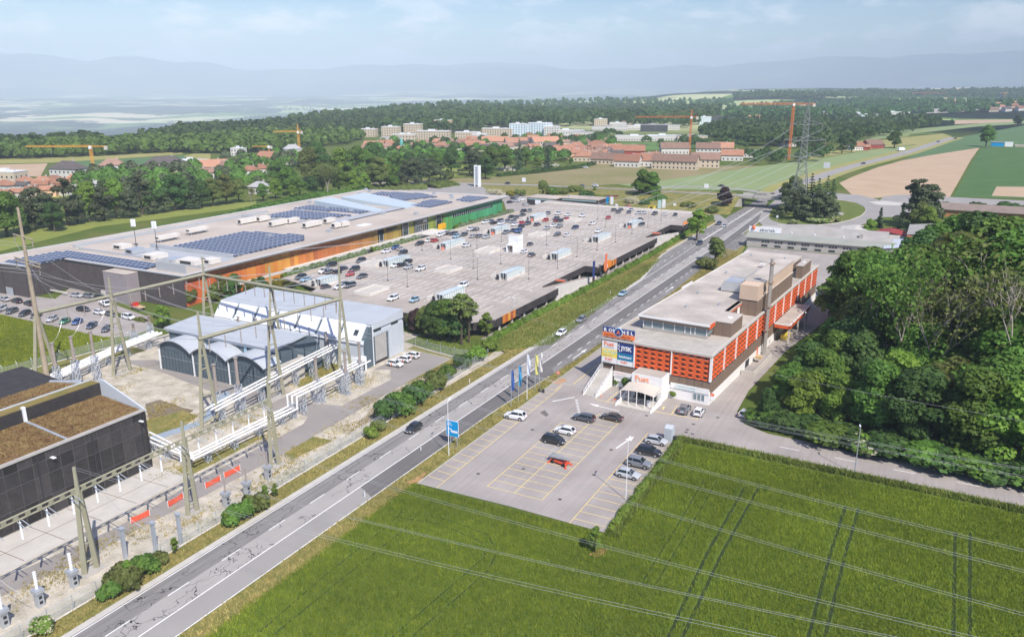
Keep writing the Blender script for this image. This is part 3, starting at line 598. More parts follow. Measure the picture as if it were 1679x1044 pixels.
def bush(h, w, leaf, seed, nleaf=1500, size=.34, flower=0):
    rng = np.random.default_rng(seed); blobs = []
    for k in range(12):
        a = rng.random()*6.283; d = w/2*.62*math.sqrt(rng.random()); s = w*(.2 + .12*rng.random()); blobs.append((d*math.cos(a), d*math.sin(a), h*(.30 + .38*rng.random()), s, s, h*.33))
    P, N = blob_pts(blobs, nleaf, rng); P[:, 2] = np.maximum(P[:, 2], .05); V, Fq = quads(P, N, size, rng)
    crown = np_mesh('foliage', V, Fq, [LEAF[leaf], LEAF['blossom']])
    if flower:
        k = np.zeros(len(Fq), np.int32); k[rng.random(len(Fq)) < flower] = 1; crown.polygons.foreach_set('material_index', k)
    mb = MB()
    for k in range(5): mb.tube((0, 0, -.1), (rng.uniform(-w*.25, w*.25), rng.uniform(-w*.25, w*.25), h*.6), .05, .02, 5, False)
    return crown, mb.mesh('stem', BARK)
PROTO = {
 'oak': deciduous(14, 11, 6500, 'mid', 1), 'oak2': deciduous(13, 11.5, 6500, 'mid', 2, nb=40), 'ash': deciduous(16, 10, 6200, 'mid', 3, shape='ovate', nb=38), 'dark': deciduous(15, 11, 6500, 'dark', 4), 'dark2': deciduous(13, 10, 6000, 'dark', 5, shape='ovate'),
 'lime': deciduous(12, 9, 5600, 'light', 6), 'lime2': deciduous(9, 7.5, 4200, 'light', 7), 'olive': deciduous(13, 10, 5600, 'olive', 8), 'olive2': deciduous(11, 8, 4600, 'olive', 9, shape='ovate'),
 'poplar': deciduous(15, 6.5, 5200, 'dark', 10, shape='column', nb=30, clear=.06), 'thuja': deciduous(13, 6.2, 8000, 'mid', 12, size=.42, shape='column', nb=80, clear=-.08), 'purple': deciduous(11, 9, 5600, 'purple', 13, clear=.06),
 'spruce': conifer(17, 8, 'spruce', 14), 'spruce2': conifer(14, 7, 'spruce', 15), 'cypress': conifer(12, 3.6, 'spruce', 16, tiers=18, per=12), 'bluespruce': conifer(11, 6, 'pine', 30),
 'pine': pine(13, 10, 17), 'pine2': pine(11, 9.5, 18), 'pine3': pine(14, 8.5, 19), 'bare': bare(17, 7, 20), 'bare2': bare(14, 6, 21, 1500), 'thin': bare(15, 8, 22, 3200, 'mid'), 'tallpine': pine(11, 5, 23, 'olive', 1500, .62),
 'young': deciduous(8.5, 4.6, 2600, 'light', 24, size=.4, nb=22), 'bush': bush(2.4, 4, 'mid', 25), 'bush_l': bush(2.2, 4, 'light', 26), 'bush_o': bush(2.0, 3.6, 'olive', 27), 'bush_f': bush(2.3, 3.6, 'light', 28, flower=.35), 'bush_d': bush(2.6, 4.2, 'dark', 29),
 'bush_y': bush(2.4, 3.4, 'yellow', 31), 'bush_p': bush(1.6, 4, 'pink', 32), 'bush_w': bush(3.2, 4.5, 'blossom', 33),
}
PH = {k: (max(v.co.z for v in c.vertices), max(abs(v.co.x) for v in c.vertices)*2) for k, (c, t) in PROTO.items()}
TREES = []
def plant(kind, x, y, z=0.0, h=None, wf=1.0, name=None, label=None, cat=None, group=None):
    c, t = PROTO[kind]; isb = kind.startswith('bush'); s = (h / PH[kind][0]) if h else 1.0
    o = thing(name or ('shrub' if isb else 'tree'), label, cat or ('shrub' if isb else 'tree'), (x, y, z), rnd.uniform(0, 6.28), group, world=False)
    o.scale = (s*wf, s*wf, s)
    for nm, me in (('foliage' if isb else 'crown', c), ('stem' if isb else 'trunk', t)):
        k = bpy.data.objects.new(nm, me); col.objects.link(k); k.parent = o
    TREES.append((o, kind)); return o
def ptree(kind, px, py, htop=None, wf=1.0, **kw):
    """tree whose foot is seen at a photo pixel; htop = photo row of its top"""
    x, y = at(px, py); h = None
    if htop is not None:
        lo, hi = .5, 45
        for _ in range(40):
            m = (lo+hi)/2
            if pix(x, y, m)[1] > htop: lo = m
            else: hi = m
        h = lo
    return plant(kind, x, y, 0, h, wf, **kw)
# ---------------------------------------------------------------- the roadside wood on the right
WOOD = 'trees of the roadside wood'
wood = []
r2 = random.Random(5)
# (px, py) feet, top row, kind
def W(kind, px, py, top, wf=1.0): wood.append((ptree(kind, px, py, top, wf, group=WOOD), px))
for kind, px, py, top, wf in [('oak',1290,672,592,1.0),('lime2',1320,690,605,1.2),('dark',1325,642,566,1.0),('ash',1362,652,540,1.05),('lime',1375,700,612,1.1),('dark2',1400,660,540,1.1),('ash',1430,715,590,1.2),('lime',1465,690,575,1.2),('dark',1500,735,600,1.2),('olive',1545,720,585,1.2),('ash',1585,755,600,1.25),('oak2',1625,745,585,1.2),('lime',1660,775,625,1.25),('ash',1690,750,590,1.3),
  ('oak',1330,612,545,1.0),('oak2',1362,590,520,1.0),('dark',1392,598,500,1.0),('olive2',1405,600,480,1.1),('oak',1445,630,500,1.1),('thin',1470,640,420,1.0),('bare',1505,655,445,1.0),('oak2',1500,650,520,1.1),('olive',1545,650,490,1.1),('bare',1590,660,430,1.2),('ash',1610,680,500,1.1),('bare',1640,680,400,1.2),('oak',1650,690,510,1.2),('olive2',1690,690,480,1.2),
  ('ash',1385,545,408,1.25),('oak',1420,535,405,1.2),('oak2',1395,520,425,1.1),('thin',1450,580,400,1.0),('ash',1480,570,400,1.1),('bare2',1500,590,410,1.2),('olive',1480,540,400,1.1),('oak',1520,580,405,1.15),('thin',1545,590,385,1.1),('bare',1560,610,395,1.1),('ash',1580,590,395,1.15),('olive2',1560,560,375,1.1),('oak2',1605,600,390,1.1),('bare2',1630,620,380,1.3),('oak',1650,610,375,1.2),('ash',1690,620,380,1.2),
  ('dark',1500,500,375,1.1),('oak',1530,500,365,1.2),('ash',1560,500,350,1.2),('dark',1590,505,345,1.2),('oak2',1620,510,350,1.2),('dark2',1655,515,355,1.2),('oak',1690,520,360,1.2),('ash',1545,465,368,1.2),('dark',1580,460,352,1.1),('dark',1615,460,355,1.1),('oak',1660,460,358,1.2),
  ('oak2',1276,662,614,.9),('dark2',1256,694,634,.8),('thin',1420,560,430,1.1),('dark',1440,560,430,1.1),('bush_d',1280,700,670,1.6),('bush',1255,695,668,1.5),('bush_d',1315,712,682,1.7),('bush',1350,722,690,1.7),('bush_d',1390,730,698,1.7),('bush_f',1420,738,708,1.6),('bush_d',1460,748,712,1.7),('bush',1500,757,722,1.7),('bush_d',1545,765,730,1.7),('bush',1590,774,738,1.7),('bush_d',1640,783,745,1.7),('bush',1680,790,755,1.7),('bush_d',1725,798,760,1.7)]:
    W(kind, px, py, top, wf)
for a, (kind, px, py) in enumerate([('dark', 1322, 660), ('oak', 1345, 670), ('dark', 1420, 690), ('oak2', 1530, 700), ('dark', 1480, 600), ('oak', 1570, 640), ('dark', 1640, 650), ('oak', 1430, 610), ('dark', 1385, 625), ('oak2', 1680, 730), ('dark', 1610, 720), ('oak', 1460, 520), ('dark', 1420, 500), ('ash', 1520, 540), ('oak', 1600, 550), ('dark', 1640, 560)]):
    W(kind, px, py, py - 88 - r2.uniform(0, 18), 1.15)
# hedge bank along the side road under the wood
def hedge(name, label, pts, w, h, leaf, n_per_m, seed, size=.3, cat='hedge', group=None, kind=None, flower=0, parent=None):
    """a strip of foliage along a line: real leaf clumps through its volume"""
    rng = np.random.default_rng(seed); Ps, Ns = [], []
    for (x0, y0), (x1, y1) in zip(pts[:-1], pts[1:]):
        L = math.hypot(x1-x0, y1-y0); n = int(L*n_per_m); t = rng.random(n); a = rng.random(n)*math.pi; rr_ = .7 + .36*rng.random(n)
        bumpy = .8 + .25*np.sin(t*L*1.1 + seed) * np.sin(t*L*.43 + 2) + .12*rng.random(n)
        off = np.cos(a)*w/2*rr_*bumpy; z = np.sin(a)*h*rr_*bumpy
        nx, ny = -(y1-y0)/L, (x1-x0)/L
        Ps.append(np.stack([x0 + (x1-x0)*t + nx*off, y0 + (y1-y0)*t + ny*off, np.maximum(z, .05)], 1)); Ns.append(np.stack([nx*np.cos(a), ny*np.cos(a), np.sin(a) + .2], 1) + rng.normal(size=(n, 3))*.4)
    P, N = np.concatenate(Ps), np.concatenate(Ns); V, Fq = quads(P, N, size, rng); V = V - np.array([pts[0][0], pts[0][1], 0])
    me = np_mesh(name, V, Fq, [LEAF[leaf], LEAF['blossom']])
    if flower:
        k = np.zeros(len(Fq), np.int32); k[rng.random(len(Fq)) < flower] = 1; me.polygons.foreach_set('material_index', k)
    o = link_mesh(name, me); o.location = (pts[0][0], pts[0][1], 0)
    return tag(o, label, cat, group, kind)
# ---------------------------------------------------------------- grass and crop as standing blades
def blades(name, label, pts, h, wd, leaf, seed, lean=.35, cat='grass', per=4, spread=.18):
    rng = np.random.default_rng(seed); n0 = len(pts); P = np.repeat(np.asarray(pts), per, 0); n = len(P)
    P = P + np.concatenate([rng.normal(size=(n, 2))*spread, np.zeros((n, 1))], 1)
    a = rng.random(n)*6.283; hh = h*(.6 + .7*rng.random(n)); ln = rng.normal(size=(n, 2))*lean*hh[:, None]; ww = wd*(.7 + .6*rng.random(n))
    dx, dy = np.cos(a)*ww, np.sin(a)*ww; V = np.empty((n, 3, 3))
    V[:, 0] = P + np.stack([dx, dy, 0*dx], 1); V[:, 1] = P - np.stack([dx, dy, 0*dx], 1); V[:, 2] = P + np.concatenate([ln, hh[:, None]], 1)
    o = link_mesh(name, np_mesh(name, V.reshape(-1, 3), np.arange(3*n).reshape(n, 3), LEAF[leaf])); return tag(o, label, cat, kind='stuff')
def seen(P, m=30, z=0.):
    cy, sy = math.cos(YAW), math.sin(YAW); x = P[:, 0]*cy + P[:, 1]*sy; y = -P[:, 0]*sy + P[:, 1]*cy; c, s = math.cos(TH), math.sin(TH); dz = z - CAM_H
    d = y*c - dz*s; u = CXP + F_PX*x/np.maximum(d, 1); v = CYP - F_PX*(y*s + dz*c)/np.maximum(d, 1)
    return (d > 5) & (u > -m) & (u < 1679 + m) & (v < 1044 + m)
def inpoly(P, poly):
    poly = np.asarray(poly); x, y = P[:, 0], P[:, 1]; k = np.zeros(len(P), bool); j = len(poly)-1
    for i in range(len(poly)):
        c = ((poly[i, 1] > y) != (poly[j, 1] > y)) & (x < (poly[j, 0]-poly[i, 0])*(y-poly[i, 1])/(poly[j, 1]-poly[i, 1]+1e-12) + poly[i, 0]); k ^= c; j = i
    return k
def scatter(poly, step, seed, jit=.5):
    poly = np.asarray(poly); rng = np.random.default_rng(seed); x0, y0 = poly.min(0); x1, y1 = poly.max(0)
    gx, gy = np.meshgrid(np.arange(x0, x1, step), np.arange(y0, y1, step)); P = np.stack([gx.ravel(), gy.ravel()], 1); P = P + rng.uniform(-jit, jit, P.shape)*step
    P = P[inpoly(P, poly)]; P = P[seen(P)]; return np.concatenate([P, np.zeros((len(P), 1))], 1)
TRACKS = [((1155,785),(1110,862),(1052,955)),((1176,787),(1130,866),(1072,962)),((1222,797),(1160,905),(1095,1046)),((1243,800),(1182,910),(1118,1046)),((1386,830),(1362,905),(1325,1046)),((1408,833),(1385,910),(1352,1046)),((1566,872),(1565,950),(1563,1046)),((1591,872),(1590,950),(1590,1046)),
          ((660,838),(640,858),(530,945),(425,1036)),((682,846),(662,868),(552,955),(446,1042)),((640,845),(720,858),(790,888),(796,912),(780,925),(640,1046)),((655,838),(730,850),(800,876),(815,905),(800,935),(672,1046))]
cp = scatter([(-70.4, 20), (110, 20), (110, 132.3), (-35.4, 133.8), (-36.3, 98.2), (-70.2, 97.8)], .30, 3)
keep = np.ones(len(cp), bool)
for tr in TRACKS:
    q = [np.array(at(*a)) for a in tr]
    for a, b_ in zip(q[:-1], q[1:]):
        d = b_ - a; t = np.clip(((cp[:, :2]-a) @ d)/(d @ d), 0, 1); keep &= np.hypot(*(cp[:, :2] - (a + t[:, None]*d)).T) > (.31 if tr[0][0] > 1200 else .15)
for tr in TRACKS:
    ribbon('tractor_track', [at(*a) for a in tr],   .46 if tr[0][0] > 1200 else .22, mat('track_soil', (.030, .048, .012), .95, .2, .5, 4), -.008)
blades('crop', 'dense green cereal crop standing in the foreground field', cp[keep], .40, .050, 'crop', 4, .30, 'crop', per=5)
vg = np.concatenate([scatter([(-89.0, 30), (-85.7, 30), (-85.7, 256), (-91.8, 300), (-96, 300), (-96, 172), (-89.0, 165)], .42, 5), scatter([(-73.2, 30), (-69.9, 30), (-69.9, 188), (-64.8, 210), (-62, 250), (-66, 320), (-71.9, 325), (-70.3, 240), (-71.2, 175), (-73.2, 128)], .42, 6)])
blades('verge_grass', 'long half dry grass on the verges of the main road', vg, .34, .07, 'dry', 7, .5, per=4)
bk = scatter([at(*q) for q in [(675, 565), (745, 585), (905, 565), (1060, 448), (1085, 422), (940, 494), (810, 562), (720, 548)]], .42, 8)
blades('bank_grass', 'tall green grass on the bank beside the main road', bk, .45, .08, 'grass', 9, .5, per=4)
rg = scatter([(-36.3, 98), (-34.4, 98), (-34.6, 135), (-20, 134.6), (110, 132.4), (110, 134.6), (-36.6, 136.6)], .3, 10)
blades('rough_grass', 'rough tall grass edging the crop beside the car park', rg, .7, .1, 'grass', 11, .5, per=5)
yg = scatter([at(*q) for q in [(590, 690), (640, 645), (737, 592), (800, 585), (690, 640), (560, 720)]], .4, 12)
blades('yard_grass', 'dry grass growing on the gravel beside the substation fence', yg, .3, .07, 'dry', 13, .5, per=4)

wr = np.random.default_rng(77); wc = np.array([at(a, b_) for a, b_ in [(270, 665), (240, 690), (300, 690), (500, 625), (530, 610), (440, 715), (350, 745), (300, 762), (480, 745), (150, 900), (230, 870), (420, 800), (520, 730), (560, 700), (60, 960), (320, 850), (560, 640), (600, 625), (110, 935), (470, 770), (340, 700), (400, 690), (215, 610), (190, 640), (380, 610), (600, 660)]])
wp = wc[wr.integers(0, len(wc), 3600)] + wr.normal(size=(3600, 2))*np.array([1.4, 2.6]); wp = wp[(wp[:, 0] < -89.5)]
blades('yard_weeds', 'sparse weeds growing through the substation gravel', np.concatenate([wp, np.zeros((len(wp), 1))], 1), .28, .07, 'dry', 78, .5, per=4)
lp = scatter([at(-100, 630), at(0, 622), at(204, 561), at(207, 553), at(170, 553), at(0, 516), at(-100, 500)], .42, 79)
blades('young_crop', 'green crop between the service yard and the substation fence', lp, .4, .08, 'crop', 80, .3, 'crop', per=4)
# ================================================================ other trees, shrubs and hedges
def many(rows, group, wfv=1.05):
    for kind, px, py, top in rows: ptree(kind, px, py, top, wfv*rnd.uniform(.92, 1.1), group=group)
BELT = 'trees of the belt behind the shopping hall'
many([('oak',-25,395,305),('oak2',12,388,312),('pine',38,380,322),('pine2',58,374,306),('dark',90,380,330),('pine',84,374,314),('pine3',112,370,292),('pine2',128,366,318),('lime',148,362,296),('pine',172,362,304),('lime',192,356,292),('pine2',214,357,312),('pine3',234,352,285),('dark',252,350,298),('pine2',270,348,314),('dark',288,345,285),('spruce',303,342,275),('spruce2',318,342,282),('dark2',332,340,292),('olive',350,338,290),('olive',372,335,284),('olive2',392,331,292),('bare2',412,332,305),
      ('oak',432,330,300),('lime',452,326,292),('oak2',474,320,272),('oak',492,322,290),('lime2',480,328,302),('dark',512,320,288),('bare2',538,320,262),('olive',530,316,268),('oak',556,316,275),('lime',580,316,278),('lime',598,314,282),('olive',624,311,256),('oak2',640,310,268),('dark2',656,305,278),('pine',668,305,262),('pine2',682,303,258),('pine',704,301,258),('pine3',722,300,266),('olive',736,299,276),('spruce2',690,290,245),
      ('oak2',455,300,262),('dark',520,296,232),('olive2',508,300,240),('oak',585,296,238),('oak',602,292,244),('dark',610,290,232),('lime2',560,292,240),('oak',650,288,250),('dark',672,286,248),('oak',712,286,248),('dark2',740,284,240),('pine3',770,288,238),('pine',778,288,242),('oak',806,284,238),('dark',796,294,255),('oak',828,280,238),('spruce',851,278,226),('spruce2',898,277,238),('lime2',881,275,256),('oak',862,272,240),('dark',936,269,258)], BELT)
ISL = 'trees on the roundabout island'
many([('pine3',1288,352,300),('pine',1302,360,312),('pine2',1318,362,318),('spruce',1326,350,284),('spruce2',1338,352,292),('spruce',1352,350,288),('spruce2',1362,348,294),('pine',1345,362,310),('olive',1300,345,288),('pine2',1356,360,318)], ISL)
for k, (px, py) in enumerate([(1330, 366), (1340, 367), (1350, 367), (1360, 366), (1371, 364), (1303, 368)]): ptree('bush_f', px, py, py - 9, 1.3, group='flowering shrubs on the roundabout island')
ptree('thuja', 1052, 328, 277, 1.45, label='taller of the two joined clipped green evergreens by the cross road'); ptree('thuja', 1068, 328, 281, 1.45, label='shorter right one of the two joined clipped evergreens by the cross road')
plant('purple', *at(1187, 338, 2.6), 2.2, 11.0, 1.0, label='dark purple-leaved tree standing left of the bridge'); ptree('olive2', 1172, 430, 388, 1.15, label='open greyish tree beside the right kerb of the main road')
ptree('bush_o', 1160, 440, 422, 1.2, label='green shrub under the greyish roadside tree')
NR = 'trees behind the workshops'
many([('pine3',1497,372,293),('pine',1512,372,300),('olive',1505,380,330),('lime',1520,385,338),('cypress',1475,388,332),('cypress',1440,386,340),('lime2',1425,392,358),('dark2',1530,370,330),('bush',1412,394,376),('bush',1390,392,380)], NR)
many([('bush_d',1545+k*17,346+k*.3,330+(k%3)*3) for k in range(9)], 'bushes along the field edge behind the long roof')
SG = 'single trees out in the fields'
ptree('oak2', 1466, 243, 213, 1.0, label='round green tree left of the far road, near the red roofed farm', group=SG); ptree('oak', 1616, 241, 204, 1.0, label='big round tree beside the blue shed in the far field', group=SG)
ptree('dark2', 1380, 252, 222, 1.0, label='dark leafy tree left of the red roofed farm', group=SG); ptree('dark', 1396, 250, 226, .9, label='dark tree touching the red roofed farm', group=SG)
ptree('dark', 1560, 206, 196, 1.1, group=SG, label='small dark bush-like tree on the far pale field'); ptree('dark', 1668, 207, 189, 1.2, group=SG, label='dark tree at the right picture edge above the far field')
DC = 'trees at the near corner of the roof car park'
many([('purple',684,545,505),('olive2',700,552,500),('dark',716,556,492),('oak2',734,556,488),('dark2',746,560,494),('tallpine',757,566,481),('tallpine',769,562,486),('young',797,552,512),('olive2',672,540,515)], DC)
SB = 'shrubs between the substation and the shopping hall'
many([('lime2',268,538,498),('olive2',300,500,462),('olive',322,492,458),('pine2',402,470,432),('olive',350,496,466),('dark2',378,494,462),('olive2',408,486,462),('bush_y',458,472,455),('bush',488,486,470),('bush_o',440,480,466),('bush_o',560,487,474),('bush',585,492,478),('olive2',640,512,495),('dark',338,486,452),('olive',362,488,450),('oak2',385,482,448),('olive2',420,482,456),('dark2',430,478,452),('bush',450,484,470),('olive',312,500,466),('bush_o',505,488,476),('bush',535,492,480),('lime2',655,520,502)], SB)
FS = 'shrubs along the substation fence'
many([('bush_d',638,690,652),('bush',656,678,641),('bush_d',676,664,632),('bush',692,650,622),('bush_o',712,638,610),('bush',732,622,598),('bush_d',756,606,580),('bush_l',780,592,568),('bush_l',804,576,556),('bush_o',622,706,688),('bush_l',610,718,700),('young',372,865,838),('bush',386,858,830),('bush',400,848,820),('bush_o',418,838,808),('young',436,825,795),('young',452,815,792),('bush_o',206,962,925),('young',212,958,918),('bush',236,940,908),('bush_o',262,925,905),('young',288,908,880),('bush',180,982,955),('bush_f',66,1040,1015)], FS, .82)
ptree('young', 975, 906, 862, .9, label='leafy young shrub at the bottom corner of the customer car park', cat='shrub', name='shrub')
hedge('hedge', 'clipped green hedge along the walkway beside the roof car park', [at(795, 566), at(860, 528), at(940, 488), at(1000, 456), at(1060, 424), at(1095, 402), at(1140, 376), at(1168, 357)], 2.4, 1.8, 'light', 230, 41)
hedge('hedge', 'low scruffy hedge between the car park and the crop field', [(-35.9, 99), (-35.9, 118), (-35.8, 133)], 1.6, 1.0, 'light', 170, 42)
hedge('hedge', 'overgrown hedge bank under the wood along the side road', [(-24.5, 151), (-20, 148.8), (-4, 147.0), (30, 146.2), (75, 145.6)], 3.0, 1.9, 'dark', 260, 43, .36)
hedge('hedge', 'shrubby strip on the slope right behind the shopping hall', [at(360, 362), at(420, 345), at(520, 322), at(600, 315)], 8, 3, 'mid', 170, 44, .5)
hedge('hedge', 'broad green shrub bed above the far end of the shopping hall', [at(588, 312), at(640, 309), at(700, 308), at(738, 302)], 20, 3.0, 'olive', 420, 45, .5)
hedge('hedge', 'green hedge line at the far side of the cemetery', [at(816, 290), at(880, 284), at(950, 276), at(975, 270)], 4, 3, 'dark', 90, 46, .6)
for k, (kind, px, py, top) in enumerate([('bush_w',818,322,310),('bush_w',806,320,309),('bush_y',838,322,312),('bush_o',852,321,310),('olive2',890,322,295),('bush',908,320,306),('bush_o',920,320,306),('bush_d',962,330,312),('bush_l',985,332,320),('bush_p',1002,328,320),('bush_w',1036,336,322),('bush_d',1056,338,326),('bush',1078,335,318),('bush_o',1130,344,330),('young',1142,395,341),('bush_o',1166,350,338),('young',975,318,306),('bush_o',945,318,303)]):
    ptree(kind, px, py, top, 1.15, group='shrubs on the embankment behind the shop pavilion')
hb = hedge('hedge', 'flower bed hedge on the traffic island in the service yard', [at(160, 512), at(205, 520), at(240, 528)], 2, 1, 'olive', 120, 47)
# ================================================================ the orange-panelled shop building
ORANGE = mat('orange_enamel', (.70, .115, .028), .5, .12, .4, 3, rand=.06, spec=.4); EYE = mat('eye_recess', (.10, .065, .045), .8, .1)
BROWN = mat('brown_cladding', (.215, .155, .115), .8, .10, .5, 4); BROWN_D = mat('brown_cladding_dark', (.15, .105, .08), .8, .12, .5, 4)
BEIGE = mat('beige_cladding', (.62, .47, .35), .75, .06, .3, 3); WPAINT = mat('white_paint', (.80, .79, .77), .7, .05, .5, 4); GRAVEL_ROOF = mat('gravel_roof', (.31, .275, .24), .95, .2, .13, 3.5, bump=.5, rgb2=(.62, .56, .49)); SLAB = mat('roof_slab', (.44, .41, .36), .9, .12, .3, 4, bump=.2, rand=.06)
ALU = mat('aluminium', (.62, .64, .66), .4, .05, metal=.6); GALV = mat('galvanised', (.50, .53, .56), .5, .08, metal=.45); GLASS = glassmat('dark_glass'); GLASS2 = glassmat('pale_glass', (.20, .26, .28), .12); DARKM = mat('dark_metal', (.04, .04, .045), .6, .1)
st = thing('shop_building', 'long shop building with orange relief panels and gravel roof beside the customer car park', 'building', (-35.4, 156.5, 0), R(-4), world=False)
def part(name, m, *boxes, parent=None, bevel=0):
    b = MB()
    for q in boxes: b.box(*q)
    return b.build(name, m, parent or st, bevel=bevel)
FY = -1.9
part('core', BROWN_D, (-24.2, -.4, FY + .5, 100, 0, 10.3))
part('lower_wall', WPAINT, (-21.5, -.02, FY + .02, FY + .5, 0, 2.95), (-.4, .0, FY + .52, 100, 0, 2.1)); part('sign_band', WPAINT, (-8.4, -.1, FY - .14, FY, 2.35, 3.5), (-21.6, -16.2, FY - .14, FY, 2.3, 3.6))
for k in range(13):
    x0 = -21.5 + k*1.65; part('cladding_panel', BROWN, (x0 + .03, x0 + 1.62, FY + .12, FY + .49, 3.0, 5.1))
for k in range(48):
    y0 = -1.3 + k*2.1; part('cladding_panel', BROWN, (-.39, -.08, y0 + .04, y0 + 2.06, 2.15, 5.1))
part('cornice', CONC_PALE, (-24.6, .14, FY - .2, FY + .3, 10.42, 10.88), (-.35, .14, FY + .32, 100.2, 10.42, 10.88), (-24.6, -24.2, FY + .32, 100.2, 10.42, 10.88), (-24.18, -.37, 99.8, 100.2, 10.42, 10.88))
part('roof_terrace', GRAVEL_ROOF, (-24.2, -.36, FY + .31, 99.8, 10.3, 10.6))
for k in range(15):
    for j in range(6):
        x0 = -23.9 + k*1.55; y0 = FY + .5 + j*1.7; part('roof_slab', SLAB, (x0, x0 + 1.50, y0, y0 + 1.65, 10.6, 10.64 + .012*((k*7 + j*3) % 3)))
# orange relief panel: folded sheet with an eye-shaped opening
def eye_cell(w, h):
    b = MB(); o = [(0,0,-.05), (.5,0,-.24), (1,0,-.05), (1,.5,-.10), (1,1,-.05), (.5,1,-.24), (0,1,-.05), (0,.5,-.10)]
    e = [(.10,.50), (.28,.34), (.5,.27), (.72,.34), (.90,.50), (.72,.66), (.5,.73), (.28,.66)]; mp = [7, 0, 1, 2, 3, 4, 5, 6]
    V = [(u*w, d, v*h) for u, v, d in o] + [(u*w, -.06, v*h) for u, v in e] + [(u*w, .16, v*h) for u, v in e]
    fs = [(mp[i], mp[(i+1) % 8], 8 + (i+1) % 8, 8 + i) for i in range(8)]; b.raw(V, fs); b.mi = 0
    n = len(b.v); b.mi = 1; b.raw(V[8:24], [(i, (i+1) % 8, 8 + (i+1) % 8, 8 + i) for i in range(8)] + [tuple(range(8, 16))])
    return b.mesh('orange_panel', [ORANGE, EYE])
CH = 1.05; cellF = eye_cell(1.60, CH - .01); cellS = eye_cell(2.02, CH - .01)
def place(me, name, loc, rz, parent):
    o = bpy.data.objects.new(name, me); col.objects.link(o); o.parent = parent; o.location = loc; o.rotation_euler = (0, 0, rz); return o
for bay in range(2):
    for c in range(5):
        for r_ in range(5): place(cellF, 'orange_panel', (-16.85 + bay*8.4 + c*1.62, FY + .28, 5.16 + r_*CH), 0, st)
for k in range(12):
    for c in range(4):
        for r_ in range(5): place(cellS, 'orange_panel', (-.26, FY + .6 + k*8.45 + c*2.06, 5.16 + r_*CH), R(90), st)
    part('white_strip', WPAINT, (-.3, .1, FY + .5 + k*8.45 - .12, FY + .5 + k*8.45 + .04, 5.12, 10.40))
part('white_strip', WPAINT, (-.34, .12, FY - .08, FY + .22, 5.12, 10.41)); part('white_strip', WPAINT, (-8.70, -8.50, FY - .1, FY + .3, 5.12, 10.41)); part('white_strip', WPAINT, (-17.08, -16.88, FY - .1, FY + .3, 5.12, 10.41))
part('soffit', DARKM, (-24.5, -.4, FY + .05, FY + .5, 5.0, 5.12), (-.4, -.02, FY + .5, 99.8, 5.0, 5.12))
# billboards
BB = FY + .02
part('billboard_frame', mat('dark_frame', (.08, .08, .09), .6, .1), (-24.75, -17.1, BB, BB + .3, 5.0, 10.4))
NAVY = mat('navy_print', (.025, .05, .20), .5, .05); TEAL = mat('teal_print', (.01, .19, .36), .5, .05); YEL = mat('yellow_print', (.88, .68, .10), .5, .05); REDP = mat('red_print', (.80, .20, .10), .5, .05); ORP = mat('orange_print', (.86, .24, .08), .5, .05); LBLUE = mat('pale_blue_print', (.45, .66, .66), .5, .05); GREYP = mat('grey_print', (.42, .42, .42), .6, .05)
def board(m, x0, x1, z0, z1, d=.05, nm='billboard'): return part(nm, m, (x0, x1, BB - d, BB - .001, z0, z1))
b1 = board(WPAINT, -24.6, -20.95, 8.30, 10.2); b2 = board(YEL, -24.6, -20.95, 6.50, 8.27); b3 = board(WPAINT, -24.6, -20.95, 5.15, 6.47); b4 = board(NAVY, -20.85, -17.2, 7.95, 10.2); b5 = board(TEAL, -20.85, -17.2, 6.30, 7.90); b6 = board(WPAINT, -20.85, -17.2, 5.15, 6.27)
tb = BB - .075
lettering('Fust', 1.35, REDP, b1, (-24.15, tb, 9.05), 'S', .02, bold=.03, sx=1.05); lettering('Et ça fonctionne.', .34, GREYP, b1, (-24.0, tb, 8.62), 'S', .02)
lettering('OUTLET', .92, LBLUE, b2, (-24.35, tb, 7.35), 'S', .02, bold=.02, sx=1.0); lettering('cuisines et bains', .36, GREYP, b2, (-24.3, tb, 6.8), 'S', .02)
lettering('FUST', .72, REDP, b3, (-23.75, tb, 5.75), 'S', .02, bold=.02, sx=1.1); lettering('bricolage et jardin', .26, GREYP, b3, (-24.2, tb, 5.35), 'S', .02)
lettering('JYSK', 1.25, WPAINT, b4, (-20.0, tb, 8.6), 'S', .02, bold=.05, sx=.95); lettering('lumimart', .85, WPAINT, b5, (-20.5, tb, 6.85), 'S', .02, bold=.02, sx=.95); lettering('FUST', .62, REDP, b6, (-20.0, tb, 5.65), 'S', .02, bold=.02, sx=1.1)
g = MB(); pts = [(-20.45, 9.95), (-20.75, 9.55), (-20.3, 9.35), (-20.7, 8.9), (-20.35, 8.4), (-20.45, 8.05)]
for a, c in zip(pts[:-1], pts[1:]): g.tube((a[0], tb, a[1]), (c[0], tb, c[1]), .06, .06, 5)
g.build('emblem', WPAINT, b4)
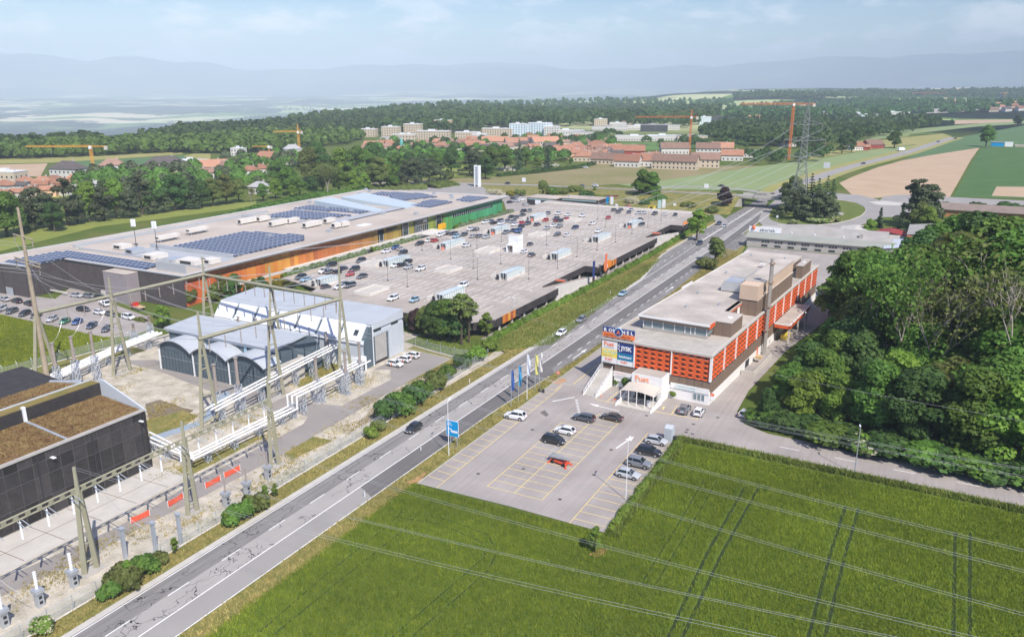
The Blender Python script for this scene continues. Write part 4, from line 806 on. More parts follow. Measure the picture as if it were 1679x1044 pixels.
# roof sign: navy over orange, round emblem in the middle
rs = part('roof_sign', NAVY, (-24.4, -17.0, BB - .30, BB - .02, 12.25, 13.35)); part('roof_sign', ORP, (-24.4, -17.0, BB - .30, BB - .02, 11.2, 12.23)); part('roof_sign_back', GALV, (-24.4, -17.0, BB - .018, BB + .06, 11.2, 13.35))
for x in (-23.6, -22.2, -20.8, -19.4, -17.8): part('sign_bracket', DARKM, (x - .05, x + .05, BB - .2, BB + 1.2, 10.9, 11.2))
for ch, x in zip('ROM', (-24.15, -23.05, -22.05)): lettering(ch, 1.05, WPAINT, rs, (x, BB - .33, 12.38), 'S', .02, bold=.04, sx=1.05)
for ch, x in zip('NEL', (-19.95, -18.8, -17.85)): lettering(ch, 1.05, WPAINT, rs, (x, BB - .33, 12.38), 'S', .02, bold=.04, sx=1.05)
def disc(m, x, z, r, y0, y1, nm):
    b = MB(); b.tube((x, y1, z), (x, y0, z), r, r, 20); return b.build(nm, m, st)
disc(mat('pale_blue_rim', (.45, .62, .75), .5, .05), -20.7, 12.55, 1.02, BB - .36, BB - .1, 'emblem_rim'); disc(NAVY, -20.7, 12.55, .84, BB - .40, BB - .2, 'emblem_disc'); lettering('A', 1.15, REDP, st, (-20.7, BB - .43, 12.15), 'S', .02, bold=.04, align='CENTER')
lettering('CENTRE COMMERCIAL', .52, mat('maroon_print', (.32, .06, .03), .6, .05), st, (-24.1, BB - .33, 11.5), 'S', .02, sx=1.18)
# entrance box, canopy, ramp walls
part('entrance_box', WPAINT, (-15.5, -8.8, -6.2, FY, 0, 5.5)); part('entrance_roof', SLAB, (-15.3, -9.0, -6.0, FY - .02, 5.501, 5.56))
lettering('Fust', 1.5, mat('salmon_print', (.86, .36, .20), .5, .05), st, (-14.8, -6.24, 4.15), 'S', .03, bold=.04, sx=1.25); lettering('Et ça fonctionne.', .6, GREYP, st, (-14.6, -6.24, 3.55), 'S', .02, sx=1.05)
part('entrance_glass', GLASS, (-14.6, -9.6, -6.26, -6.21, .3, 2.5))
for x in (-14.6, -13.4, -12.2, -11.0, -9.7): part('door_frame', ALU, (x - .05, x + .05, -6.32, -6.27, .25, 2.6))
cb = MB(); N = 8
for k in range(N):
    t0, t1 = k/N, (k+1)/N; z0, z1 = 3.0 + .42*math.sin(math.pi*t0), 3.0 + .42*math.sin(math.pi*t1); x0, x1 = -16.0 + 7.2*t0, -16.0 + 7.2*t1
    cb.face([(x0, -10.6, z0), (x1, -10.6, z1), (x1, -6.3, z1 + .5), (x0, -6.3, z0 + .5)]); cb.face([(x0, -10.6, z0-.06), (x0, -6.3, z0 + .44), (x1, -6.3, z1 + .44), (x1, -10.6, z1-.06)])
cb.build('canopy', mat('pale_canopy', (.60, .53, .45), .6, .08), st)
for x in np.linspace(-16.0, -8.8, 5): part('canopy_post', WPAINT, (x - .07, x + .07, -10.65, -10.5, 0, 3.0 + .4*math.sin(math.pi*(x + 16)/7.2)))
for x in (-16.05, -8.75): part('canopy_rail', WPAINT, (x - .06, x + .06, -10.5, -6.3, 2.85, 3.0))
for x in (-16.3, -8.6):
    w = MB(); w.profile([(-12.2, 0), (-6.2, 0), (-6.2, 1.6), (-11.9, .5)], 'x', x - .15, x + .15); w.build('ramp_wall', WPAINT, st)
part('entrance_floor', CONC_PALE, (-16.1, -8.8, -11.8, -6.2, .03, .12)); part('notice_board', WPAINT, (-10.6, -9.8, -9.4, -9.3, .1, 1.4))
part('trolley_rack', DARKM, (-14.4, -11.6, -7.8, -7.0, .12, 1.0))
# outside stair under the billboard
for k in range(16): part('step', CONC_PALE, (-24.6, -21.9, -10.2 + k*.5, -10.2 + (k+1)*.5 + .02, 0, .2 + k*.225))
part('landing', CONC, (-24.6, -21.9, -2.16, FY + 6, 3.4, 3.62)); part('sign_column', CONC_PALE, (-24.7, -24.35, FY, FY + .35, 0, 5.0))
for x in (-24.7, -21.8):
    w = MB(); w.profile([(-10.4, 0), (-2.2, 0), (-2.2, 3.6), (-10.2, .15)], 'x', x - .1, x + .1); w.build('stair_cheek', WPAINT, st)
    w = MB(); w.tube((x, -10.2, 1.1), (x, -2.2, 4.6), .05, .05, 5); w.tube((x, -10.2, .7), (x, -2.2, 4.2), .035, .035, 5)
    for k in range(8): yy = -10.2 + k*1.14; w.tube((x, yy, .1 + (yy + 10.2)*.43), (x, yy, 1.1 + (yy + 10.2)*.44), .045, .045, 5)
    w.build('handrail', WPAINT, st)
# basement windows, plinth shrubs are separate things
for x in (-3.4, -2.55, -1.7): part('window', GLASS2, (x, x + .72, FY - .03, FY + .015, .75, 2.0)); part('window_frame', WPAINT, (x - .06, x + .01, FY - .08, FY + .01, .68, 2.06), (x + .71, x + .78, FY - .08, FY + .01, .68, 2.06))
lettering('Cuisines et bains', .52, LBLUE, st, (-7.2, FY - .17, 2.98), 'S', .02, sx=1.2); lettering('Tél. Service après vente', .40, LBLUE, st, (-7.6, FY - .17, 2.5), 'S', .02, sx=1.2); lettering('Réparations', .5, mat('salmon_faint', (.84, .55, .42), .6, .04), st, (-21.3, FY - .17, 3.1), 'S', .02, sx=1.1); lettering('Location et Service', .42, GREYP, st, (-21.3, FY - .17, 2.55), 'S', .02, sx=1.1)
# upper storey
part('upper_storey', BROWN_D, (-19.8, -4.6, 12.9, 96, 10.62, 13.2)); UR = part('upper_roof', GRAVEL_ROOF, (-20.6, -4.3, 8.6, 96.5, 13.35, 13.9)); part('roof_fascia', WPAINT, (-20.75, -4.15, 8.45, 8.6, 13.55, 14.0), (-20.75, -20.6, 8.6, 96.5, 13.55, 14.0)); part('roof_edge', BROWN_D, (-20.5, -4.4, 8.62, 12.8, 12.95, 13.349))
part('orange_return', ORANGE, (-4.3, -4.12, 8.6, 12.0, 13.0, 13.9)); part('glazing', GLASS2, (-19.6, -4.9, 9.3, 9.36, 11.2, 12.94)); part('glazing', GLASS2, (-4.88, -4.82, 9.4, 12.8, 11.2, 12.94)); part('glazing_sill', CONC, (-19.8, -4.75, 9.1, 9.5, 10.66, 11.2)); part('glazed_room', BROWN_D, (-19.4, -5.0, 11.5, 12.88, 10.66, 12.9))
for x in (-19.7, -17.6, -15.0, -12.3, -9.9, -8.6, -7.6, -5.0): part('mullion', WPAINT, (x - .09, x + .09, 9.2, 9.298, 10.9, 12.95))
part('glass_door', WPAINT, (-9.9, -7.5, 9.15, 9.24, 10.7, 11.0), (-9.9, -7.5, 9.15, 9.24, 12.75, 12.94))
def clad(x0, x1, y0, y1, z0, z1, m, step=1.6):
    n = max(1, int((x1-x0)/step)); part('block', BROWN_D, (x0 + .06, x1 - .06, y0 + .06, y1 - .06, z0, z1 - .02))
    for k in range(n): a = x0 + (x1-x0)*k/n; part('cladding_panel', m, (a + .03, a + (x1-x0)/n - .03, y0, y0 + .055, z0 + .05, z1 - .1))
    n = max(1, int((y1-y0)/step))
    for k in range(n): a = y0 + (y1-y0)*k/n; part('cladding_panel', m, (x1 - .055, x1, a + .03, a + (y1-y0)/n - .03, z0 + .05, z1 - .1))
    part('block_roof', GRAVEL_ROOF, (x0 - .1, x1 + .1, y0 - .1, y1 + .1, z1, z1 + .16))
clad(-4.6, -.8, 13.0, 21.5, 10.62, 13.75, BROWN); part('roof_dome', WPAINT, (-2.8, -1.9, 16.5, 17.5, 13.9, 14.1))
clad(-4.9, -.7, 32.8, 36.4, 10.62, 14.3, BROWN); clad(-4.5, -.6, 36.4, 68, 10.62, 14.6, BROWN, 1.2)
part('beige_block', BEIGE, (-5.0, -.65, 32.6, 37.2, 14.47, 18.0)); part('beige_hall', BEIGE, (-5.2, -.75, 37.4, 68, 14.77, 17.8)); part('hall_roof', GRAVEL_ROOF, (-5.3, -.6, 37.3, 68.2, 17.8, 18.0)); part('parapet', CONC, (-5.4, -.5, 37.2, 37.5, 17.99, 18.2), (-5.4, -5.2, 37.6, 68.2, 17.99, 18.2)); part('rear_wall', WPAINT, (-6.4, -5.21, 66, 68.4, 14.0, 17.5))
clad(-2.2, .1 - .5, 79, 90, 10.62, 14.2, BROWN); part('roof_dome', WPAINT, (-1.6, -.8, 84, 85, 14.36, 14.5))
part('orange_return', ORANGE, (-5.2, -4.31, 22, 32.5, 13.0, 13.9)); part('white_door', WPAINT, (-4.8, -4.59, 30.5, 32.4, 10.7, 13.0))
# air handling on the roof
hv = MB(); hv.profile([(-11.8, 14.1), (-7.0, 14.1), (-7.0, 16.6), (-11.0, 16.6), (-11.8, 15.6)], 'y', 40, 44); hv.box(-10.8, -7.0, 44, 54, 14.1, 17.0); hv.build('air_handler', ALU, st); part('air_handler', SLAB, (-10.6, -7.2, 44.2, 53.8, 17.0, 17.1)); part('duct', GALV, (-11.5, -8, 56, 60, 13.95, 15.6), (-9, -6, 60, 64, 13.95, 15.2), (-12.6, -11.6, 55, 58.5, 13.95, 14.9))
d = MB(); d.lathe((-10.2, 73, 14.6), [(.05, 0), (.5, .08), (.85, .3), (.87, .34)], 14); d.tube((-10.2, 73, 13.9), (-10.2, 73, 14.7), .06); d.build('satellite_dish', WPAINT, st)
for k, (x, y) in enumerate([(-14, 20), (-16, 34), (-8, 26), (-17, 60), (-13, 80), (-8, 88), (-18, 88)]): part('roof_vent', GALV, (x, x + .5, y, y + .5, 13.9, 14.5))
# stains with a shape of their own: pale gravel patches on the roof
# chimney pair
c = MB(); c.tube((.75, 37.5, 0), (.75, 37.5, 24.0),   .36, .36, 12); c.tube((.75, 38.7, 0), (.75, 38.7, 23.2), .30, .30, 12); c.build('chimney', mat('dull_flue', (.40, .37, .34), .6, .12, metal=.3), st, smooth=False)
for z in (6, 12, 18, 22.6): part('chimney_band', mat('rust_band', (.30, .20, .13), .8, .2), (.2, 1.3, 37.0, 39.2, z, z + .18))
# delivery canopy
part('delivery_canopy', GRAVEL_ROOF, (.2, 4.0, 48.5, 71.5, 4.75, 5.15)); part('canopy_edge', WPAINT, (4.01, 4.2, 48.3, 71.6, 4.95, 5.3), (.2, 4.0, 48.28, 48.48, 4.95, 5.3)); part('canopy_fascia', ORANGE, (4.01, 4.16, 48.4, 71.6, 4.1, 4.94), (.2, 4.0, 48.3, 48.46, 4.1, 4.94))
for y in (50, 60, 70): part('canopy_post', CONC_PALE, (3.4, 3.8, y, y + .4, 0, 4.74))
part('loading_wall', CONC_PALE, (.2, 3.2, 20, 20.4, 0, 1.1), (2.9, 3.2, 20.4, 36, 0, 1.1)); part('loading_door', DARKM, (-.05, .06, 24, 27, .2, 2.05)); part('pallet', mat('pallet_wood', (.55, .40, .20), .9, .15), (.6, 2.0, 30, 31.4, 1.1, 1.6)); part('rear_board', WPAINT, (-23.5, -23.35, 44, 52, 10.9, 12.6))
part('skip', YEL, (1.2, 3.0, 52, 55, .1, 1.4)); part('fire_box', REDP, (-.05, .15, 33.5, 34.2, .8, 2.6))
for k in range(2): ptree('bush', *[(1014, 632), (1030, 637)][k], 618, .8, label=['leafy green shrub by the outside stair of the shop', 'rounded green shrub left of the shop entrance box'][k])
ptree('bush_l', 1104, 652, 640, .6, label='small shrub on the bank right of the shop entrance')
# ================================================================ the substation
BLUEGREY = mat('blue_grey_cladding', (.10, .135, .16), .6, .10, .4, 3); PALEGREY = mat('pale_grey_cladding', (.52, .56, .60), .55, .05, .3, 3); ROOFGREY = mat('pale_roof_sheet', (.44, .47, .50), .5, .07, .2, 2); PWHITE = mat('white_sheet', (.80, .82, .84), .5, .04, .4, 3)
BLACKP = mat('black_cladding', (.040, .036, .036), .7, .3, .8, 3, rand=.5); SEDUM = mat('sedum_roof', (.15, .075, .035), .95, .2, .55, 3.0, bump=.9, rgb2=(.30, .215, .085)); SEDUM_G = mat('sedum_green', (.16, .15, .04), .95, .2, .4, 3.0, bump=.8, rgb2=(.27, .19, .07))
KHAKI = mat('khaki_steel', (.29, .28, .20), .7, .10, .8, 4); PORCELAIN = mat('porcelain', (.33, .28, .25), .4, .08); DUCT = mat('white_duct', (.82, .81, .78), .5, .05, .5, 3); LATT = mat('lattice_steel', (.45, .49, .54), .5, .08, metal=.35); WOODP = mat('weathered_pole', (.36, .30, .22), .9, .15, .8, 5)
# black hall with the planted saw-tooth roof
bh = thing('black_hall', 'black clad industrial hall with reddish planted roof at the left picture edge', 'building', (-125, 60, 0))
def wbox(p, name, m, *bs):
    b = MB()
    for q in bs: b.box(*q)
    return b.build(name, m, p)
b = MB(); b.profile([(-113.95, 0), (-113.95, 10.45), (-124.6, 11.3), (-124.6, 13.6), (-126.6, 13.6), (-136, 12.2), (-147, 13), (-147, 0)], 'y', 24, 81.9); b.build('body', BLACKP, bh)
for (y0, y1) in ((24, 68.1), (68.6, 81.6)):
    b = MB(); b.profile([(-114.3, 10.52), (-114.3, 10.66), (-124.5, 11.52), (-124.5, 11.36)], 'y', y0, y1); b.build('planted_roof', SEDUM, bh)
b = MB(); b.profile([(-124.75, 13.62), (-124.75, 13.74), (-126.8, 13.74), (-126.8, 13.62)], 'y', 24, 81.8); b.build('planted_roof', SEDUM_G, bh)
for (y0, y1) in ((24, 60), (60.4, 79.8)):
    b = MB(); b.profile([(-127.3, 13.56), (-127.3, 13.72), (-135.6, 12.5), (-135.6, 12.3)], 'y', y0, y1); b.build('planted_roof', SEDUM, bh)
b = MB(); b.profile([(-127.4, 13.4), (-127.4, 14.1), (-136.2, 12.6), (-136.2, 11.9)], 'y', 80.0, 80.4); b.build('gable_coping', PALEGREY, bh)
b = MB(); b.profile([(-113.7, 10.3), (-113.7, 10.75), (-123.6, 14.2), (-124.9, 14.2), (-124.9, 11.0)], 'y', 81.92, 82.2); b.build('gable_upstand', PALEGREY, bh); wbox(bh, 'end_wall', BLACKP, (-124.9, -113.8, 81.91, 82.15, 0, 10.29))
wbox(bh, 'eaves_trim', CONC, (-114.28, -113.6, 24, 81.9, 10.46, 10.74)); b = MB(); b.profile([(-114.3, 10.55), (-114.3, 10.78), (-124.6, 11.7), (-124.6, 11.4)], 'y', 68.12, 68.55); b.build('roof_divider', GALV, bh); wbox(bh, 'white_fin', PWHITE, (-124.9, -124.3, 68.1, 68.6, 11.5, 14.0)); wbox(bh, 'ridge_trim', PALEGREY, (-127.0, -126.81, 24, 81.8, 13.4, 13.95))
pane = [MB().box(0, .08, 0, 2.02, 0, h_).mesh('facade_panel', BLACKP) for h_ in (3.0, 3.4, 2.2, 1.5)]
zz = [.15, 3.25, 6.75, 9.0]
for k in range(26):
    for r_ in range(4): place(pane[r_], 'facade_panel', (-113.94 + 125 + (.03 if (k*3 + r_) % 4 == 0 else 0), 26.0 + k*2.14 - 60, zz[r_]), 0, bh)
for z in (.08, 3.18, 6.68, 8.95): wbox(bh, 'facade_rail', mat('grid_steel', (.10, .095, .095), .7, .1), (-113.95, -113.78, 26, 81.6, z, z + .07))
for k in range(26): wbox(bh, 'facade_post', MATS['grid_steel'], (-113.95, -113.80, 26.0 + k*2.14 - .08, 26.0 + k*2.14 - .02, .1, 10.4))
for k in range(7): wbox(bh, 'downpipe', DARKM, (-113.95, -113.72, 27 + k*9.0, 27.2 + k*9.0, 0, 10.4))
wbox(bh, 'wall_lamp', PWHITE, (-113.8, -112.9, 65.0, 65.5, 9.0, 9.15)); wbox(bh, 'wall_lamp', PWHITE, (-113.8, -112.9, 80.6, 81.0, 9.0, 9.15))
sp_ = np.random.default_rng(5); n_ = 5200; sx_ = sp_.uniform(-124.3, -114.6, n_); sy_ = sp_.uniform(45, 81.4, n_); sx2 = sp_.uniform(-135.3, -127.6, 2400); sy2 = sp_.uniform(50, 79.6, 2400)
rp_ = blades('roof_plants', None, np.concatenate([np.stack([sx_, sy_, 10.66 + (-114.3 - sx_)*.0843], 1), np.stack([sx2, sy2, 13.72 - (-127.3 - sx2)*.147], 1)]), .16, .10, 'sedum', 81, .6, None, per=3); rp_.parent = bh; rp_.location = (125, -60, 0)
# vaulted hall
vh = thing('vaulted_hall', 'dark blue-grey substation hall with three arched roof bays', 'building', (-138, 124, 0))
VX = [-154.7, -143.55, -132.4, -121.25]
for k in range(3):
    x0, x1 = VX[k], VX[k+1]; arc = [(x0 + (x1-x0)*t, 5.75 + 2.15*math.sin(math.pi*t)**.85) for t in np.linspace(0, 1, 13)]
    b = MB(); b.profile([(x0 + .2, .02), (x1 - .2, .02)] + [(min(max(x, x0+.2), x1-.2), z - .2) for x, z in arc[::-1]], 'y', 117.5, 121.9); b.build('front_wall', BLUEGREY, vh)
    b = MB(); b.profile(arc + [(x, z - .22) for x, z in arc[::-1]], 'y', 116.6, 122.0); b.build('vault_roof', ROOFGREY, vh)
    wbox(vh, 'downpipe', PWHITE, (x0 - .1, x0 + .12, 117.2, 117.45, 0, 5.6)); wbox(vh, 'service_rail', GALV, (x0 + .5, x1 - .5, 117.40, 117.46, 3.2, 3.25))
    for j in range(10): wbox(vh, 'wall_seam', DARKM, (x0 + .7 + j*1.08, x0 + .74 + j*1.08, 117.44, 117.5, .1, 5.2 if 0 < j < 9 else 4.8))
wbox(vh, 'rear_hall', BLUEGREY, (-156.6, -122.6, 122.1, 130.6, 0, 8.4)); wbox(vh, 'rear_wall_trim', PALEGREY, (-157, -122.4, 121.6, 122.1, 7.7, 8.5))
b = MB(); b.profile([(121.3, 8.6), (131.4, 9.3), (131.4, 9.0), (121.3, 8.3)], 'x', -157.2, -122.0); b.build('rear_roof', ROOFGREY, vh)
for k in range(9): wbox(vh, 'roof_seam', ALU, (-156.5 + k*4.1, -156.4 + k*4.1, 121.6, 121.7, 8.3, 8.75))
b = MB(); b.profile([(130.7, 0), (130.7, 9.0), (133.5, 8.2), (135.6, 6.0), (136.6, 3.0), (136.8, 0)], 'x', -150, -122.6); b.build('curved_rear', BLUEGREY, vh)
wbox(vh, 'concrete_wall', CONC_PALE, (-121.2, -120.8, 117.3, 128.5, 0, 5.2), (-122.4, -121.21, 128.2, 128.6, 0, 5.2)); wbox(vh, 'blue_door', mat('pale_blue_door', (.35, .52, .60), .5, .05), (-132.2, -131.4, 121.96, 122.05, 5.9, 7.7))
# big shed
bs = thing('big_shed', 'pale grey sheet metal substation shed with slanted white skylights', 'building', (-136, 147, 0))
b = MB(); b.profile([(139.3, 0), (139.3, 6.3), (142.2, 9.9), (154.7, 10.5), (154.7, 0)], 'x', -160.5, -112.3); b.build('body', PALEGREY, bs)
b = MB(); b.profile([(142.1, 9.95), (142.1, 10.1), (155.0, 10.72), (155.0, 10.52)], 'x', -160.8, -112.0); b.build('roof', ROOFGREY, bs)
for k in range(7):
    x0 = -160.2 + k*6.85; d = (9.9 - 6.3)/(142.2 - 139.3)
    b = MB(); b.raw([(x0, 139.25, 6.42), (x0 + 5.9, 139.25, 6.42), (x0 + 5.9, 142.0, 9.85), (x0, 142.0, 9.85), (x0, 139.0, 6.7), (x0 + 5.9, 139.0, 6.7), (x0 + 5.9, 141.75, 10.1), (x0, 141.75, 10.1)], [(4,5,6,7), (0,1,5,4), (1,2,6,5), (2,3,7,6), (3,0,4,7)]); b.build('skylight_panel', PWHITE, bs)
    b = MB(); b.raw([(x0 + 5.95, 139.6, 6.9), (x0 + 6.8, 139.6, 6.9), (x0 + 6.8, 141.8, 9.6), (x0 + 5.95, 141.8, 9.6)], [(0,1,2,3)]); b.build('vent_gap', BLUEGREY, bs)
b = MB(); b.raw([(-115.6, 139.7, 7.75), (-114.4, 139.7, 7.75), (-114.4, 140.6, 8.85), (-115.6, 140.6, 8.85)], [(0,1,2,3)]); b.build('roof_hatch', GLASS, bs)
wbox(bs, 'gutter', PWHITE, (-160.6, -112.2, 138.9, 139.28, 6.0, 6.35)); wbox(bs, 'plinth', PWHITE, (-160.6, -112.2, 139.1, 139.28, 0, 2.4))
b = MB(); b.profile([(139.2, .0), (139.2, 6.3), (141.2, 9.6), (142.2, 9.6), (142.2, 0)], 'x', -112.28, -111.95); b.build('dark_gable', BLUEGREY, bs); wbox(bs, 'corner_post', PWHITE, (-112.25, -111.9, 142.22, 142.5, 0, 9.8))
for k in range(8): wbox(bs, 'gable_sheet', PALEGREY, (-112.27, -112.02 + .015*(k % 2), 142.55 + k*1.52, 142.55 + (k+1)*1.52 - .03, 7.0 if k < 4 else .05, 7.9) if k < 4 else (-112.27, -112.02 + .015*(k % 2), 142.55 + k*1.52, 142.55 + (k+1)*1.52 - .03, .05, 7.9)); 
wbox(bs, 'gable_band', PALEGREY, (-112.27, -111.95, 142.5, 154.7, 8.7, 10.4)); wbox(bs, 'roller_door', CONC, (-112.27, -112.12, 143.2, 147.8, .7, 6.9)); wbox(bs, 'door_gap', DARKM, (-112.27, -112.15, 143.2, 147.8, 0, .7)); wbox(bs, 'door_frame', BLUEGREY, (-112.27, -111.98, 147.85, 148.3, 0, 6.95), (-112.27, -111.98, 142.8, 143.15, 0, 6.95))
for y0 in (143.2, 150): wbox(bs, 'gable_window', GLASS, (-112.27, -112.05, y0, y0 + 2.6, 7.95, 8.65))
wbox(bs, 'porch', PWHITE, (-112.9, -111.6, 136.9, 139.2, 0, 3.3)); wbox(bs, 'porch_door', GLASS, (-111.59, -111.55, 137.6, 138.5, .1, 2.3))
for k in range(10): wbox(bs, 'roof_seam', ALU, (-158 + k*4.8, -157.94 + k*4.8, 142.3, 142.4, 9.95, 10.25))
# ---------------------------------------------------------------- gantries
def tower(x, y, h, zb, label, sp=4.4, ax='y', group='steel gantry towers of the substation'):
    t = thing('gantry_tower', label, 'gantry tower', (x, y, 0), 0, group)
    for s in (-1, 1):
        p0 = (x, y + s*sp/2, 0) if ax == 'y' else (x + s*sp/2, y, 0); p1 = (x, y + s*.25, zb - .6) if ax == 'y' else (x + s*.25, y, zb - .6)
        b = MB(); b.tube(p0, p1, .48, .34, 4); b.build('leg', KHAKI, t)
    b = MB(); b.tube((x, y, zb - 1.6), (x, y, h), .40, .24, 4); b.build('mast', KHAKI, t)
    z = 1.6
    while z < zb - 2.5:
        w_ = sp/2*(1 - z/(zb - .6)); b = MB(); b.bar((x, y - w_, z), (x, y + w_, z), .22) if ax == 'y' else b.bar((x - w_, y, z), (x + w_, y, z), .22); b.build('rung', KHAKI, t); z += 2.6
    wbox(t, 'footing', CONC, (x - 1.1, x + 1.1, y - sp/2 - .8, y + sp/2 + .8, 0, .12))
    return t
tower(-118, 98.7, 23.3, 18.3, 'khaki gantry tower standing right of the pond'); tower(-117.5, 116, 19.4, 18.4, 'khaki gantry tower in front of the right arched bay'); tower(-112.5, 132.5, 26.5, 18.8, 'tallest khaki gantry tower at the gable of the big shed')
tower(-160, 111, 22.6, 18.2, 'khaki gantry tower beside the left end of the arched hall'); tower(-160, 137, 22.5, 18.3, 'khaki gantry tower behind the arched hall, at the beam corner'); tower(-136, 135.5, 23, 18.4, 'khaki gantry tower rising between the arched hall and the big shed')
tower(-95, 92, 16, 12.6, 'near khaki gantry tower closest to the big shed, by the road fence', 1.8); tower(-95, 74.3, 15.3, 12.3, 'near khaki gantry tower standing beyond the black hall corner', 1.8); tower(-94.8, 57, 15.5, 12.3, 'nearest khaki gantry tower beside the concrete apron', 1.8); tower(-94.8, 39.5, 15.5, 12.3, 'khaki gantry tower at the very left picture edge', 1.8)
INS = [(.10, 0)]
def insulator(m, p, L, r=.13):
    """hanging or standing string of discs"""
    n = max(4, int(L/.22)); prof = []
    for k in range(n): z = L*k/n; prof += [(r*.45, z), (r, z + L/n*.3), (r*.45, z + L/n*.6)]
    m.lathe(p, prof, 7); return m
def beam(p0, p1, label, fancy=False):
    t = thing('gantry_beam', label, 'gantry beam', p0, 0, 'steel gantry beams of the substation'); a, c = Vector(p0), Vector(p1); L = (c-a).length; d = (c-a)/L
    if not fancy: b = MB(); b.tube(a, c, .40, .40, 4); b.build('girder', KHAKI, t)
    else:
        for dz in (-.34, .34): b = MB(); b.tube(a + Vector((0, 0, dz)), c + Vector((0, 0, dz)), .14, .14, 4); b.build('chord', KHAKI, t)
        n = int(L/1.5)
        for k in range(n): q = a + d*(k + .5)*L/n; b = MB(); b.box(q.x - .10, q.x + .10, q.y - .3, q.y + .3, q.z - .33, q.z + .33); b.build('web_plate', KHAKI, t)
    n = max(2, int(L/3.4))
    for k in range(n):
        q = a + d*(k + .6)*L/n; b = MB(); insulator(b, (q.x, q.y, q.z - 3.1), 2.5, .16); b.tube((q.x, q.y, q.z - .6), (q.x, q.y, q.z - .3), .05); b.build('insulator', PORCELAIN if not fancy else PWHITE, t)
        if fancy: b = MB(); b.tube((q.x, q.y - .3, q.z - .5), (q.x + 1.8, q.y - .3, q.z - 1.0), .06); b.tube((q.x, q.y + .3, q.z - .5), (q.x + 1.8, q.y + .3, q.z - 1.0), .06); b.build('bracket', LATT, t)
    return t
beam((-118, 98.2, 18.0), (-112.6, 132.5, 18.5), 'plain khaki beam crossing above the arched bays'); beam((-164.5, 97, 17.4), (-160, 137, 18.0), 'plain khaki beam running from the tall pole past the service yard'); beam((-160, 137, 18.0), (-112.6, 132.5, 18.5), 'long khaki beam across the roof of the big shed')
beam((-95, 30, 12.0), (-95, 92, 12.2), 'perforated khaki beam nearest to the main road', True)
# ---------------------------------------------------------------- tall pole
tp = thing('transmission_pole', 'tall brown tapering transmission pole at the left behind the black hall', 'pole', (-165.6, 97, 0))
b = MB(); b.tube((-165.6, 97, 0), (-165.6, 97, 39.6), .62, .26, 8); b.build('pole', WOODP, tp)
for s in (-1, 1): b = MB(); b.tube((-165.6, 97 + s*3.0, 0), (-165.6, 97 + s*.3, 16.5), .48, .40, 4); b.build('leg', KHAKI, tp)
for z, L in ((33.5, 5.0), (28.5, 6.0), (27.8, 6.0)):
    b = MB(); b.bar((-165.6 - L, 97 + 1, z), (-165.6 + L, 97 - 1, z), .22); b.build('crossarm', WOODP, tp)
    for s in (-1, 1): b = MB(); b.tube((-165.6 + s*L*.9, 97 - s*.9, z - 1.6), (-165.6 + s*L*.9, 97 - s*.9, z), .10, .10, 6); b.build('insulator', PORCELAIN, tp)
# ---------------------------------------------------------------- bushings on lattice stands
def lattice(b, x, y, z0, z1, w0, w1, n=4, r=.05):
    cs = [(-1, -1), (1, -1), (1, 1), (-1, 1)]
    for cx_, cy_ in cs: b.bar((x + cx_*w0/2, y + cy_*w0/2, z0), (x + cx_*w1/2, y + cy_*w1/2, z1), r*2)
    for k in range(n):
        t0, t1 = k/n, (k+1)/n; za, zb = z0 + (z1-z0)*t0, z0 + (z1-z0)*t1; wa, wb = w0 + (w1-w0)*t0, w0 + (w1-w0)*t1
        for i in range(4):
            c0, c1 = cs[i], cs[(i+1) % 4]
            b.bar((x + c0[0]*wa/2, y + c0[1]*wa/2, za), (x + c1[0]*wb/2, y + c1[1]*wb/2, zb), r*1.3); b.bar((x + c1[0]*wa/2, y + c1[1]*wa/2, za), (x + c0[0]*wb/2, y + c0[1]*wb/2, zb), r*1.3); b.bar((x + c0[0]*wb/2, y + c0[1]*wb/2, zb), (x + c1[0]*wb/2, y + c1[1]*wb/2, zb), r*1.3)
    return b
BUSH = []
def bushing(px, py, top, split=.52, where=''):
    x, y = at(px, py); lo, hi = 1, 30
    for _ in range(30):
        m = (lo+hi)/2
        if pix(x, y, m)[1] > top: lo = m
        else: hi = m
    h = lo; t = thing('bushing_stand', where, 'bushing', (x, y, 0), 0, 'grey bushings on lattice stands'); BUSH.append((x, y, h))
    lattice(MB(), x, y, 0, h*split, 1.3, 1.0, 4).build('stand', LATT, t); wbox(t, 'footing', CONC, (x - .9, x + .9, y - .9, y + .9, 0, .15))
    b = MB(); b.lathe((x, y, h*split), [(.42, 0), (.42, .5), (.30, .6)] + [q for k in range(9) for q in ((.26, .6 + k*(h*(1-split) - 1)/9), (.34, .72 + k*(h*(1-split) - 1)/9))] + [(.24, h*(1-split) - .35), (.46, h*(1-split) - .3), (.46, h*(1-split) - .1)], 8); b.build('bushing', PORCELAIN, t)
for px_, py_, top, wh in [(360, 690, 596, 'bushing stand right of the pond tower, left one of the pair'), (395, 678, 585, 'bushing stand right of the pond tower, right one of the pair'), (522, 660, 585, 'bushing stand on the gravel island, left one of three'), (569, 647, 575, 'bushing stand on the gravel island, middle one of three'), (592, 630, 560, 'bushing stand beside the white porch of the big shed'),
    (98, 642, 561, 'bushing stand right of the tall pole, first of three'), (128, 631, 551, 'bushing stand right of the tall pole, second of three'), (160, 624, 542, 'bushing stand right of the tall pole, third of three'), (221, 556, 529, 'short bushing left of the arched hall, by the white ducts'), (247, 545, 517, 'short bushing at the left corner of the arched hall')]: bushing(px_, py_, top, where=wh)
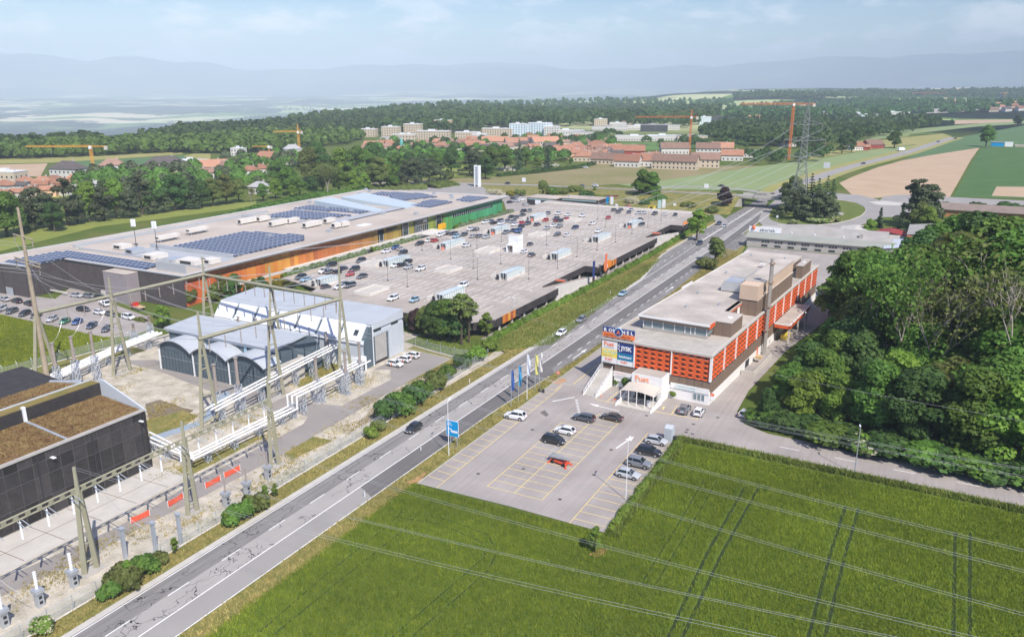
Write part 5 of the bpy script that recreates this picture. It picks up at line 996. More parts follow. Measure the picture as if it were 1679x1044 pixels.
for k, (px_, py_, top) in enumerate([(393, 548, 508), (422, 552, 512), (448, 560, 520), (484, 560, 525), (510, 567, 528), (536, 575, 534)]):
    x, y = at(px_, py_, 3.0); t = thing('wall_bushing', ORD[k] + ' grey bushing from the left in the row before the big shed', 'bushing', (x, y, 0), 0, 'bushings in front of the big shed'); b = MB(); b.lathe((x, y, 3.0), [(.3, 0)] + [q for j in range(10) for q in ((.22, .2 + j*.4), (.32, .4 + j*.4))] + [(.2, 4.4), (.36, 4.5), (.36, 4.7)], 8); b.build('column', PORCELAIN, t); lattice(MB(), x, y, 0, 3.0, .9, .8, 3).build('stand', LATT, t)
# arresters along the road fence
for k, (px_, py_) in enumerate([(8, 1026), (66, 993), (122, 961), (206, 915), (256, 905), (297, 890), (372, 830), (406, 812), (440, 785)]):
    x, y = at(px_, py_); t = thing('surge_arrester', ORD[k] + ' surge arrester from the left in the row along the road fence', 'arrester', (x, y, 0), 0, 'surge arresters along the road fence')
    if 3 <= k <= 5: wbox(t, 'post', LATT, (x - .22, x + .22, y - .22, y + .22, 0, 4.6)); wbox(t, 'head_plate', LATT, (x - .4, x + .4, y - .3, y + .3, 4.61, 4.8)); continue
    wbox(t, 'pedestal', GALV, (x - .42, x + .42, y - .4, y + .4, 0, 2.0)); wbox(t, 'head_box', GALV, (x - .65, x + .65, y - .55, y + .55, 2.01, 2.5)); wbox(t, 'dial', DARKM, (x + .43, x + .47, y - .2, y + .2, .5, .9), (x + .43, x + .47, y - .2, y + .2, 1.2, 1.6))
    b = MB(); insulator(b, (x, y, 2.5), 2.6, .22); b.build('insulator', PORCELAIN if k > 2 else PWHITE, t)
# ---------------------------------------------------------------- gas ducts
def ducts(pts, label, r=.20, gap=1.2, n=3, sup=7.0):
    t = thing('gas_duct', label, 'duct', (pts[0][0], pts[0][1], 0), 0, 'white gas ducts of the substation')
    for j in range(n):
        off = (j - (n-1)/2)*gap; q = []
        for k, p in enumerate(pts):
            a = Vector(pts[max(0, k-1)]); c = Vector(pts[min(len(pts)-1, k+1)]); d = (c-a); d.z = 0
            d = d.normalized() if d.length > .1 else Vector((0, 1, 0)); nn = Vector((-d.y, d.x, 0)); q.append(Vector(p) + nn*off)
        b = MB(); b.path(q, r, 9)
        for p in q[1:-1]: b.lathe((p.x, p.y, p.z - r), [(r*1.02, 0), (r*1.02, 2*r)], 9)
        b.build('duct', DUCT, t)
        for a, c in zip(q[:-1], q[1:]):
            L = (c-a).length
            for m in range(1, int(L/6)): p = a.lerp(c, m*6/L); dd = (c-a).normalized(); f = MB(); f.tube(p - dd*.12, p + dd*.12, r*1.3, r*1.3, 9); f.build('flange', PALEGREY, t)
    for a, c in zip(pts[:-1], pts[1:]):
        a, c = Vector(a), Vector(c); L = Vector((c.x-a.x, c.y-a.y, 0)).length
        for m in range(int(L/sup) + 1):
            p = a.lerp(c, (m + .5)/(int(L/sup) + 1))
            if p.z > .8: lattice(MB(), p.x, p.y, 0, p.z - r, .9, .9, max(2, int(p.z/1.3)), .045).build('support', LATT, t); wbox(t, 'saddle', LATT, (p.x - 1.5, p.x + 1.5, p.y - .12, p.y + .12, p.z - r - .16, p.z - r))
    return t
P3 = lambda px, py, z: (*at(px, py, z), z)
ducts([P3(235, 712, 2.4), P3(316, 748, 2.4), P3(480, 668, 2.4), (*at(480, 668, 2.4), 4.8), P3(600, 590, 4.8)], 'triple white duct running along the service path, nearest to the road')
ducts([P3(345, 672, 4.2), P3(470, 606, 4.6), P3(570, 556, 4.8)], 'triple white duct crossing in front of the concrete wall of the arched hall')
ducts([P3(-60, 690, 2.0), P3(100, 612, 2.6), P3(190, 572, 3.0), P3(258, 545, 3.4)], 'long white duct behind the black hall leading to the arched hall', .34, 1.4, 3)
ducts([P3(520, 552, 4.0), P3(560, 540, 5.0)], 'short white duct stub before the big shed', .32, 1.1, 2, 9)
# ---------------------------------------------------------------- fences and barriers
def netmat():
    m = bpy.data.materials.new('wire_net'); m.use_nodes = True; n, l = m.node_tree.nodes, m.node_tree.links; b = n['Principled BSDF']; b.inputs['Base Color'].default_value = (.42, .48, .46, 1); b.inputs['Roughness'].default_value = .7
    t = n.new('ShaderNodeBsdfTransparent'); ms = n.new('ShaderNodeMixShader'); ms.inputs[0].default_value = .26; l.new(t.outputs[0], ms.inputs[1]); l.new(b.outputs[0], ms.inputs[2]); l.new(ms.outputs[0], n['Material Output'].inputs['Surface']); return m
NET = netmat()
def fence(pts, label, h=2.3, step=3.2, base=True, lean=False, post=None):
    t = thing('wire_fence', label, 'fence', (*pts[0], 0))
    for (x0, y0), (x1, y1) in zip(pts[:-1], pts[1:]):
        L = math.hypot(x1-x0, y1-y0); n = max(1, int(L/step)); ux, uy = (x1-x0)/L, (y1-y0)/L
        for k in range(n + 1):
            x, y = x0 + ux*L*k/n, y0 + uy*L*k/n; b = MB(); b.tube((x, y, 0), (x, y, h), .055, .05, 5)
            if lean: b.tube((x, y, h), (x - uy*.35, y + ux*.35, h + .45), .045, .045, 5)
            b.build('post', post or GALV, t)
            if k < n:
                xa, ya = x0 + ux*L*(k+1)/n, y0 + uy*L*(k+1)/n; MB().face([(x, y, .15), (xa, ya, .15), (xa, ya, h - .1), (x, y, h - .1)]).build('net_panel', NET, t)
        b = MB(); b.tube((x0, y0, h - .08), (x1, y1, h - .08), .025, .025, 4); b.build('top_wire', GALV, t)
        if base: b = MB(); b.bar((x0, y0, .12), (x1, y1, .12), .22); b.build('base_kerb', CONC_PALE, t)
    return t
fence([(-88.9, 34), (-88.8, 80), (-89.3, 122), (-91, 160)], 'wire fence on a concrete kerb along the road side of the substation'); fence([at(-20, 625), at(100, 592), at(212, 561), at(245, 552)], 'wire fence with bent posts behind the tall pole and the crop', lean=True); fence([at(664, 562), at(700, 574), at(745, 586), at(800, 592)], 'wire fence at the grass strip beside the big shed', lean=True)
NETR = mat('red_net', (.75, .12, .06), .8, .15, 2, 8)
for k, (a, c) in enumerate([((215, 859), (246, 845)), ((276, 832), (301, 817)), ((337, 801), (362, 788)), ((368, 784), (394, 771))]):
    x0, y0 = at(*a); x1, y1 = at(*c); t = thing('barrier', ORD[k] + ' red plastic barrier from the left along the service path', 'barrier', (x0, y0, 0), 0, 'red plastic barriers')
    n = 5; b = MB()
    for j in range(n):
        t0, t1 = j/n, (j+1)/n; s0, s1 = .1*math.sin(t0*3.14), .1*math.sin(t1*3.14)
        b.raw([(x0 + (x1-x0)*t0, y0 + (y1-y0)*t0, .1), (x0 + (x1-x0)*t1, y0 + (y1-y0)*t1, .1), (x0 + (x1-x0)*t1, y0 + (y1-y0)*t1, 1.05 - s1), (x0 + (x1-x0)*t0, y0 + (y1-y0)*t0, 1.05 - s0), (x0 + (x1-x0)*t0 - .05, y0 + (y1-y0)*t0, .1), (x0 + (x1-x0)*t1 - .05, y0 + (y1-y0)*t1, .1), (x0 + (x1-x0)*t1 - .05, y0 + (y1-y0)*t1, 1.05 - s1), (x0 + (x1-x0)*t0 - .05, y0 + (y1-y0)*t0, 1.05 - s0)], [(0,1,2,3), (7,6,5,4), (3,2,6,7)])
    b.build('net', NETR, t)
    for x, y in ((x0, y0), (x1, y1)): b = MB(); b.tube((x, y, 0), (x, y, 1.2), .04); b.build('stake', PWHITE, t)
# ================================================================ roof car park
DZ = 3.7
DARKRIB = mat('dark_ribbed_fascia', (.055, .048, .05), .7, .15, .5, 4, rand=.15); SHG = mat('teal_glass', (.52, .60, .585), .15, .05, spec=.5); CWALL = mat('white_concrete', (.66, .63, .58), .85, .08, .4, 4)
dk = thing('parking_deck', 'wide concrete roof car park on columns in front of the shopping hall', 'parking deck', (-140, 280, 0))
DP = [(-102.5, 172.5), (-98.9, 178), (-98.6, 217), (-103.8, 217), (-103.8, 251), (-98.9, 251), (-98.4, 314), (-103.2, 314), (-103.2, 349), (-97.4, 349), (-97.4, 380), (-101, 388), (-188, 400), (-184.5, 360), (-184.3, 189), (-165, 183.5), (-160, 172.5)]
MB().prism(DP, 3.3, DZ).build('slab', DECKM, dk)
def fascia(x0, y0, x1, y1, z0=1.85, z1=3.95):
    L = math.hypot(x1-x0, y1-y0); n = max(1, int(L/3.0)); rz = math.atan2(y1-y0, x1-x0)
    for k in range(n):
        t = (k + .5)/n; b = MB(); b.cbox(0, 0, 0, L/n - .06, .22, z1 - z0)
        for j in range(5): b.cbox((j - 2)*L/n/5.2, -.13, .04, .09, .07, z1 - z0 - .08)
        o = b.build('fascia_panel', DARKRIB, None); o.parent = dk; o.location = (x0 + (x1-x0)*t + 140, y0 + (y1-y0)*t - 280, z0); o.rotation_euler = (0, 0, rz)
for seg in [(-102.6, 172.3, -98.8, 177.8), (-98.7, 178, -98.4, 217), (-103.7, 217.3, -103.7, 251), (-98.7, 251.2, -98.2, 314), (-103.0, 314.2, -103.0, 349), (-97.3, 349.2, -97.2, 380), (-103.6, 250.8, -98.9, 250.8), (-103.0, 348.8, -97.4, 348.8), (-160, 172.2, -102.8, 172.2)]: fascia(*seg)
colm = MB().box(-.22, .22, -.22, .22, 0, 3.28).mesh('column', CWALL)
for y in np.arange(181, 384, 7.4):
    if not (217 < y < 251 or 314 < y < 349): place(colm, 'column', (-99.3 + 140, y - 280, 0), 0, dk)
    else: place(colm, 'column', (-104.3 + 140, y - 280, 0), 0, dk)
for y in np.arange(176, 380, 16):
    for x in (-112, -124, -136, -148): place(colm, 'column', (x + 140, y - 280, 0), 0, dk)
for x in np.arange(-156, -104, 8): place(colm, 'column', (x + 140, 173 - 280, 0), 0, dk)
for (ya, yb) in ((217, 250), (314, 348)):
    w = MB(); w.profile([(ya, 3.62), (yb, .05), (yb, 0), (ya, 0)], 'x', -103.6, -99.3); w.build('ramp', DECKM, dk); w = MB(); w.profile([(ya, 4.4), (yb, 1.0), (yb, 0), (ya, 0)], 'x', -99.3, -98.95); w.build('ramp_wall', CWALL, dk)
    w = MB(); w.tube((-103.4, ya + 8, 4.9), (-99, ya + 8, 4.9), .08, .08, 5); w.tube((-99.1, ya + 8, 2.5), (-99.1, ya + 8, 4.9), .09, .09, 5); w.build('height_bar', GALV, dk); wbox(dk, 'ramp_sign', REDP, (-102.9, -99.6, ya + 7.9, ya + 8.1, 4.2, 4.75))
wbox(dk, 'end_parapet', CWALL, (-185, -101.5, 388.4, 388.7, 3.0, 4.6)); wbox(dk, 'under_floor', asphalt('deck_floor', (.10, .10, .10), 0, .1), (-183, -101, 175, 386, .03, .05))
lb = MB()
for r0 in np.arange(186, 384, 16.0):
    for x in np.arange(-178, -105, 2.55): lb.box(x - .10, x + .10, r0, r0 + 4.8, DZ + .004, DZ + .012)
    lb.box(-178, -105.2, r0 + 9.7, r0 + 9.85, DZ + .004, DZ + .012)
    for x in np.arange(-178, -105, 2.55): lb.box(x - .10, x + .10, r0 + 9.86, r0 + 14.2, DZ + .004, DZ + .012)
tag(lb.build('stall_lines', mat('worn_white_paint', (.74, .71, .66), .8, .12, 1, 6), dk), kind='stuff')
wbox(dk, 'yellow_line', YELLOW_LINE, (-181.9, -181.6, 190, 358, DZ + .004, DZ + .014)); 
for px_, py_, an in [(733, 465, -90), (690, 466, -90), (812, 445, 90), (903, 440, 0), (676, 448, -90), (1020, 420, 0), (866, 430, 90)]:
    x, y = at(px_, py_, DZ); arrow(dk, 'painted_arrow', WHITE_LINE, x + 140, y - 280, R(an), 4, .3, 1.0, DZ + .012)
# number boards and coloured fascia boards
for y, txt in ((254.5, '052'), (352, 'C')):
    wbox(dk, 'orange_board', mat('orange_board', (.80, .25, .03), .6, .15), (-98.25, -98.0, y, y + 6.5, 2.2, 4.9)); lettering(txt, 1.9, WPAINT, dk, (-97.97, y + .5, 2.7), 'E', .03, bold=.05)
for k, c in enumerate([(.62, .22, .04), (.52, .13, .03), (.70, .34, .05), (.40, .10, .05), (.62, .22, .04)]): wbox(dk, 'coloured_board', mat('board_%d' % k, c, .6, .1), (-98.24, -98.02, 261.2 + k*1.1, 262.2 + k*1.1, 2.2, 4.2)); wbox(dk, 'coloured_board', MATS['board_%d' % k], (-98.62, -98.45, 181.5 + k*1.5, 182.9 + k*1.5, 1.9, 4.1))
for (x, y, h, m, lab) in ((-96.6, 252.6, 8.6, REDP, 'red and brown upright sign at the deck entrance'), (-96.4, 241, 8.2, NAVY, 'blue upright banner on the walkway before the deck ramp')):
    t = thing('upright_sign', lab, 'sign', (x, y, 0)); wbox(t, 'panel', m, (x - .12, x + .12, y - .75, y + .75, 2.6, h)); wbox(t, 'foot', mat('sign_brown', (.10, .05, .04), .6, .1), (x - .14, x + .14, y - .78, y + .78, 0, 2.6))
# glass stair shelters
def shelter(px0, py0, px1, py1, label, cart=False):
    x0, y0 = at(px0, py0, DZ); x1, y1 = at(px1, py1, DZ); L = max(8, min(17, y1 - y0)); t = thing('stair_shelter', label, 'shelter', (x0, y0, DZ), 0, 'glass stair shelters on the roof car park')
    W_ = 2.8; n = int(L/1.25); wbox(t, 'plinth', CWALL, (x0 - W_, x0 - W_ + .18, y0, y0 + L, DZ, DZ + .7), (x0 - .18, x0, y0, y0 + L, DZ, DZ + .7))
    for k in range(n + 1):
        y = y0 + L*k/n; zt = DZ + 2.45 - .35*(k/n > .55)*(k/n - .55)*2
        wbox(t, 'frame', PWHITE, (x0 - .1, x0 + .02, y - .06, y + .06, DZ + .0, zt), (x0 - W_ - .02, x0 - W_ + .1, y - .06, y + .06, DZ, zt), (x0 - W_ + .11, x0 - .11, y - .06, y + .06, zt - .12, zt))
        if k < n:
            wbox(t, 'glass_panel', SHG, (x0 - .05, x0 - .03, y + .07, y + L/n - .07, DZ + .72, zt - .15)); wbox(t, 'glass_panel', SHG, (x0 - W_ + .03, x0 - W_ + .05, y + .07, y + L/n - .07, DZ + .72, zt - .15)); wbox(t, 'roof_panel', SHG, (x0 - W_ + .12, x0 - .12, y + .02, y + L/n - .02, zt - .05, zt - .02))
    for xx in np.linspace(x0 - W_ + .4, x0 - .4, 3): wbox(t, 'front_bar', PWHITE, (xx - .05, xx + .05, y0 - .1, y0 - .02, DZ, DZ + 2.35))
    wbox(t, 'side_wall', CWALL, (x0 - W_ - 3.6, x0 - W_ - .1, y0 + .5, y0 + .75, DZ, DZ + 1.15), (x0 - W_ - 3.6, x0 - W_ - 3.4, y0 + .76, y0 + 4, DZ, DZ + 1.15)); wbox(t, 'ticket_machine', DARKM, (x0 - W_ - .9, x0 - W_ - .35, y0 - .5, y0, DZ, DZ + 1.7))
    if cart: wbox(t, 'red_trolley_bay', REDP, (x0 - 1.6, x0 - .7, y0 - 1.1, y0 - .3, DZ, DZ + 1.0))
K = 260/1679.
SHL = [(720 + 75*K, 300 + 708*K, 720 + 225*K, 300 + 640*K, 1), (720 + 600*K, 300 + 545*K, 720 + 712*K, 300 + 495*K, 1), (720 + 1010*K, 300 + 405*K, 720 + 1120*K, 300 + 365*K, 1), (720 + 1255*K, 300 + 820*K, 720 + 1380*K, 300 + 755*K, 0), (720 + 720*K, 300 + 1035*K, 720 + 872*K, 300 + 950*K, 0), (920 + 395*K, 300 + 635*K, 920 + 492*K, 300 + 575*K, 0), (920 + 755*K, 300 + 480*K, 920 + 835*K, 300 + 435*K, 1), (480 + 1020*K, 300 + 895*K, 480 + 1188*K, 300 + 820*K, 0), (528, 471, 548, 462, 0), (728, 497, 757, 482, 0)]
for k, s in enumerate(sorted(SHL)): shelter(*s[:4], ORD[k] + ' glass stair shelter from the left on the roof car park', bool(s[4]))
for k, (px_, py_, w_, l_) in enumerate([(610, 478, 6, 10), (735, 443, 6.5, 8), (615, 433, 7, 9), (800, 412, 6.5, 10), (938, 362, 6.5, 9), (884, 386, 6, 9)]):
    x, y = at(px_, py_, DZ); t = thing('light_well', 'light well', 'light well', (x, y, DZ))
    t['label'] = 'low white light well on the roof car park ' + ['at its near left end', 'left of its middle aisle', 'beside the shelter nearest the shopping hall', 'just left of the white lift tower', 'near the parked red cars', 'behind the white lift tower'][k]
    wbox(t, 'kerb_wall', CWALL, (x - w_/2, x + w_/2, y - l_/2, y - l_/2 + .3, DZ, DZ + .9), (x - w_/2, x + w_/2, y + l_/2 - .3, y + l_/2, DZ, DZ + .9), (x - w_/2, x - w_/2 + .3, y - l_/2 + .31, y + l_/2 - .31, DZ, DZ + .9), (x + w_/2 - .3, x + w_/2, y - l_/2 + .31, y + l_/2 - .31, DZ, DZ + .9)); wbox(t, 'cover', mat('well_cover', (.52, .48, .42), .8, .08), (x - w_/2 + .3, x + w_/2 - .3, y - l_/2 + .3, y + l_/2 - .3, DZ + .1, DZ + .6))
x, y = at(720 + 840*K, 300 + 735*K, DZ); t = thing('lift_tower', 'white lift tower standing alone on the roof car park', 'lift tower', (x, y, DZ)); wbox(t, 'shaft', PWHITE, (x - 4.2, x, y, y + 3.8, DZ, DZ + 6.3)); wbox(t, 'cap', GRAVEL_ROOF, (x - 4.0, x - .2, y + .2, y + 3.6, DZ + 6.301, DZ + 6.4)); wbox(t, 'porch_frame', PWHITE, (x - 4.3, x - 4.0, y - 1.8, y - .01, DZ, DZ + 2.6), (x - 1.6, x - 1.3, y - 1.8, y - .01, DZ, DZ + 2.6), (x - 4.3, x - 1.3, y - 1.8, y - .01, DZ + 2.61, DZ + 2.8)); wbox(t, 'lift_door', BROWN, (x - 3.7, x - 1.9, y - .06, y - .01, DZ, DZ + 2.3))
def lamp(x, y, z, h, label, arm=1.2, az=0.0, group='lamp posts', m=None, base=False, r=.10):
    t = thing('lamp_post', label, 'lamp post', (x, y, z), az, group, world=False); b = MB(); b.tube((0, 0, 0), (0, 0, h), r, r*.6, 7); b.build('pole', m or GALV, t)
    if arm: b = MB(); b.tube((0, 0, h - .05), (arm, 0, h + .12), .045, .04, 5); b.build('arm', m or GALV, t)
    b = MB(); b.raw([(arm - .1, -.16, h + .10), (arm + .7, -.12, h + .16), (arm + .7, .12, h + .16), (arm - .1, .16, h + .10), (arm - .1, -.12, h + .22), (arm + .6, -.08, h + .25), (arm + .6, .08, h + .25), (arm - .1, .12, h + .22)], [(0,3,2,1), (4,5,6,7), (0,1,5,4), (1,2,6,5), (2,3,7,6), (3,0,4,7)]); b.build('lamp_head', PWHITE, t)
    if base: b = MB(); b.lathe((0, 0, 0), [(.4, 0), (.4, .12), (.12, .2)], 10); b.build('base', DARKM, t)
    return t
DL = [(739, 425), (776, 440), (821, 433), (867, 457), (914, 440), (896, 402), (946, 421), (979, 410), (993, 372), (1009, 397), (1036, 383), (1062, 372), (1084, 362), (980, 360), (668, 470), (636, 460), (692, 410), (782, 408), (822, 397), (783, 458)]
for k, (px_, py_) in enumerate(sorted(DL)):
    lamp(*at(px_, py_, DZ), DZ, 7.5, ordinal(k) + ' thin lamp post from the left on the roof car park', 0.0, 0, 'thin lamp posts on the roof car park', DARKM, True, .055)
# ================================================================ shopping hall
ml = thing('shopping_hall', 'flat roofed shopping hall with orange to green facade and solar panels on the roof', 'building', (-230, 260, 0))
ROOFG = mat('mall_roof_gravel', (.38, .33, .28), .95, .15, .07, 2.5, bump=.3, rgb2=(.56, .49, .42)); COPE = mat('roof_coping', (.42, .43, .45), .6, .06); MEMB = mat('grey_membrane', (.40, .42, .44), .7, .06, .2, 3)
ZM = 10.0
def mp(name, m, *bs): return wbox(ml, name, m, *bs)
mp('body', BLACKP, (-271, -194.4, 158, 357, 0, 9.4))
poly = [(-192.2, 156.8), (-192.2, 168.6), (-191.9, 260), (-192.4, 361), (-262, 352), (-274, 346), (-272, 240), (-270, 140), (-258.6, 142.9), (-246.6, 143.6), (-246.9, 156.5)]
b = MB(); b.prism(poly, 9.45, ZM); b.build('roof', ROOFG, ml)
b = MB()
for a, c in zip(poly, poly[1:] + poly[:1]): b.bar((*a, ZM - .05), (*c, ZM - .05), .42)
b.build('coping', COPE, ml)
mp('soffit', DARKM, (-194.4, -192.5, 158, 358, 9.3, 9.44))
# graded facade panels
def grad(y):
    S = [(157, (.62, .12, .03)), (185, (.72, .20, .03)), (200, (.80, .38, .04)), (212, (.52, .12, .02)), (235, (.45, .17, .03)), (255, (.36, .20, .03)), (272, (.32, .26, .03)), (284, (.30, .32, .04)), (296, (.22, .36, .05)), (306, (.10, .38, .10)), (325, (.06, .36, .13)), (345, (.08, .44, .20)), (357, (.05, .34, .13))]
    for (a, c), (d, e) in zip(S[:-1], S[1:]):
        if a <= y <= d: t = (y-a)/(d-a); return tuple(c[i] + (e[i]-c[i])*t for i in range(3))
    return S[-1][1]
rg_ = random.Random(3)
for k in range(100):
    y0 = 157.4 + k*2.0
    if 278.5 < y0 < 289 or 254 < y0 + 1 < 256.5 or 270 < y0 + 1 < 274 or 295.5 < y0 < 299.9: continue
    for r_, (z0, z1) in enumerate(((0, 7.3), (7.36, 9.28)) if not 309 < y0 < 346 else ((0, 6.0), (6.06, 7.4), (7.46, 9.28))):
        j = rg_.uniform(.82, 1.15); h_ = rg_.uniform(-6, 6); c = tuple(min(.9, q*j*.86 + .022) for q in grad(min(356.9, max(157, y0 + h_)))); mm = bpy.data.materials.new('facade_tint'); mm.use_nodes = True; bb = mm.node_tree.nodes['Principled BSDF']; bb.inputs['Base Color'].default_value = (*c, 1); bb.inputs['Roughness'].default_value = .5
        if r_ == 1 and 309 < y0 < 346: mm = GLASS
        mp('facade_panel', mm, (-194.38, -194.1 + .02*(k % 2), y0 + .02, y0 + 1.97, z0, z1))
mp('facade_rail', DARKM, (-194.2, -193.95, 157.4, 357, 7.3, 7.36))
mp('entrance', GLASS, (-194.3, -193.7, 278.6, 288.9, 3.7, 9.25)); lettering('1002', 1.7, WPAINT, ml, (-193.65, 284.6, 7.4), 'E', .03, bold=.04)
for y in np.linspace(278.6, 288.9, 8): mp('entrance_mullion', ALU, (-193.7, -193.6, y - .06, y + .06, 3.7, 6.4))
mp('entrance_rail', ALU, (-193.7, -193.6, 278.6, 288.9, 6.4, 6.55)); mp('side_door', GLASS, (-194.3, -193.9, 254.1, 256.4, 3.7, 6.6)); mp('side_door', GLASS, (-194.3, -193.9, 270.1, 273.9, 3.7, 8.6)); mp('stair_window', GLASS, (-194.3, -193.8, 295.6, 299.8, 3.7, 9.25))
for y in (254, 256.5, 270, 274, 295.5, 299.9): mp('door_frame', ALU, (-193.98, -193.7, y - .1, y + .1, 3.7, 8.6 if y > 260 else 6.7))
lettering('Alexandre', 1.8, DARKM, ml, (-193.9, 258.5, 7.55), 'E', .03, bold=.03)
for k in range(19): mp('window_mullion', PALEGREY, (-194.1, -193.98, 309.3 + k*1.95, 309.5 + k*1.95, 6.06, 7.4))
mp('end_wall', mat('pale_green_end', (.35, .55, .45), .5, .05), (-262, -194.4, 357.01, 357.3, 0, 9.3)); mp('white_canopy', PWHITE, (-250, -200, 357.4, 364, 8.2, 8.6)); mp('yellow_kiosk', mat('amber_panel', (.80, .42, .02), .5, .05), (-190, -188.6, 291, 292.6, DZ, DZ + 2.2), (-190, -188.6, 293, 295.2, DZ, DZ + 2.3))
# access strip, railings and planters between hall and deck
mp('access_bridge', CWALL, (-194.0, -190.6, 200, 278, 3.35, 3.6)); mp('access_bridge', CWALL, (-193.9, -184.6, 278.1, 292, 3.3, 3.62)); mp('white_rail_wall', CWALL, (-190.6, -190.4, 176, 278, 3.3, 4.1))
for a, c in ((192, 236), (240, 272), (300, 356)):
    hp_ = hedge('planter_hedge', {192: 'planter hedge along the near part of the deck edge by the shopping hall', 240: 'planter hedge between the deck and the hall entrance', 300: 'planter hedge along the green end of the shopping hall'}[a], [(-187.3, a), (-187.3, c)], 2.6, 2.0, 'light', 130, a, .4); hp_.location.z = 2.6
    t = thing('railing', {192: 'galvanised railing along the near planter of the roof car park', 240: 'galvanised railing along the planter before the hall entrance', 300: 'galvanised railing along the far planter by the green facade'}[a], 'railing', (-184.7, a, DZ)); b = MB(); b.tube((-184.7, a, DZ + 1.1), (-184.7, c, DZ + 1.1), .05, .05, 5); b.tube((-184.7, a, DZ + .6), (-184.7, c, DZ + .6), .04, .04, 5); b.build('rail', GALV, t)
    for y in np.arange(a, c + .1, 2.5): b = MB(); b.tube((-184.7, y, DZ), (-184.7, y, DZ + 1.1), .05, .05, 5); b.build('post', GALV, t)
t = thing('railing', 'galvanised railing on the access strip beside the orange facade', 'railing', (-190.8, 230, 3.6)); b = MB(); b.tube((-190.8, 232, 4.6), (-190.8, 278, 4.6), .05, .05, 5); b.build('rail', GALV, t)
for y in np.arange(232, 278, 2.5): b = MB(); b.tube((-190.8, y, 3.6), (-190.8, y, 4.6), .05, .05, 5); b.build('post', GALV, t)
# black ribbed wing
RIB = MB()
def ribs(x0, y0, x1, y1, z0, z1):
    L = math.hypot(x1-x0, y1-y0); n = int(L/.55); rz = math.atan2(y1-y0, x1-x0)
    for k in range(n): t = (k + .5)/n; RIB.cbox(x0 + (x1-x0)*t, y0 + (y1-y0)*t, z0, .2, .18, z1 - z0, rz)
mp('wing', mat('wing_cladding', (.075, .065, .07), .7, .12, .5, 3), (-270, -246.7, 143.8, 157.9, 0, 9.4), (-258, -246.7, 143.2, 143.79, 0, 9.4), (-270.2, -258.02, 142.6, 143.19, 0, 9.4), (-246.6, -193.0, 156.9, 157.9, 0, 9.4))
ribs(-270, 142.5, -258, 142.6, 0, 9.4); ribs(-258, 143.1, -246.7, 143.1, 0, 9.4); ribs(-246.6, 143.8, -246.6, 156.8, 0, 9.4); ribs(-246.5, 156.8, -193, 156.8, 0, 9.4)
tag(RIB.build('cladding_ribs', mat('rib_metal', (.10, .088, .092), .7, .15, .5, 3), ml), kind='stuff')
mp('stair_tower', mat('mauve_cladding', (.30, .265, .275), .7, .06), (-222, -211.6, 152.3, 156.6, 0, 9.2)); mp('stair_tower_roof', ROOFG, (-222.1, -211.5, 152.2, 156.6, 9.2, 9.35)); mp('wing_gate', GALV, (-256.5, -253, 142.2, 142.35, 0, 2.6)); mp('loading_ledge', CWALL, (-246.4, -238, 150, 150.3, .8, 1.2), (-230, -222.2, 156.2, 156.6, 0, 1.4))
# sunken plant court in the near roof: walls and floor, air plant
mp('court_wall', MEMB, (-238, -199, 182.4, 182.8, ZM, ZM + 1.4), (-256.5, -217.2, 168.4, 168.8, ZM, ZM + .7), (-207, -194, 167, 167.3, ZM, ZM + .5)); mp('court_floor', MEMB, (-238, -197, 168.9, 182.3, ZM + .01, ZM + .06)); mp('roof_wall', MEMB, (-206, -193.5, 159.2, 159.5, ZM, ZM + 2.6), (-206.3, -206.01, 159.2, 164, ZM, ZM + 2.6))
mp('roof_band', MEMB, (-262, -260.5, 170, 262, ZM + .01, ZM + .9), (-260.4, -222, 246, 246.4, ZM + .01, ZM + 1.2)); mp('roof_edge_strip', COPE, (-221, -215, 255, 300, ZM + .01, ZM + .12)); mp('roof_gutter', DARKM, (-214.9, -213.7, 255, 300, ZM + .01, ZM + .10)); mp('white_patch', PWHITE, (-204, -200, 252, 258, ZM + .01, ZM + .06))
def unit(x, y, w_, l_, h_, nm='air_unit', m=CWALL, leg=.5):
    mp(nm, m, (x - w_/2, x + w_/2, y - l_/2, y + l_/2, ZM + leg, ZM + leg + h_))
    for a in (-1, 1):
        for c in (-1, 1): mp('unit_leg', GALV, (x + a*w_*.42 - .08, x + a*w_*.42 + .08, y + c*l_*.42 - .08, y + c*l_*.42 + .08, ZM, ZM + leg))
    mp('unit_grille', GALV, (x - w_/2 - .03, x - w_/2 - .005, y - l_*.4, y + l_*.4, ZM + leg + .2, ZM + leg + h_ - .2)); mp('unit_grille', DARKM, (x - w_*.3, x + w_*.3, y - l_/2 - .03, y - l_/2 - .005, ZM + leg + .3, ZM + leg + h_ - .3))
for a in [(275, 395), (324, 383)]: x, y = at(*a, ZM); unit(x, y, 2.6, 9, 1.1, 'dry_cooler', CWALL, 1.2)
for a, l_ in [((408, 366), 12), ((432, 363), 7), ((456, 370), 10), ((480, 366), 7), ((512, 372), 11), ((540, 366), 6), ((552, 374), 5), ((564, 372), 5)]: x, y = at(*a, ZM); unit(x, y, 2.4, l_*.85, 1.7)
for a, w_, l_ in [((222, 415), 4, 5), ((255, 424), 5, 6), ((200, 408), 5, 4), ((285, 432), 4, 5), ((315, 433), 8, 5), ((345, 432), 5, 4)]: x, y = at(*a, ZM); unit(x, y, w_, l_, 1.5, 'plant_unit', CWALL if w_ > 4.5 else ALU, .2)
for a in [(442, 389), (540, 381), (628, 352), (682, 352), (535, 343), (508, 333), (575, 348), (540, 336), (606, 315), (590, 319), (740, 322), (741, 326), (712, 319), (495, 347), (600, 312)]: x, y = at(*a, ZM); mp('roof_vent', GALV, (x - .8, x + .8, y - .8, y + .8, ZM, ZM + 1.1))
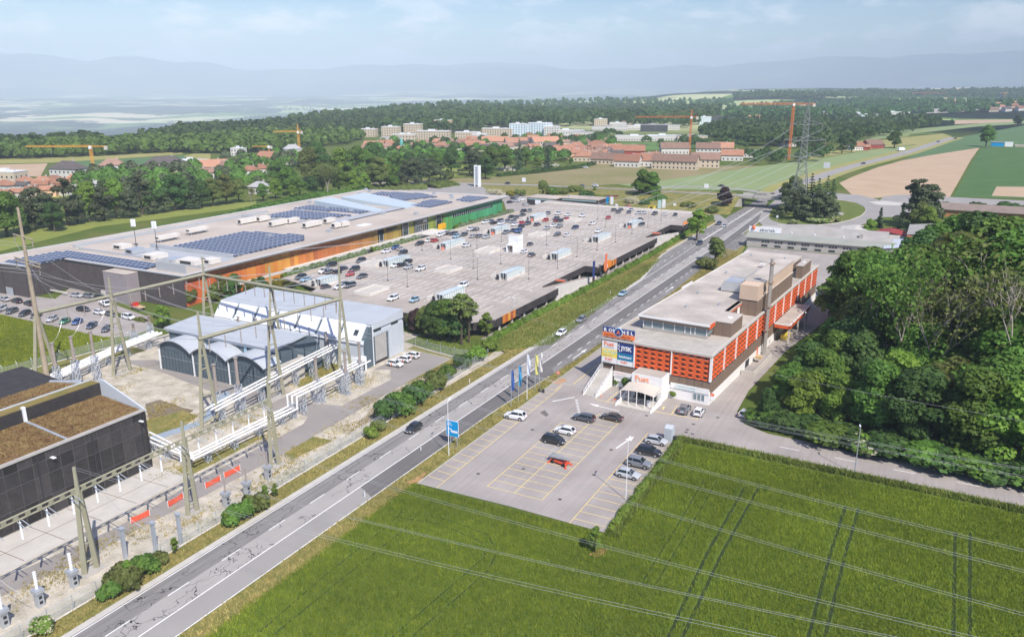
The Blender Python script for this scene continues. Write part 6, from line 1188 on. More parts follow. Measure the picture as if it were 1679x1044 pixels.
for a in [(258, 411), (224, 407)]: 
    x, y = at(*a, ZM); b = MB(); b.tube((x, y, ZM), (x, y, ZM + 9.5), .12, .08, 6); b.tube((x - 1, y, ZM), (x, y, ZM + 2), .06, .06, 5); b.tube((x + 1, y, ZM), (x, y, ZM + 2), .06, .06, 5); b.build('antenna_mast', DARKM, ml); mp('antenna_panel', PWHITE, (x - .8, x - .3, y - .5, y + .5, ZM + 7.6, ZM + 10), (x + .1, x + .6, y - .4, y + .4, ZM + 7.6, ZM + 10))
for (x0, x1, y0, y1) in ((-256, -218, 287, 300), (-253, -213, 303, 322)):     # two slanting glazed roof lights
    b = MB(); b.raw([(x0, y0, ZM + 2.6), (x1, y0 - 3, ZM + .3), (x1, y1 - 9, ZM + .3), (x0, y1, ZM + 2.6), (x0, y0, ZM), (x1, y0 - 3, ZM), (x1, y1 - 9, ZM), (x0, y1, ZM)], [(0,1,2,3), (0,4,5,1), (1,5,6,2), (2,6,7,3), (3,7,4,0)]); b.build('slanted_rooflight', mat('pale_rooflight', (.45, .53, .57), .4, .05), ml)
    for k in range(12): t = k/11; xx = x0 + (x1-x0)*t; b = MB(); b.bar((xx, y0 - 3*t, ZM + 2.62 - 2.3*t), (xx, y1 - 9*t, ZM + 2.62 - 2.3*t), .16); b.build('rooflight_rib', PALEGREY, ml)
# solar fields
PVM = mat('solar_cell', (.05, .065, .115), .22, .12, .5, 3, spec=.5); PVF = mat('solar_frame', (.50, .54, .60), .4, .05, metal=.3)
def solar(poly, label, nx=2.05, ny=2.25):
    b = MB(); P = np.array(poly); x0, y0 = P.min(0); x1, y1 = P.max(0); o = thing('solar_array', label, 'solar panels', (poly[0][0], poly[0][1], ZM), 0, 'solar arrays on the shopping hall')
    G = [(x, y) for x in np.arange(x0, x1, nx) for y in np.arange(y0, y1, ny)]; G = np.array(G); G = G[inpoly(G + [nx/2, ny/2], poly)]
    for x, y in G:
        b.mi = 0; b.raw([(x + .07, y + .12, ZM + .22), (x + nx - .07, y + .12, ZM + .22), (x + nx - .07, y + ny - .25, ZM + .60), (x + .07, y + ny - .25, ZM + .60), (x + .07, y + ny - .25, ZM + .03), (x + nx - .07, y + ny - .25, ZM + .03), (x + .07, y + .12, ZM + .03), (x + nx - .07, y + .12, ZM + .03)], [(0,1,2,3)]); k = len(b.v) - 8; b.mi = 1; b.f += [(k+3, k+2, k+5, k+4), (k+6, k+7, k+1, k+0)]; b.m += [1, 1]
        b.raw([(x + .07, y + .12, ZM + .225), (x + .28, y + .12, ZM + .226), (x + .28, y + ny - .25, ZM + .606), (x + .07, y + ny - .25, ZM + .606)], [(0,1,2,3)]); b.raw([(x + .07, y + ny - .50, ZM + .565), (x + nx - .07, y + ny - .50, ZM + .565), (x + nx - .07, y + ny - .25, ZM + .612), (x + .07, y + ny - .25, ZM + .612)], [(0,1,2,3)])
    tag(b.build('solar_modules', [PVM, PVF], o), kind='stuff')
solar([(-232, 183.5), (-199.5, 183.5), (-198.5, 216), (-206, 224), (-232, 220)], 'largest solar array in the middle of the near roof half')
solar([(-258.2, 143.8), (-246.6, 143.8), (-246.8, 157), (-208, 157.3), (-212, 164.5), (-257, 164.5)], 'L-shaped solar array above the black ribbed wing')
solar([(-254, 251), (-228, 255), (-221, 271), (-254, 271)], 'solar array before the slanted rooflights, nearer of two'); solar([(-258.5, 275), (-222.5, 277), (-221, 287), (-258.5, 285.5)], 'narrow solar array just before the slanted rooflights'); solar([(-259, 331), (-259, 343), (-235, 347), (-222, 339), (-227, 328), (-229, 318), (-238, 322), (-246, 332)], 'solar array beyond the slanted rooflights at the back edge'); solar([(-216.5, 307), (-204, 308), (-205.5, 328), (-219, 330)], 'solar array beyond the slanted rooflights near the facade'); solar([(-207.5, 334), (-197, 332), (-198.5, 351), (-210, 351)], 'small solar array at the far right corner of the roof')
# ---------------------------------------------------------------- shop pavilion, white tower, workshops
pv = thing('shop_pavilion', 'low black pavilion with angled flat roof behind the roof car park', 'building', (-182, 408, 0))
for (x0, x1, y0, y1) in ((-202, -184.6, 401.5, 414), (-184, -162, 408, 420)):
    wbox(pv, 'wall', mat('pavilion_black', (.05, .042, .045), .7, .15), (x0, x1, y0, y1, 0, 4.0)); wbox(pv, 'roof', ROOFG, (x0 - .3, x1 + .3, y0 - .3, y1 + .3, 4.0, 4.5)); wbox(pv, 'sign_strip', mat('pale_teal', (.30, .48, .48), .5, .05), (x0 + .5, x1 - 1, y0 - .08, y0 - .01, 3.1, 3.7)); wbox(pv, 'shop_window', GLASS, (x0 + 8, x1 - 3, y0 - .06, y0 - .01, .4, 2.6))
    for k in range(int((x1-x0)/.9)): wbox(pv, 'batten', DARKRIB, (x0 + k*.9, x0 + k*.9 + .2, y0 - .14, y0 - .09, .1, 3.0))
wbox(pv, 'poster', PWHITE, (-197, -193.5, 401.30, 401.38, .8, 3.0)); wbox(pv, 'porch_roof', GALV, (-183, -172, 398, 401, 2.8, 3.0)); wbox(pv, 'vent_box', GALV, (-182, -181, 412, 413, 4.5, 5.6), (-170, -169, 414, 415, 4.5, 5.4))
x, y = at(783, 306); t = thing('white_tower', 'slim white tower standing beyond the shopping hall', 'tower', (x, y, 0)); 
for a in (-1.4, 1.4): wbox(t, 'pillar', PWHITE, (x + a - .35, x + a + .35, y - 1.6, y + 1.6, 0, 14.0))
for k in range(9): wbox(t, 'louvre', PALEGREY, (x - 1.04, x + 1.04, y - 1.4, y + 1.4, 1.2 + k*1.42, 2.2 + k*1.42))
wk = thing('workshop', 'long low grey workshop with corrugated roofs behind the orange shop building', 'building', (-45, 345, 0)); CORR = mat('corrugated_cement', (.30, .285, .265), .9, .12, .2, 3, rgb2=(.40, .38, .35)); CORRG = mat('greenish_sheet', (.30, .315, .275), .8, .08, .2, 3)
wbox(wk, 'wall', CONC, (-66, -10, 334, 366, 0, 4.2)); b = MB(); b.profile([(333.2, 4.0), (338, 5.6), (338, 5.3), (333.2, 3.8)], 'x', -66.6, -10); b.build('front_roof', CORRG, wk)
for (y0, y1, zr, xa, xb) in ((338.2, 350, 6.2, -64, -12), (350.2, 365, 6.6, -58, -14)):
    ym = (y0 + y1)/2; b = MB(); b.profile([(y0, 4.6), (ym, zr), (y1, 4.6), (y1, 4.3), (ym, zr - .25), (y0, 4.3)], 'x', xa, xb); b.build('ridge_roof', CORR, wk)
for k in range(9): x0 = -60 + k*5.2; wbox(wk, 'window', GLASS, (x0, x0 + 3.0, 333.9, 333.98, 2.2, 3.0)); wbox(wk, 'window_bar', PWHITE, (x0 + 1.0, x0 + 1.08, 333.84, 333.89, 2.15, 3.05), (x0 + 2.0, x0 + 2.08, 333.84, 333.89, 2.15, 3.05)); wbox(wk, 'window', GLASS, (x0, x0 + 2.4, 333.9, 333.98, .6, 1.4))
wbox(wk, 'chimney', CONC, (-24, -22.6, 342, 343.4, 5, 7.4)); 
for x in (-50, -41, -30): wbox(wk, 'roof_vent', PWHITE, (x, x + .6, 341, 341.6, 5.4, 6.1))
wbox(wk, 'roof_sign', PWHITE, (-66.2, -53.2, 337.6, 337.8, 5.7, 8.0)); lettering('aborisk', 1.9, DARKM, wk, (-61.9, 337.55, 6.1), 'S', .02, sx=1.1)
b = MB(); b.lathe((-64.3, 337.5, 6.5), [(.02, 0), (.5, .4), (.75, 1.0), (.5, 1.7), (.1, 2.0)], 10); b.build('sign_emblem', REDP, wk)
SHD = [('low_shed', 'dark open sided shed with thin grey roof behind the workshop', (-60, -32, 368, 377), 3.6, CORR, DARKM), ('low_shed', 'small pale roofed shed right of the dark open shed', (-34, -22, 366, 380), 4.4, CONC_PALE, PWHITE), ('low_shed', 'small shed with a dark red roof', (-20, -8, 366, 378), 4.4, mat('dark_red_sheet', (.30, .045, .04), .6, .08), PWHITE), ('tall_shed', 'taller white shed with red eaves band beside the wood', (-7, 12, 352, 378), 7.5, CORR, PWHITE), ('side_shed', 'pale sheet roof shed half hidden behind the big round tree', (-14, 4, 330, 350), 5.0, PALEGREY, CONC)]
for nm, lab, (x0, x1, y0, y1), h_, rm, wm in SHD:
    t = thing(nm, lab, 'shed', ((x0+x1)/2, y0, 0), 0, 'sheds behind the workshop'); wbox(t, 'wall', wm, (x0, x1, y0, y1, 0, h_ - .6)); b = MB(); b.profile([(x0 - .4, h_ - .5), (x0 - .4, h_ - .3), ((x0+x1)/2, h_ + .8), (x1 + .4, h_ - .3), (x1 + .4, h_ - .5), ((x0+x1)/2, h_ + .6)], 'y', y0 - .5, y1 + .5); b.build('roof', rm, t); wbox(t, 'door', DARKM, ((x0+x1)/2 - 1.5, (x0+x1)/2 + 1.5, y0 - .06, y0 - .01, 0, min(3, h_ - 1)))
    if nm == 'tall_shed': wbox(t, 'red_band', REDP, (x0 - .1, x1 + .1, y0 - .15, y0 - .07, h_ - 1.6, h_ - .65))
x, y = at(1535, 355); t = thing('long_barn', 'long barn with brown ribbed roof at the right edge behind the wood', 'barn', (x, y, 0)); wbox(t, 'wall', mat('barn_wood', (.40, .20, .09), .85, .12), (x, x + 60, y, y + 14, 0, 4)); b = MB(); b.profile([(y - 1, 4.0), (y + 7, 6.6), (y + 15, 4.2), (y + 15, 4), (y + 7, 6.3), (y - 1, 3.8)], 'x', x - 1, x + 61); b.build('roof', mat('brown_sheet', (.24, .19, .16), .8, .12, .3, 3), t)
for k in range(18): wbox(t, 'roof_rib', mat('pale_rib', (.38, .33, .29), .8, .1), (x + 1 + k*3.3, x + 1.5 + k*3.3, y - .2, y + .4, 4.1, 4.5))
# ================================================================ vehicles
TYRE = mat('tyre', (.02, .02, .02), .85, 0); RIM = mat('rim', (.45, .46, .48), .35, 0, metal=.7); CGLASS = glassmat('car_glass', (.018, .024, .028), .05); HEADL = mat('headlight', (.75, .77, .80), .15, 0, spec=.6); TAILL = mat('taillight', (.38, .02, .02), .25, 0); TRIM = mat('black_trim', (.02, .02, .022), .6, 0); PLATE = mat('number_plate', (.75, .75, .75), .5, 0)
PAINT = {}
for nm, c in {'white': (.78, .79, .80), 'silver': (.46, .48, .50), 'grey': (.20, .21, .23), 'dark grey': (.075, .08, .09), 'black': (.016, .017, .020), 'dark blue': (.018, .032, .075), 'blue': (.03, .09, .28), 'light blue': (.30, .45, .55), 'red': (.50, .022, .022), 'dark red': (.22, .015, .02), 'green': (.05, .22, .11), 'brown': (.06, .045, .04), 'yellow': (.75, .50, .04)}.items(): PAINT[nm] = mat('paint_' + nm.replace(' ', '_'), c, .32, 0, coat=.8, spec=.5)
CT = {  # length, width, height, hood z, belt z, screen base x, roof front x, roof rear x, rear glass base x
 'hatchback': (4.1, 1.78, 1.47, .88, .96, .95, .28, -1.45, -1.93), 'estate car': (4.7, 1.82, 1.48, .86, .94, 1.05, .35, -1.85, -2.25), 'SUV': (4.5, 1.86, 1.66, 1.02, 1.10, 1.0, .42, -1.65, -2.1), 'saloon': (4.6, 1.80, 1.43, .85, .93, 1.0, .25, -1.15, -1.85), 'people carrier': (4.4, 1.80, 1.66, .95, 1.02, 1.35, .62, -1.75, -2.1), 'small car': (3.6, 1.65, 1.48, .88, .94, .85, .25, -1.25, -1.68)}
def car_parts(kind):
    L, W, H, zh, zb, xs, xf, xr, xg = CT[kind]; h = L/2; w = W/2
    st_ = [(-h, .84, .45, zb - .22), (-h + .10, .93, .30, zb - .04), (-h + .45, .985, .24, zb), (-h*.55, 1.0, .22, zb + .01), (0, 1.0, .22, zb), (xs - .1, 1.0, .22, zb - .01), (xs + .15, .99, .22, zb - .03), (h*.72, .965, .23, zh - .02), (h - .22, .90, .27, zh - .14), (h - .05, .78, .34, zh - .30), (h, .66, .42, zh - .42)]
    b = MB(); ring = []
    for x, f, z0, z1 in st_:
        s = [(f*w*.90, z0), (f*w*.99, z0 + .12), (f*w, z0 + (z1-z0)*.5), (f*w*.975, z1 - .10), (f*w*.89, z1), (f*w*.45, z1 + .025)]
        ring.append([(x, y, z) for y, z in s] + [(x, -y, z) for y, z in s[::-1]])
    V = [p for r in ring for p in r]; m = 12; fs = []
    for i in range(len(ring)-1):
        for j in range(m): fs.append((i*m + j, i*m + (j+1) % m, (i+1)*m + (j+1) % m, (i+1)*m + j))
    fs.append(tuple(range(m-1, -1, -1))); fs.append(tuple((len(ring)-1)*m + j for j in range(m))); fs = [f[::-1] for f in fs]
    b.raw(V, fs)
    # roof skin and pillars in body colour
    wr, wb = w*.70, w*.87; N = 5; zr = H
    xm = (xf + xr)/2; rows = [(xf, wr*.94, zr - .05), (xf - .25, wr, zr - .005), (xm, wr*1.01, zr + .015), (xr + .3, wr*.98, zr - .01), (xr, wr*.93, zr - .06)]
    for (xa, ya, za), (xc, yc, zc) in zip(rows[:-1], rows[1:]): b.face([(xa, -ya, za), (xc, -yc, zc), (xc, 0, zc + .025), (xa, 0, za + .025)]); b.face([(xa, 0, za + .025), (xc, 0, zc + .025), (xc, yc, zc), (xa, ya, za)])
    for s in (-1, 1):
        b.tube((xs, s*wb, zb - .02), (xf, s*wr*.95, zr - .05), .045, .04, 5, False); b.tube((xg, s*wb*.97, zb - .02), (xr, s*wr*.94, zr - .06), .075, .055, 5, False); b.tube((xf, s*wr*.95, zr - .05), (xr, s*wr*.94, zr - .06), .035, .035, 5, False)
        if kind in ('estate car', 'SUV', 'people carrier'): b.tube((xr + .75, s*wb*.985, zb), (xr + .7, s*wr, zr - .03), .05, .04, 5, False)
    b.mi = 1
    for s in (-1, 1): b.tube((.0 if kind != 'people carrier' else .15, s*wb*.99, zb), (-.05, s*wr*1.0, zr - .02), .04, .035, 5, False); b.box(-h*.62, h*.6, s*w*.93 - .03, s*w*.93 + .03, .19, .31)
    b.box(h - .10, h + .012, -w*.55, w*.55, zh - .44, zh - .33); b.box(h - .12, h + .004, -w*.6, w*.6, .34, .44); b.box(-h - .01, -h + .1, -w*.7, w*.7, .34, .46)
    b.mi = 2; b.box(h - .04, h + .02, -.26, .26, .46, .57); b.box(-h - .02, -h + .04, -.26, .26, zb - .36, zb - .25)
    body = b.mesh('body', [PAINT['white'], TRIM, PLATE])
    g = MB(); F = [(xs, wb, zb - .03), (xf, wr*.95, zr - .06), (xr, wr*.94, zr - .07), (xg, wb*.97, zb - .03)]; A = F; B_ = [(x, -y, z) for x, y, z in F]
    g.face([A[0], B_[0], B_[1], A[1]][::-1]); g.face([A[3], A[2], B_[2], B_[3]][::-1]); g.face(A[::-1]); g.face(B_)
    glass = g.mesh('windows', CGLASS)
    wh = MB(); r = .33 if kind != 'SUV' else .37; wh.mi = 2; wh.tube((0, -.05, 0), (0, .015, 0), r + .055, r + .055, 16); wh.mi = 0; wh.tube((0, -.12, 0), (0, .03, 0), r, r, 16); rim = MB().tube((0, .0, 0), (0, .036, 0), r*.66, r*.60, 10).mesh('rim', RIM)
    wheel = wh.mesh('wheel', [TYRE, RIM, TRIM])
    hl = MB().box(h - .34, h - .07, -.17, .17, zh - .30, zh - .17).mesh('headlight', HEADL); tl = MB().box(-h - .005, -h + .14, -.13, .13, zb - .24, zb - .04).mesh('taillight', TAILL); mr = MB().box(xs - .18, xs - .02, 0, .2, zb, zb + .13).mesh('mirror', TRIM)
    return dict(body=body, windows=glass, wheel=wheel, headlight=hl, taillight=tl, mirror=mr, rim=rim, r=r, L=L, W=W)
CARP = {k: car_parts(k) for k in CT}
def join_car(kind):
    """one light mesh of the same car for far-off copies"""
    p = CARP[kind]; w = p['W']/2; b = MB(); mats_ = [PAINT['white'], TRIM, PLATE, CGLASS, TYRE, RIM, HEADL, TAILL]
    def add(me, off, idx, flip=1):
        k = len(b.v); b.v += [(v.co.x + off[0], v.co.y*flip + off[1], v.co.z + off[2]) for v in me.vertices]
        for f in me.polygons: b.f.append(tuple(k + i for i in (f.vertices if flip > 0 else reversed(f.vertices)))); b.m.append(idx[f.material_index])
    add(p['body'], (0, 0, 0), [0, 1, 2]); add(p['windows'], (0, 0, 0), [3])
    for fx in (.62, -.60):
        for s in (-1, 1): add(p['wheel'], (fx*p['L']/2, s*w, p['r']), [4, 5, 1], s); add(p['rim'], (fx*p['L']/2, s*w, p['r']), [5], s)
    for s in (-1, 1): add(p['headlight'], (0, s*w*.66, 0), [6]); add(p['taillight'], (0, s*w*.72, 0), [7])
    return b.mesh('car', mats_)
CARJ = {k: join_car(k) for k in CT}
def dye(o, paint):
    o.material_slots[0].link = 'OBJECT'; o.material_slots[0].material = PAINT[paint]
NEAR_G = 'cars in the customer car park'
def car(kind, paint, x, y, az, label, group=None, z=.03):
    """az = direction the nose points to, degrees anticlockwise from +X"""
    p = CARP[kind]; w = p['W']/2; t = thing('car', label, 'car', (x, y, z), R(az), group, world=False)
    b = place(p['body'], 'body', (0, 0, 0), 0, t); dye(b, paint); place(p['windows'], 'windows', (0, 0, 0), 0, t)
    for fx in (.62, -.60):
        for s in (-1, 1): o = place(p['wheel'], 'wheel', (fx*p['L']/2, s*w, p['r']), 0 if s > 0 else math.pi, t); place(p['rim'], 'rim', (0, 0, 0), 0, o)
    for s in (-1, 1): place(p['headlight'], 'headlight', (0, s*w*.66, 0), 0, t); place(p['taillight'], 'taillight', (0, s*w*.72, 0), 0, t); m_ = place(p['mirror'], 'mirror', (0, s*w*.92, 0), 0, t); m_.scale = (1, s, 1)
    return t
def pcar(kind, paint, px, py, az, label, group=None): return car(kind, paint, *at(px, py), az, label, group)
pcar('SUV', 'white', 845, 686, 184, 'white SUV in the parking bay nearest to the flagpoles', NEAR_G); pcar('estate car', 'dark grey', 957, 689, 179, 'dark grey estate car left of the brown one in the lot', NEAR_G); pcar('saloon', 'brown', 1003, 688, 178, 'dark brown car parked rightmost in the middle rows', NEAR_G); pcar('hatchback', 'white', 926, 710, 180, 'white hatchback parked behind the black people carrier', NEAR_G); pcar('people carrier', 'black', 908, 726, 0, 'black people carrier parked near the red lift', NEAR_G)
pcar('hatchback', 'silver', 1076, 727, 2, 'silver hatchback next to the grey cabinet', NEAR_G); pcar('SUV', 'black', 1064, 745, 1, 'black SUV parked between two silver and grey cars', NEAR_G); pcar('SUV', 'grey', 1047, 764, 0, 'grey SUV with roof rails, third in the right hand row', NEAR_G); pcar('hatchback', 'silver', 1030, 782, 0, 'silver hatchback parked closest to the tall right lamp post', NEAR_G)
pcar('SUV', 'grey', 1122, 675, 92, 'grey SUV parked nose in at the shop wall', NEAR_G); pcar('hatchback', 'white', 1146, 679, 92, 'white hatchback parked nose in at the shop corner', NEAR_G); pcar('hatchback', 'silver', 1222, 682, 80, 'silver car half hidden by the wood edge', NEAR_G)
RG = 'cars driving on the main road'
pcar('hatchback', 'black', 678, 706, -90, 'black car driving on the left lane, nearest to the camera', RG); pcar('hatchback', 'white', 920, 549, -90, 'white car driving on the main road beside the bank', RG); pcar('hatchback', 'grey', 953, 527, -90, 'grey car driving just behind the white one', RG); pcar('saloon', 'light blue', 1021, 484, -90, 'pale blue-grey car driving beside the deck ramp', RG); pcar('SUV', 'dark blue', 1147, 401, -90, 'dark blue SUV driving near the roadside tree', RG); pcar('hatchback', 'silver', 1187, 372.5, -90, 'silver car driving right of a dark blue one', RG); pcar('SUV', 'dark blue', 1178.5, 368.5, -90, 'dark blue car on the outer lane left of the silver one', RG); pcar('saloon', 'black', 1262, 329, -90, 'black car coming out from under the bridge', RG)
for k, (px_, py_, nz) in enumerate([(648, 600, 2), (661, 592.5, 182), (675, 586, 182)]):
    c = pcar('hatchback', 'white', px_, py_, nz, ['white service car with orange stripe, front one of three', 'white service car with orange stripe, middle one of three', 'white service car with orange stripe, rear one of three'][k], 'service cars beside the big shed'); p = CARP['hatchback']; b = MB(); w = p['W']/2
    for s in (-1, 1): b.box(-.62, -.30, s*w - .012, s*w + .012, .35, .9)
    b.build('stripe', ORP, c)
# ---- service yard of the shopping hall
YG = 'cars in the service yard'
for kind, paint, px_, py_, az, lab in [('SUV', 'silver', 2, 508, -68, 'silver car cut by the left edge, in the row beside the crop'), ('hatchback', 'dark grey', 20, 511, -66, 'dark grey car in the row beside the crop, left of the pole'), ('hatchback', 'black', 41, 515, -66, 'black car in the row beside the crop, just left of the pole'), ('small car', 'black', 60, 518, -66, 'small black car half hidden by the tall pole'), ('hatchback', 'silver', 86, 524, -60, 'silver car in the row beside the crop, next to the green one'), ('small car', 'green', 107, 528, -66, 'small green car in the row beside the crop'), ('small car', 'blue', 127, 529, -66, 'small bright blue car in the row beside the crop'), ('hatchback', 'dark blue', 151, 535, -60, 'dark blue car right of the bright blue one'), ('saloon', 'dark grey', 176, 540, -60, 'dark car at the right end of the row beside the crop'),
    ('saloon', 'silver', 8, 491, 170, 'silver car by the black wing at the left edge'), ('estate car', 'black', 28, 494, 172, 'black car before the wing gate'), ('saloon', 'black', 48, 498, 172, 'black saloon left of the tall pole'), ('saloon', 'silver', 126, 485, 8, 'silver car under the black wing, left of the grey one'), ('hatchback', 'grey', 147, 486, 8, 'grey car under the black wing'), ('hatchback', 'black', 166, 488, 8, 'black car beside the mauve stair tower'), ('hatchback', 'black', 137, 508, 10, 'black car parked by the planted island'), ('hatchback', 'white', 164, 513, 2, 'white car parked at the planted island, left of a black one'), ('hatchback', 'black', 184, 516, 2, 'black car partly behind the gantry leg at the planted island'), ('people carrier', 'white', 211, 521, -2, 'white people carrier at the right end of the planted island')]: pcar(kind, paint, px_, py_ + 2, az, lab, YG)
def truck(x, y, az, cab, bed, label, nm='flatbed_truck'):
    t = thing(nm, label, 'truck', (x, y, .02), R(az), None, world=False); b = MB(); b.profile([(.6, .5), (2.4, .5), (2.4, 1.1), (2.1, 1.9), (.6, 1.95)], 'x', 0, 1); 
    b.v = [(v[1], v[0]*1.8 - .9, v[2]) for v in b.v]; b.f = [f[::-1] for f in b.f]; b.build('cab', PAINT[cab], t); g = MB(); g.face([(2.415, -.75, 1.15), (2.415, .75, 1.15), (2.14, .7, 1.85), (2.14, -.7, 1.85)]); g.face([(.9, -.905, 1.2), (2.2, -.905, 1.2), (2.05, -.905, 1.8), (.9, -.905, 1.8)]); g.face([(.9, .905, 1.2), (.9, .905, 1.8), (2.05, .905, 1.8), (2.2, .905, 1.2)]); g.build('windows', CGLASS, t)
    b = MB(); b.box(-2.6, .55, -.95, .95, .75, .85); b.box(-2.6, .55, -.95, -.90, .86, 1.15); b.box(-2.6, .55, .90, .95, .86, 1.15); b.box(-2.6, -2.55, -.89, .89, .86, 1.15); b.build('load_bed', bed, t); b = MB(); b.box(-2.5, 2.2, -.4, .4, .45, .74); b.build('chassis', TRIM, t)
    for fx in (1.6, -1.7):
        for s in (-1, 1): place(CARP['SUV']['wheel'], 'wheel', (fx, s*.9, .37), 0 if s > 0 else math.pi, t)
    return t
x, y = at(226, 507); truck(x, y, 172, 'red', mat('tan_load', (.55, .42, .26), .8, .1), 'red flatbed truck parked by the black wing'); x, y = at(172, 501); truck(x, y, -15, 'white', PAINT['white'], 'white pickup truck near the mauve stair tower', 'pickup_truck')
# ---- cars on the roof car park, all built from the same six kinds
rows = []
def zone(x0, y0, lst):
    for q in lst: rows.append((x0 + q[0]*K, y0 + q[1]*K, q[2], q[3] if len(q) > 3 else None))
zone(720, 300, [(20,560,'white'),(95,542,'black'),(150,548,'black'),(180,580,'light blue'),(262,560,'dark grey'),(330,503,'white'),(385,506,'black'),(360,578,'silver'),(432,575,'grey'),(497,585,'silver'),(292,675,'white'),(490,428,'white'),(545,418,'grey'),(578,435,'black'),(655,440,'white'),(640,412,'dark grey'),(720,418,'grey'),(780,422,'grey'),(805,452,'white'),(878,433,'red'),(935,443,'dark grey'),(868,478,'black','SUV'),(783,517,'dark blue'),(838,520,'blue','SUV'),(705,538,'grey'),(830,552,'black'),(760,372,'black'),(815,377,'dark grey'),(880,350,'dark grey'),(890,308,'black'),(955,305,'grey'),(1150,332,'grey'),(1260,335,'white','people carrier'),(1365,347,'white'),(1515,360,'white'),(1125,405,'red'),(1238,388,'dark grey'),(1235,415,'dark red'),(1287,413,'black'),(1350,393,'red'),(1040,452,'dark grey'),(1140,490,'silver'),(1207,465,'white'),(1272,472,'grey'),(1440,488,'dark blue'),(1625,442,'white'),(1250,557,'dark grey'),(1355,565,'white'),(965,664,'dark grey'),(905,740,'white'),(980,775,'dark grey')])
zone(920, 300, [(332,442,'white'),(392,525,'white','SUV'),(498,380,'red'),(605,318,'dark grey'),(715,322,'dark grey'),(737,297,'silver'),(820,328,'silver'),(872,330,'silver'),(990,337,'dark grey','SUV'),(1098,345,'white'),(1207,350,'black'),(840,397,'dark grey'),(850,452,'black'),(560,300,'black'),(632,292,'dark grey')])
zone(480, 300, [(85,1015,'black','SUV'),(142,1038,'light blue'),(410,885,'black'),(330,952,'white'),(397,955,'grey'),(472,962,'black'),(535,918,'dark blue'),(655,930,'black','SUV'),(608,982,'red','small car'),(735,1005,'black'),(722,838,'black'),(990,738,'white'),(1088,700,'blue','hatchback'),(1142,712,'silver'),(1168,752,'black'),(1342,655,'black'),(1437,625,'white'),(1505,622,'red'),(1562,565,'white','people carrier'),(1640,545,'black'),(1085,890,'white'),(1158,885,'black'),(1215,850,'black'),(1225,907,'silver'),(1355,925,'white','SUV')])
zone(440, 420, [(752,345,'white'),(795,325,'black'),(865,325,'black','estate car'),(612,340,'dark grey'),(1322,462,'white','estate car'),(1545,482,'light blue','small car'),(2060,330,'white','SUV')])
cnt = {}
rc = random.Random(9)
for px_, py_, colr, kd in sorted(rows):
    kd = kd or rc.choice(['hatchback', 'hatchback', 'saloon', 'small car', 'estate car', 'SUV']); x, y = at(px_, py_, DZ); cnt[colr] = cnt.get(colr, 0) + 1
    o = bpy.data.objects.new('car', CARJ[kd]); col.objects.link(o); o.location = (x, y, DZ + .015); o.rotation_euler = (0, 0, R(rc.choice([-90, -90, 90]) + rc.uniform(-4, 4))); dye(o, colr)
    tag(o, '%s car on the roof car park, %s %s one from the left' % (colr, ordinal(cnt[colr]-1), colr), 'car', 'cars parked on the roof car park')
BG_ = 'cars on the ground level behind the roof car park'
for k, (px_, py_, colr) in enumerate([(738, 329, 'dark grey'), (748, 327, 'black'), (752, 324, 'grey'), (842, 327, 'dark grey'), (846, 331, 'silver'), (856, 329, 'white'), (862, 337, 'silver'), (836, 333, 'black'), (848, 323.5, 'grey'), (1010, 338, 'white'), (1029, 340, 'red')]):
    x, y = at(px_, py_); o = bpy.data.objects.new('car', CARJ[['hatchback', 'saloon', 'SUV'][k % 3]]); col.objects.link(o); o.location = (x, y, .04); o.rotation_euler = (0, 0, R(-60 + 20*k)); dye(o, colr)
    tag(o, '%s car on the ground behind the hall end, %s from the left there' % (colr, ordinal(sorted([738, 748, 752, 842, 846, 856, 862, 836, 848, 1010, 1029]).index(px_))), 'car', BG_)
FG_ = 'cars on the cross road and the far road'
for k, (px_, py_, z, colr, an, lab) in enumerate([(832, 302, .5, 'black', 180, 'black car on the cross road above the pavilion'), (954, 306, 2.2, 'grey', 180, 'grey car on the cross road, middle of the embankment'), (976, 306, 2.6, 'white', 0, 'white car meeting the grey one on the cross road'), (1080, 310, 4.8, 'white', 180, 'white car beside the clipped evergreens on the cross road'), (1182, 306.5, 5.3, 'dark grey', 160, 'dark car on the fork left of the bridge'), (960, 276, 0, 'white', 0, 'white car parked on the meadow track'), (1415, 269, 0, 'black', -125, 'black car on the far road past the roundabout'), (1538, 233, 0, 'dark blue', -125, 'dark blue car high up on the far road'), (1566, 228, 0, 'black', -125, 'black car farthest up on the far road')]):
    x, y = at(px_, py_, z); o = bpy.data.objects.new('car', CARJ[['hatchback', 'saloon', 'SUV'][k % 3]]); col.objects.link(o); o.location = (x, y, z + .06); o.rotation_euler = (0, 0, R(an - 10)); dye(o, colr); tag(o, lab, 'car', FG_)
x, y = at(1477, 248); t = thing('lorry', 'white box lorry on the far road', 'lorry', (x, y, .02), R(60), world=False); b = MB(); b.box(-5, 3, -1.25, 1.25, .9, 3.9); b.build('box', PWHITE, t); b = MB(); b.box(3.3, 5.3, -1.2, 1.2, .6, 3.0); b.build('cab', PWHITE, t)
for fx in (-3.6, -2.2, 4.2):
    for s in (-1, 1): o = place(CARP['SUV']['wheel'], 'wheel', (fx, s*1.2, .5), 0 if s > 0 else math.pi, t); o.scale = (1.35, 1, 1.35)
b = MB(); b.box(5.3, 5.34, -1.05, 1.05, 1.7, 2.7); b.build('windscreen', CGLASS, t)
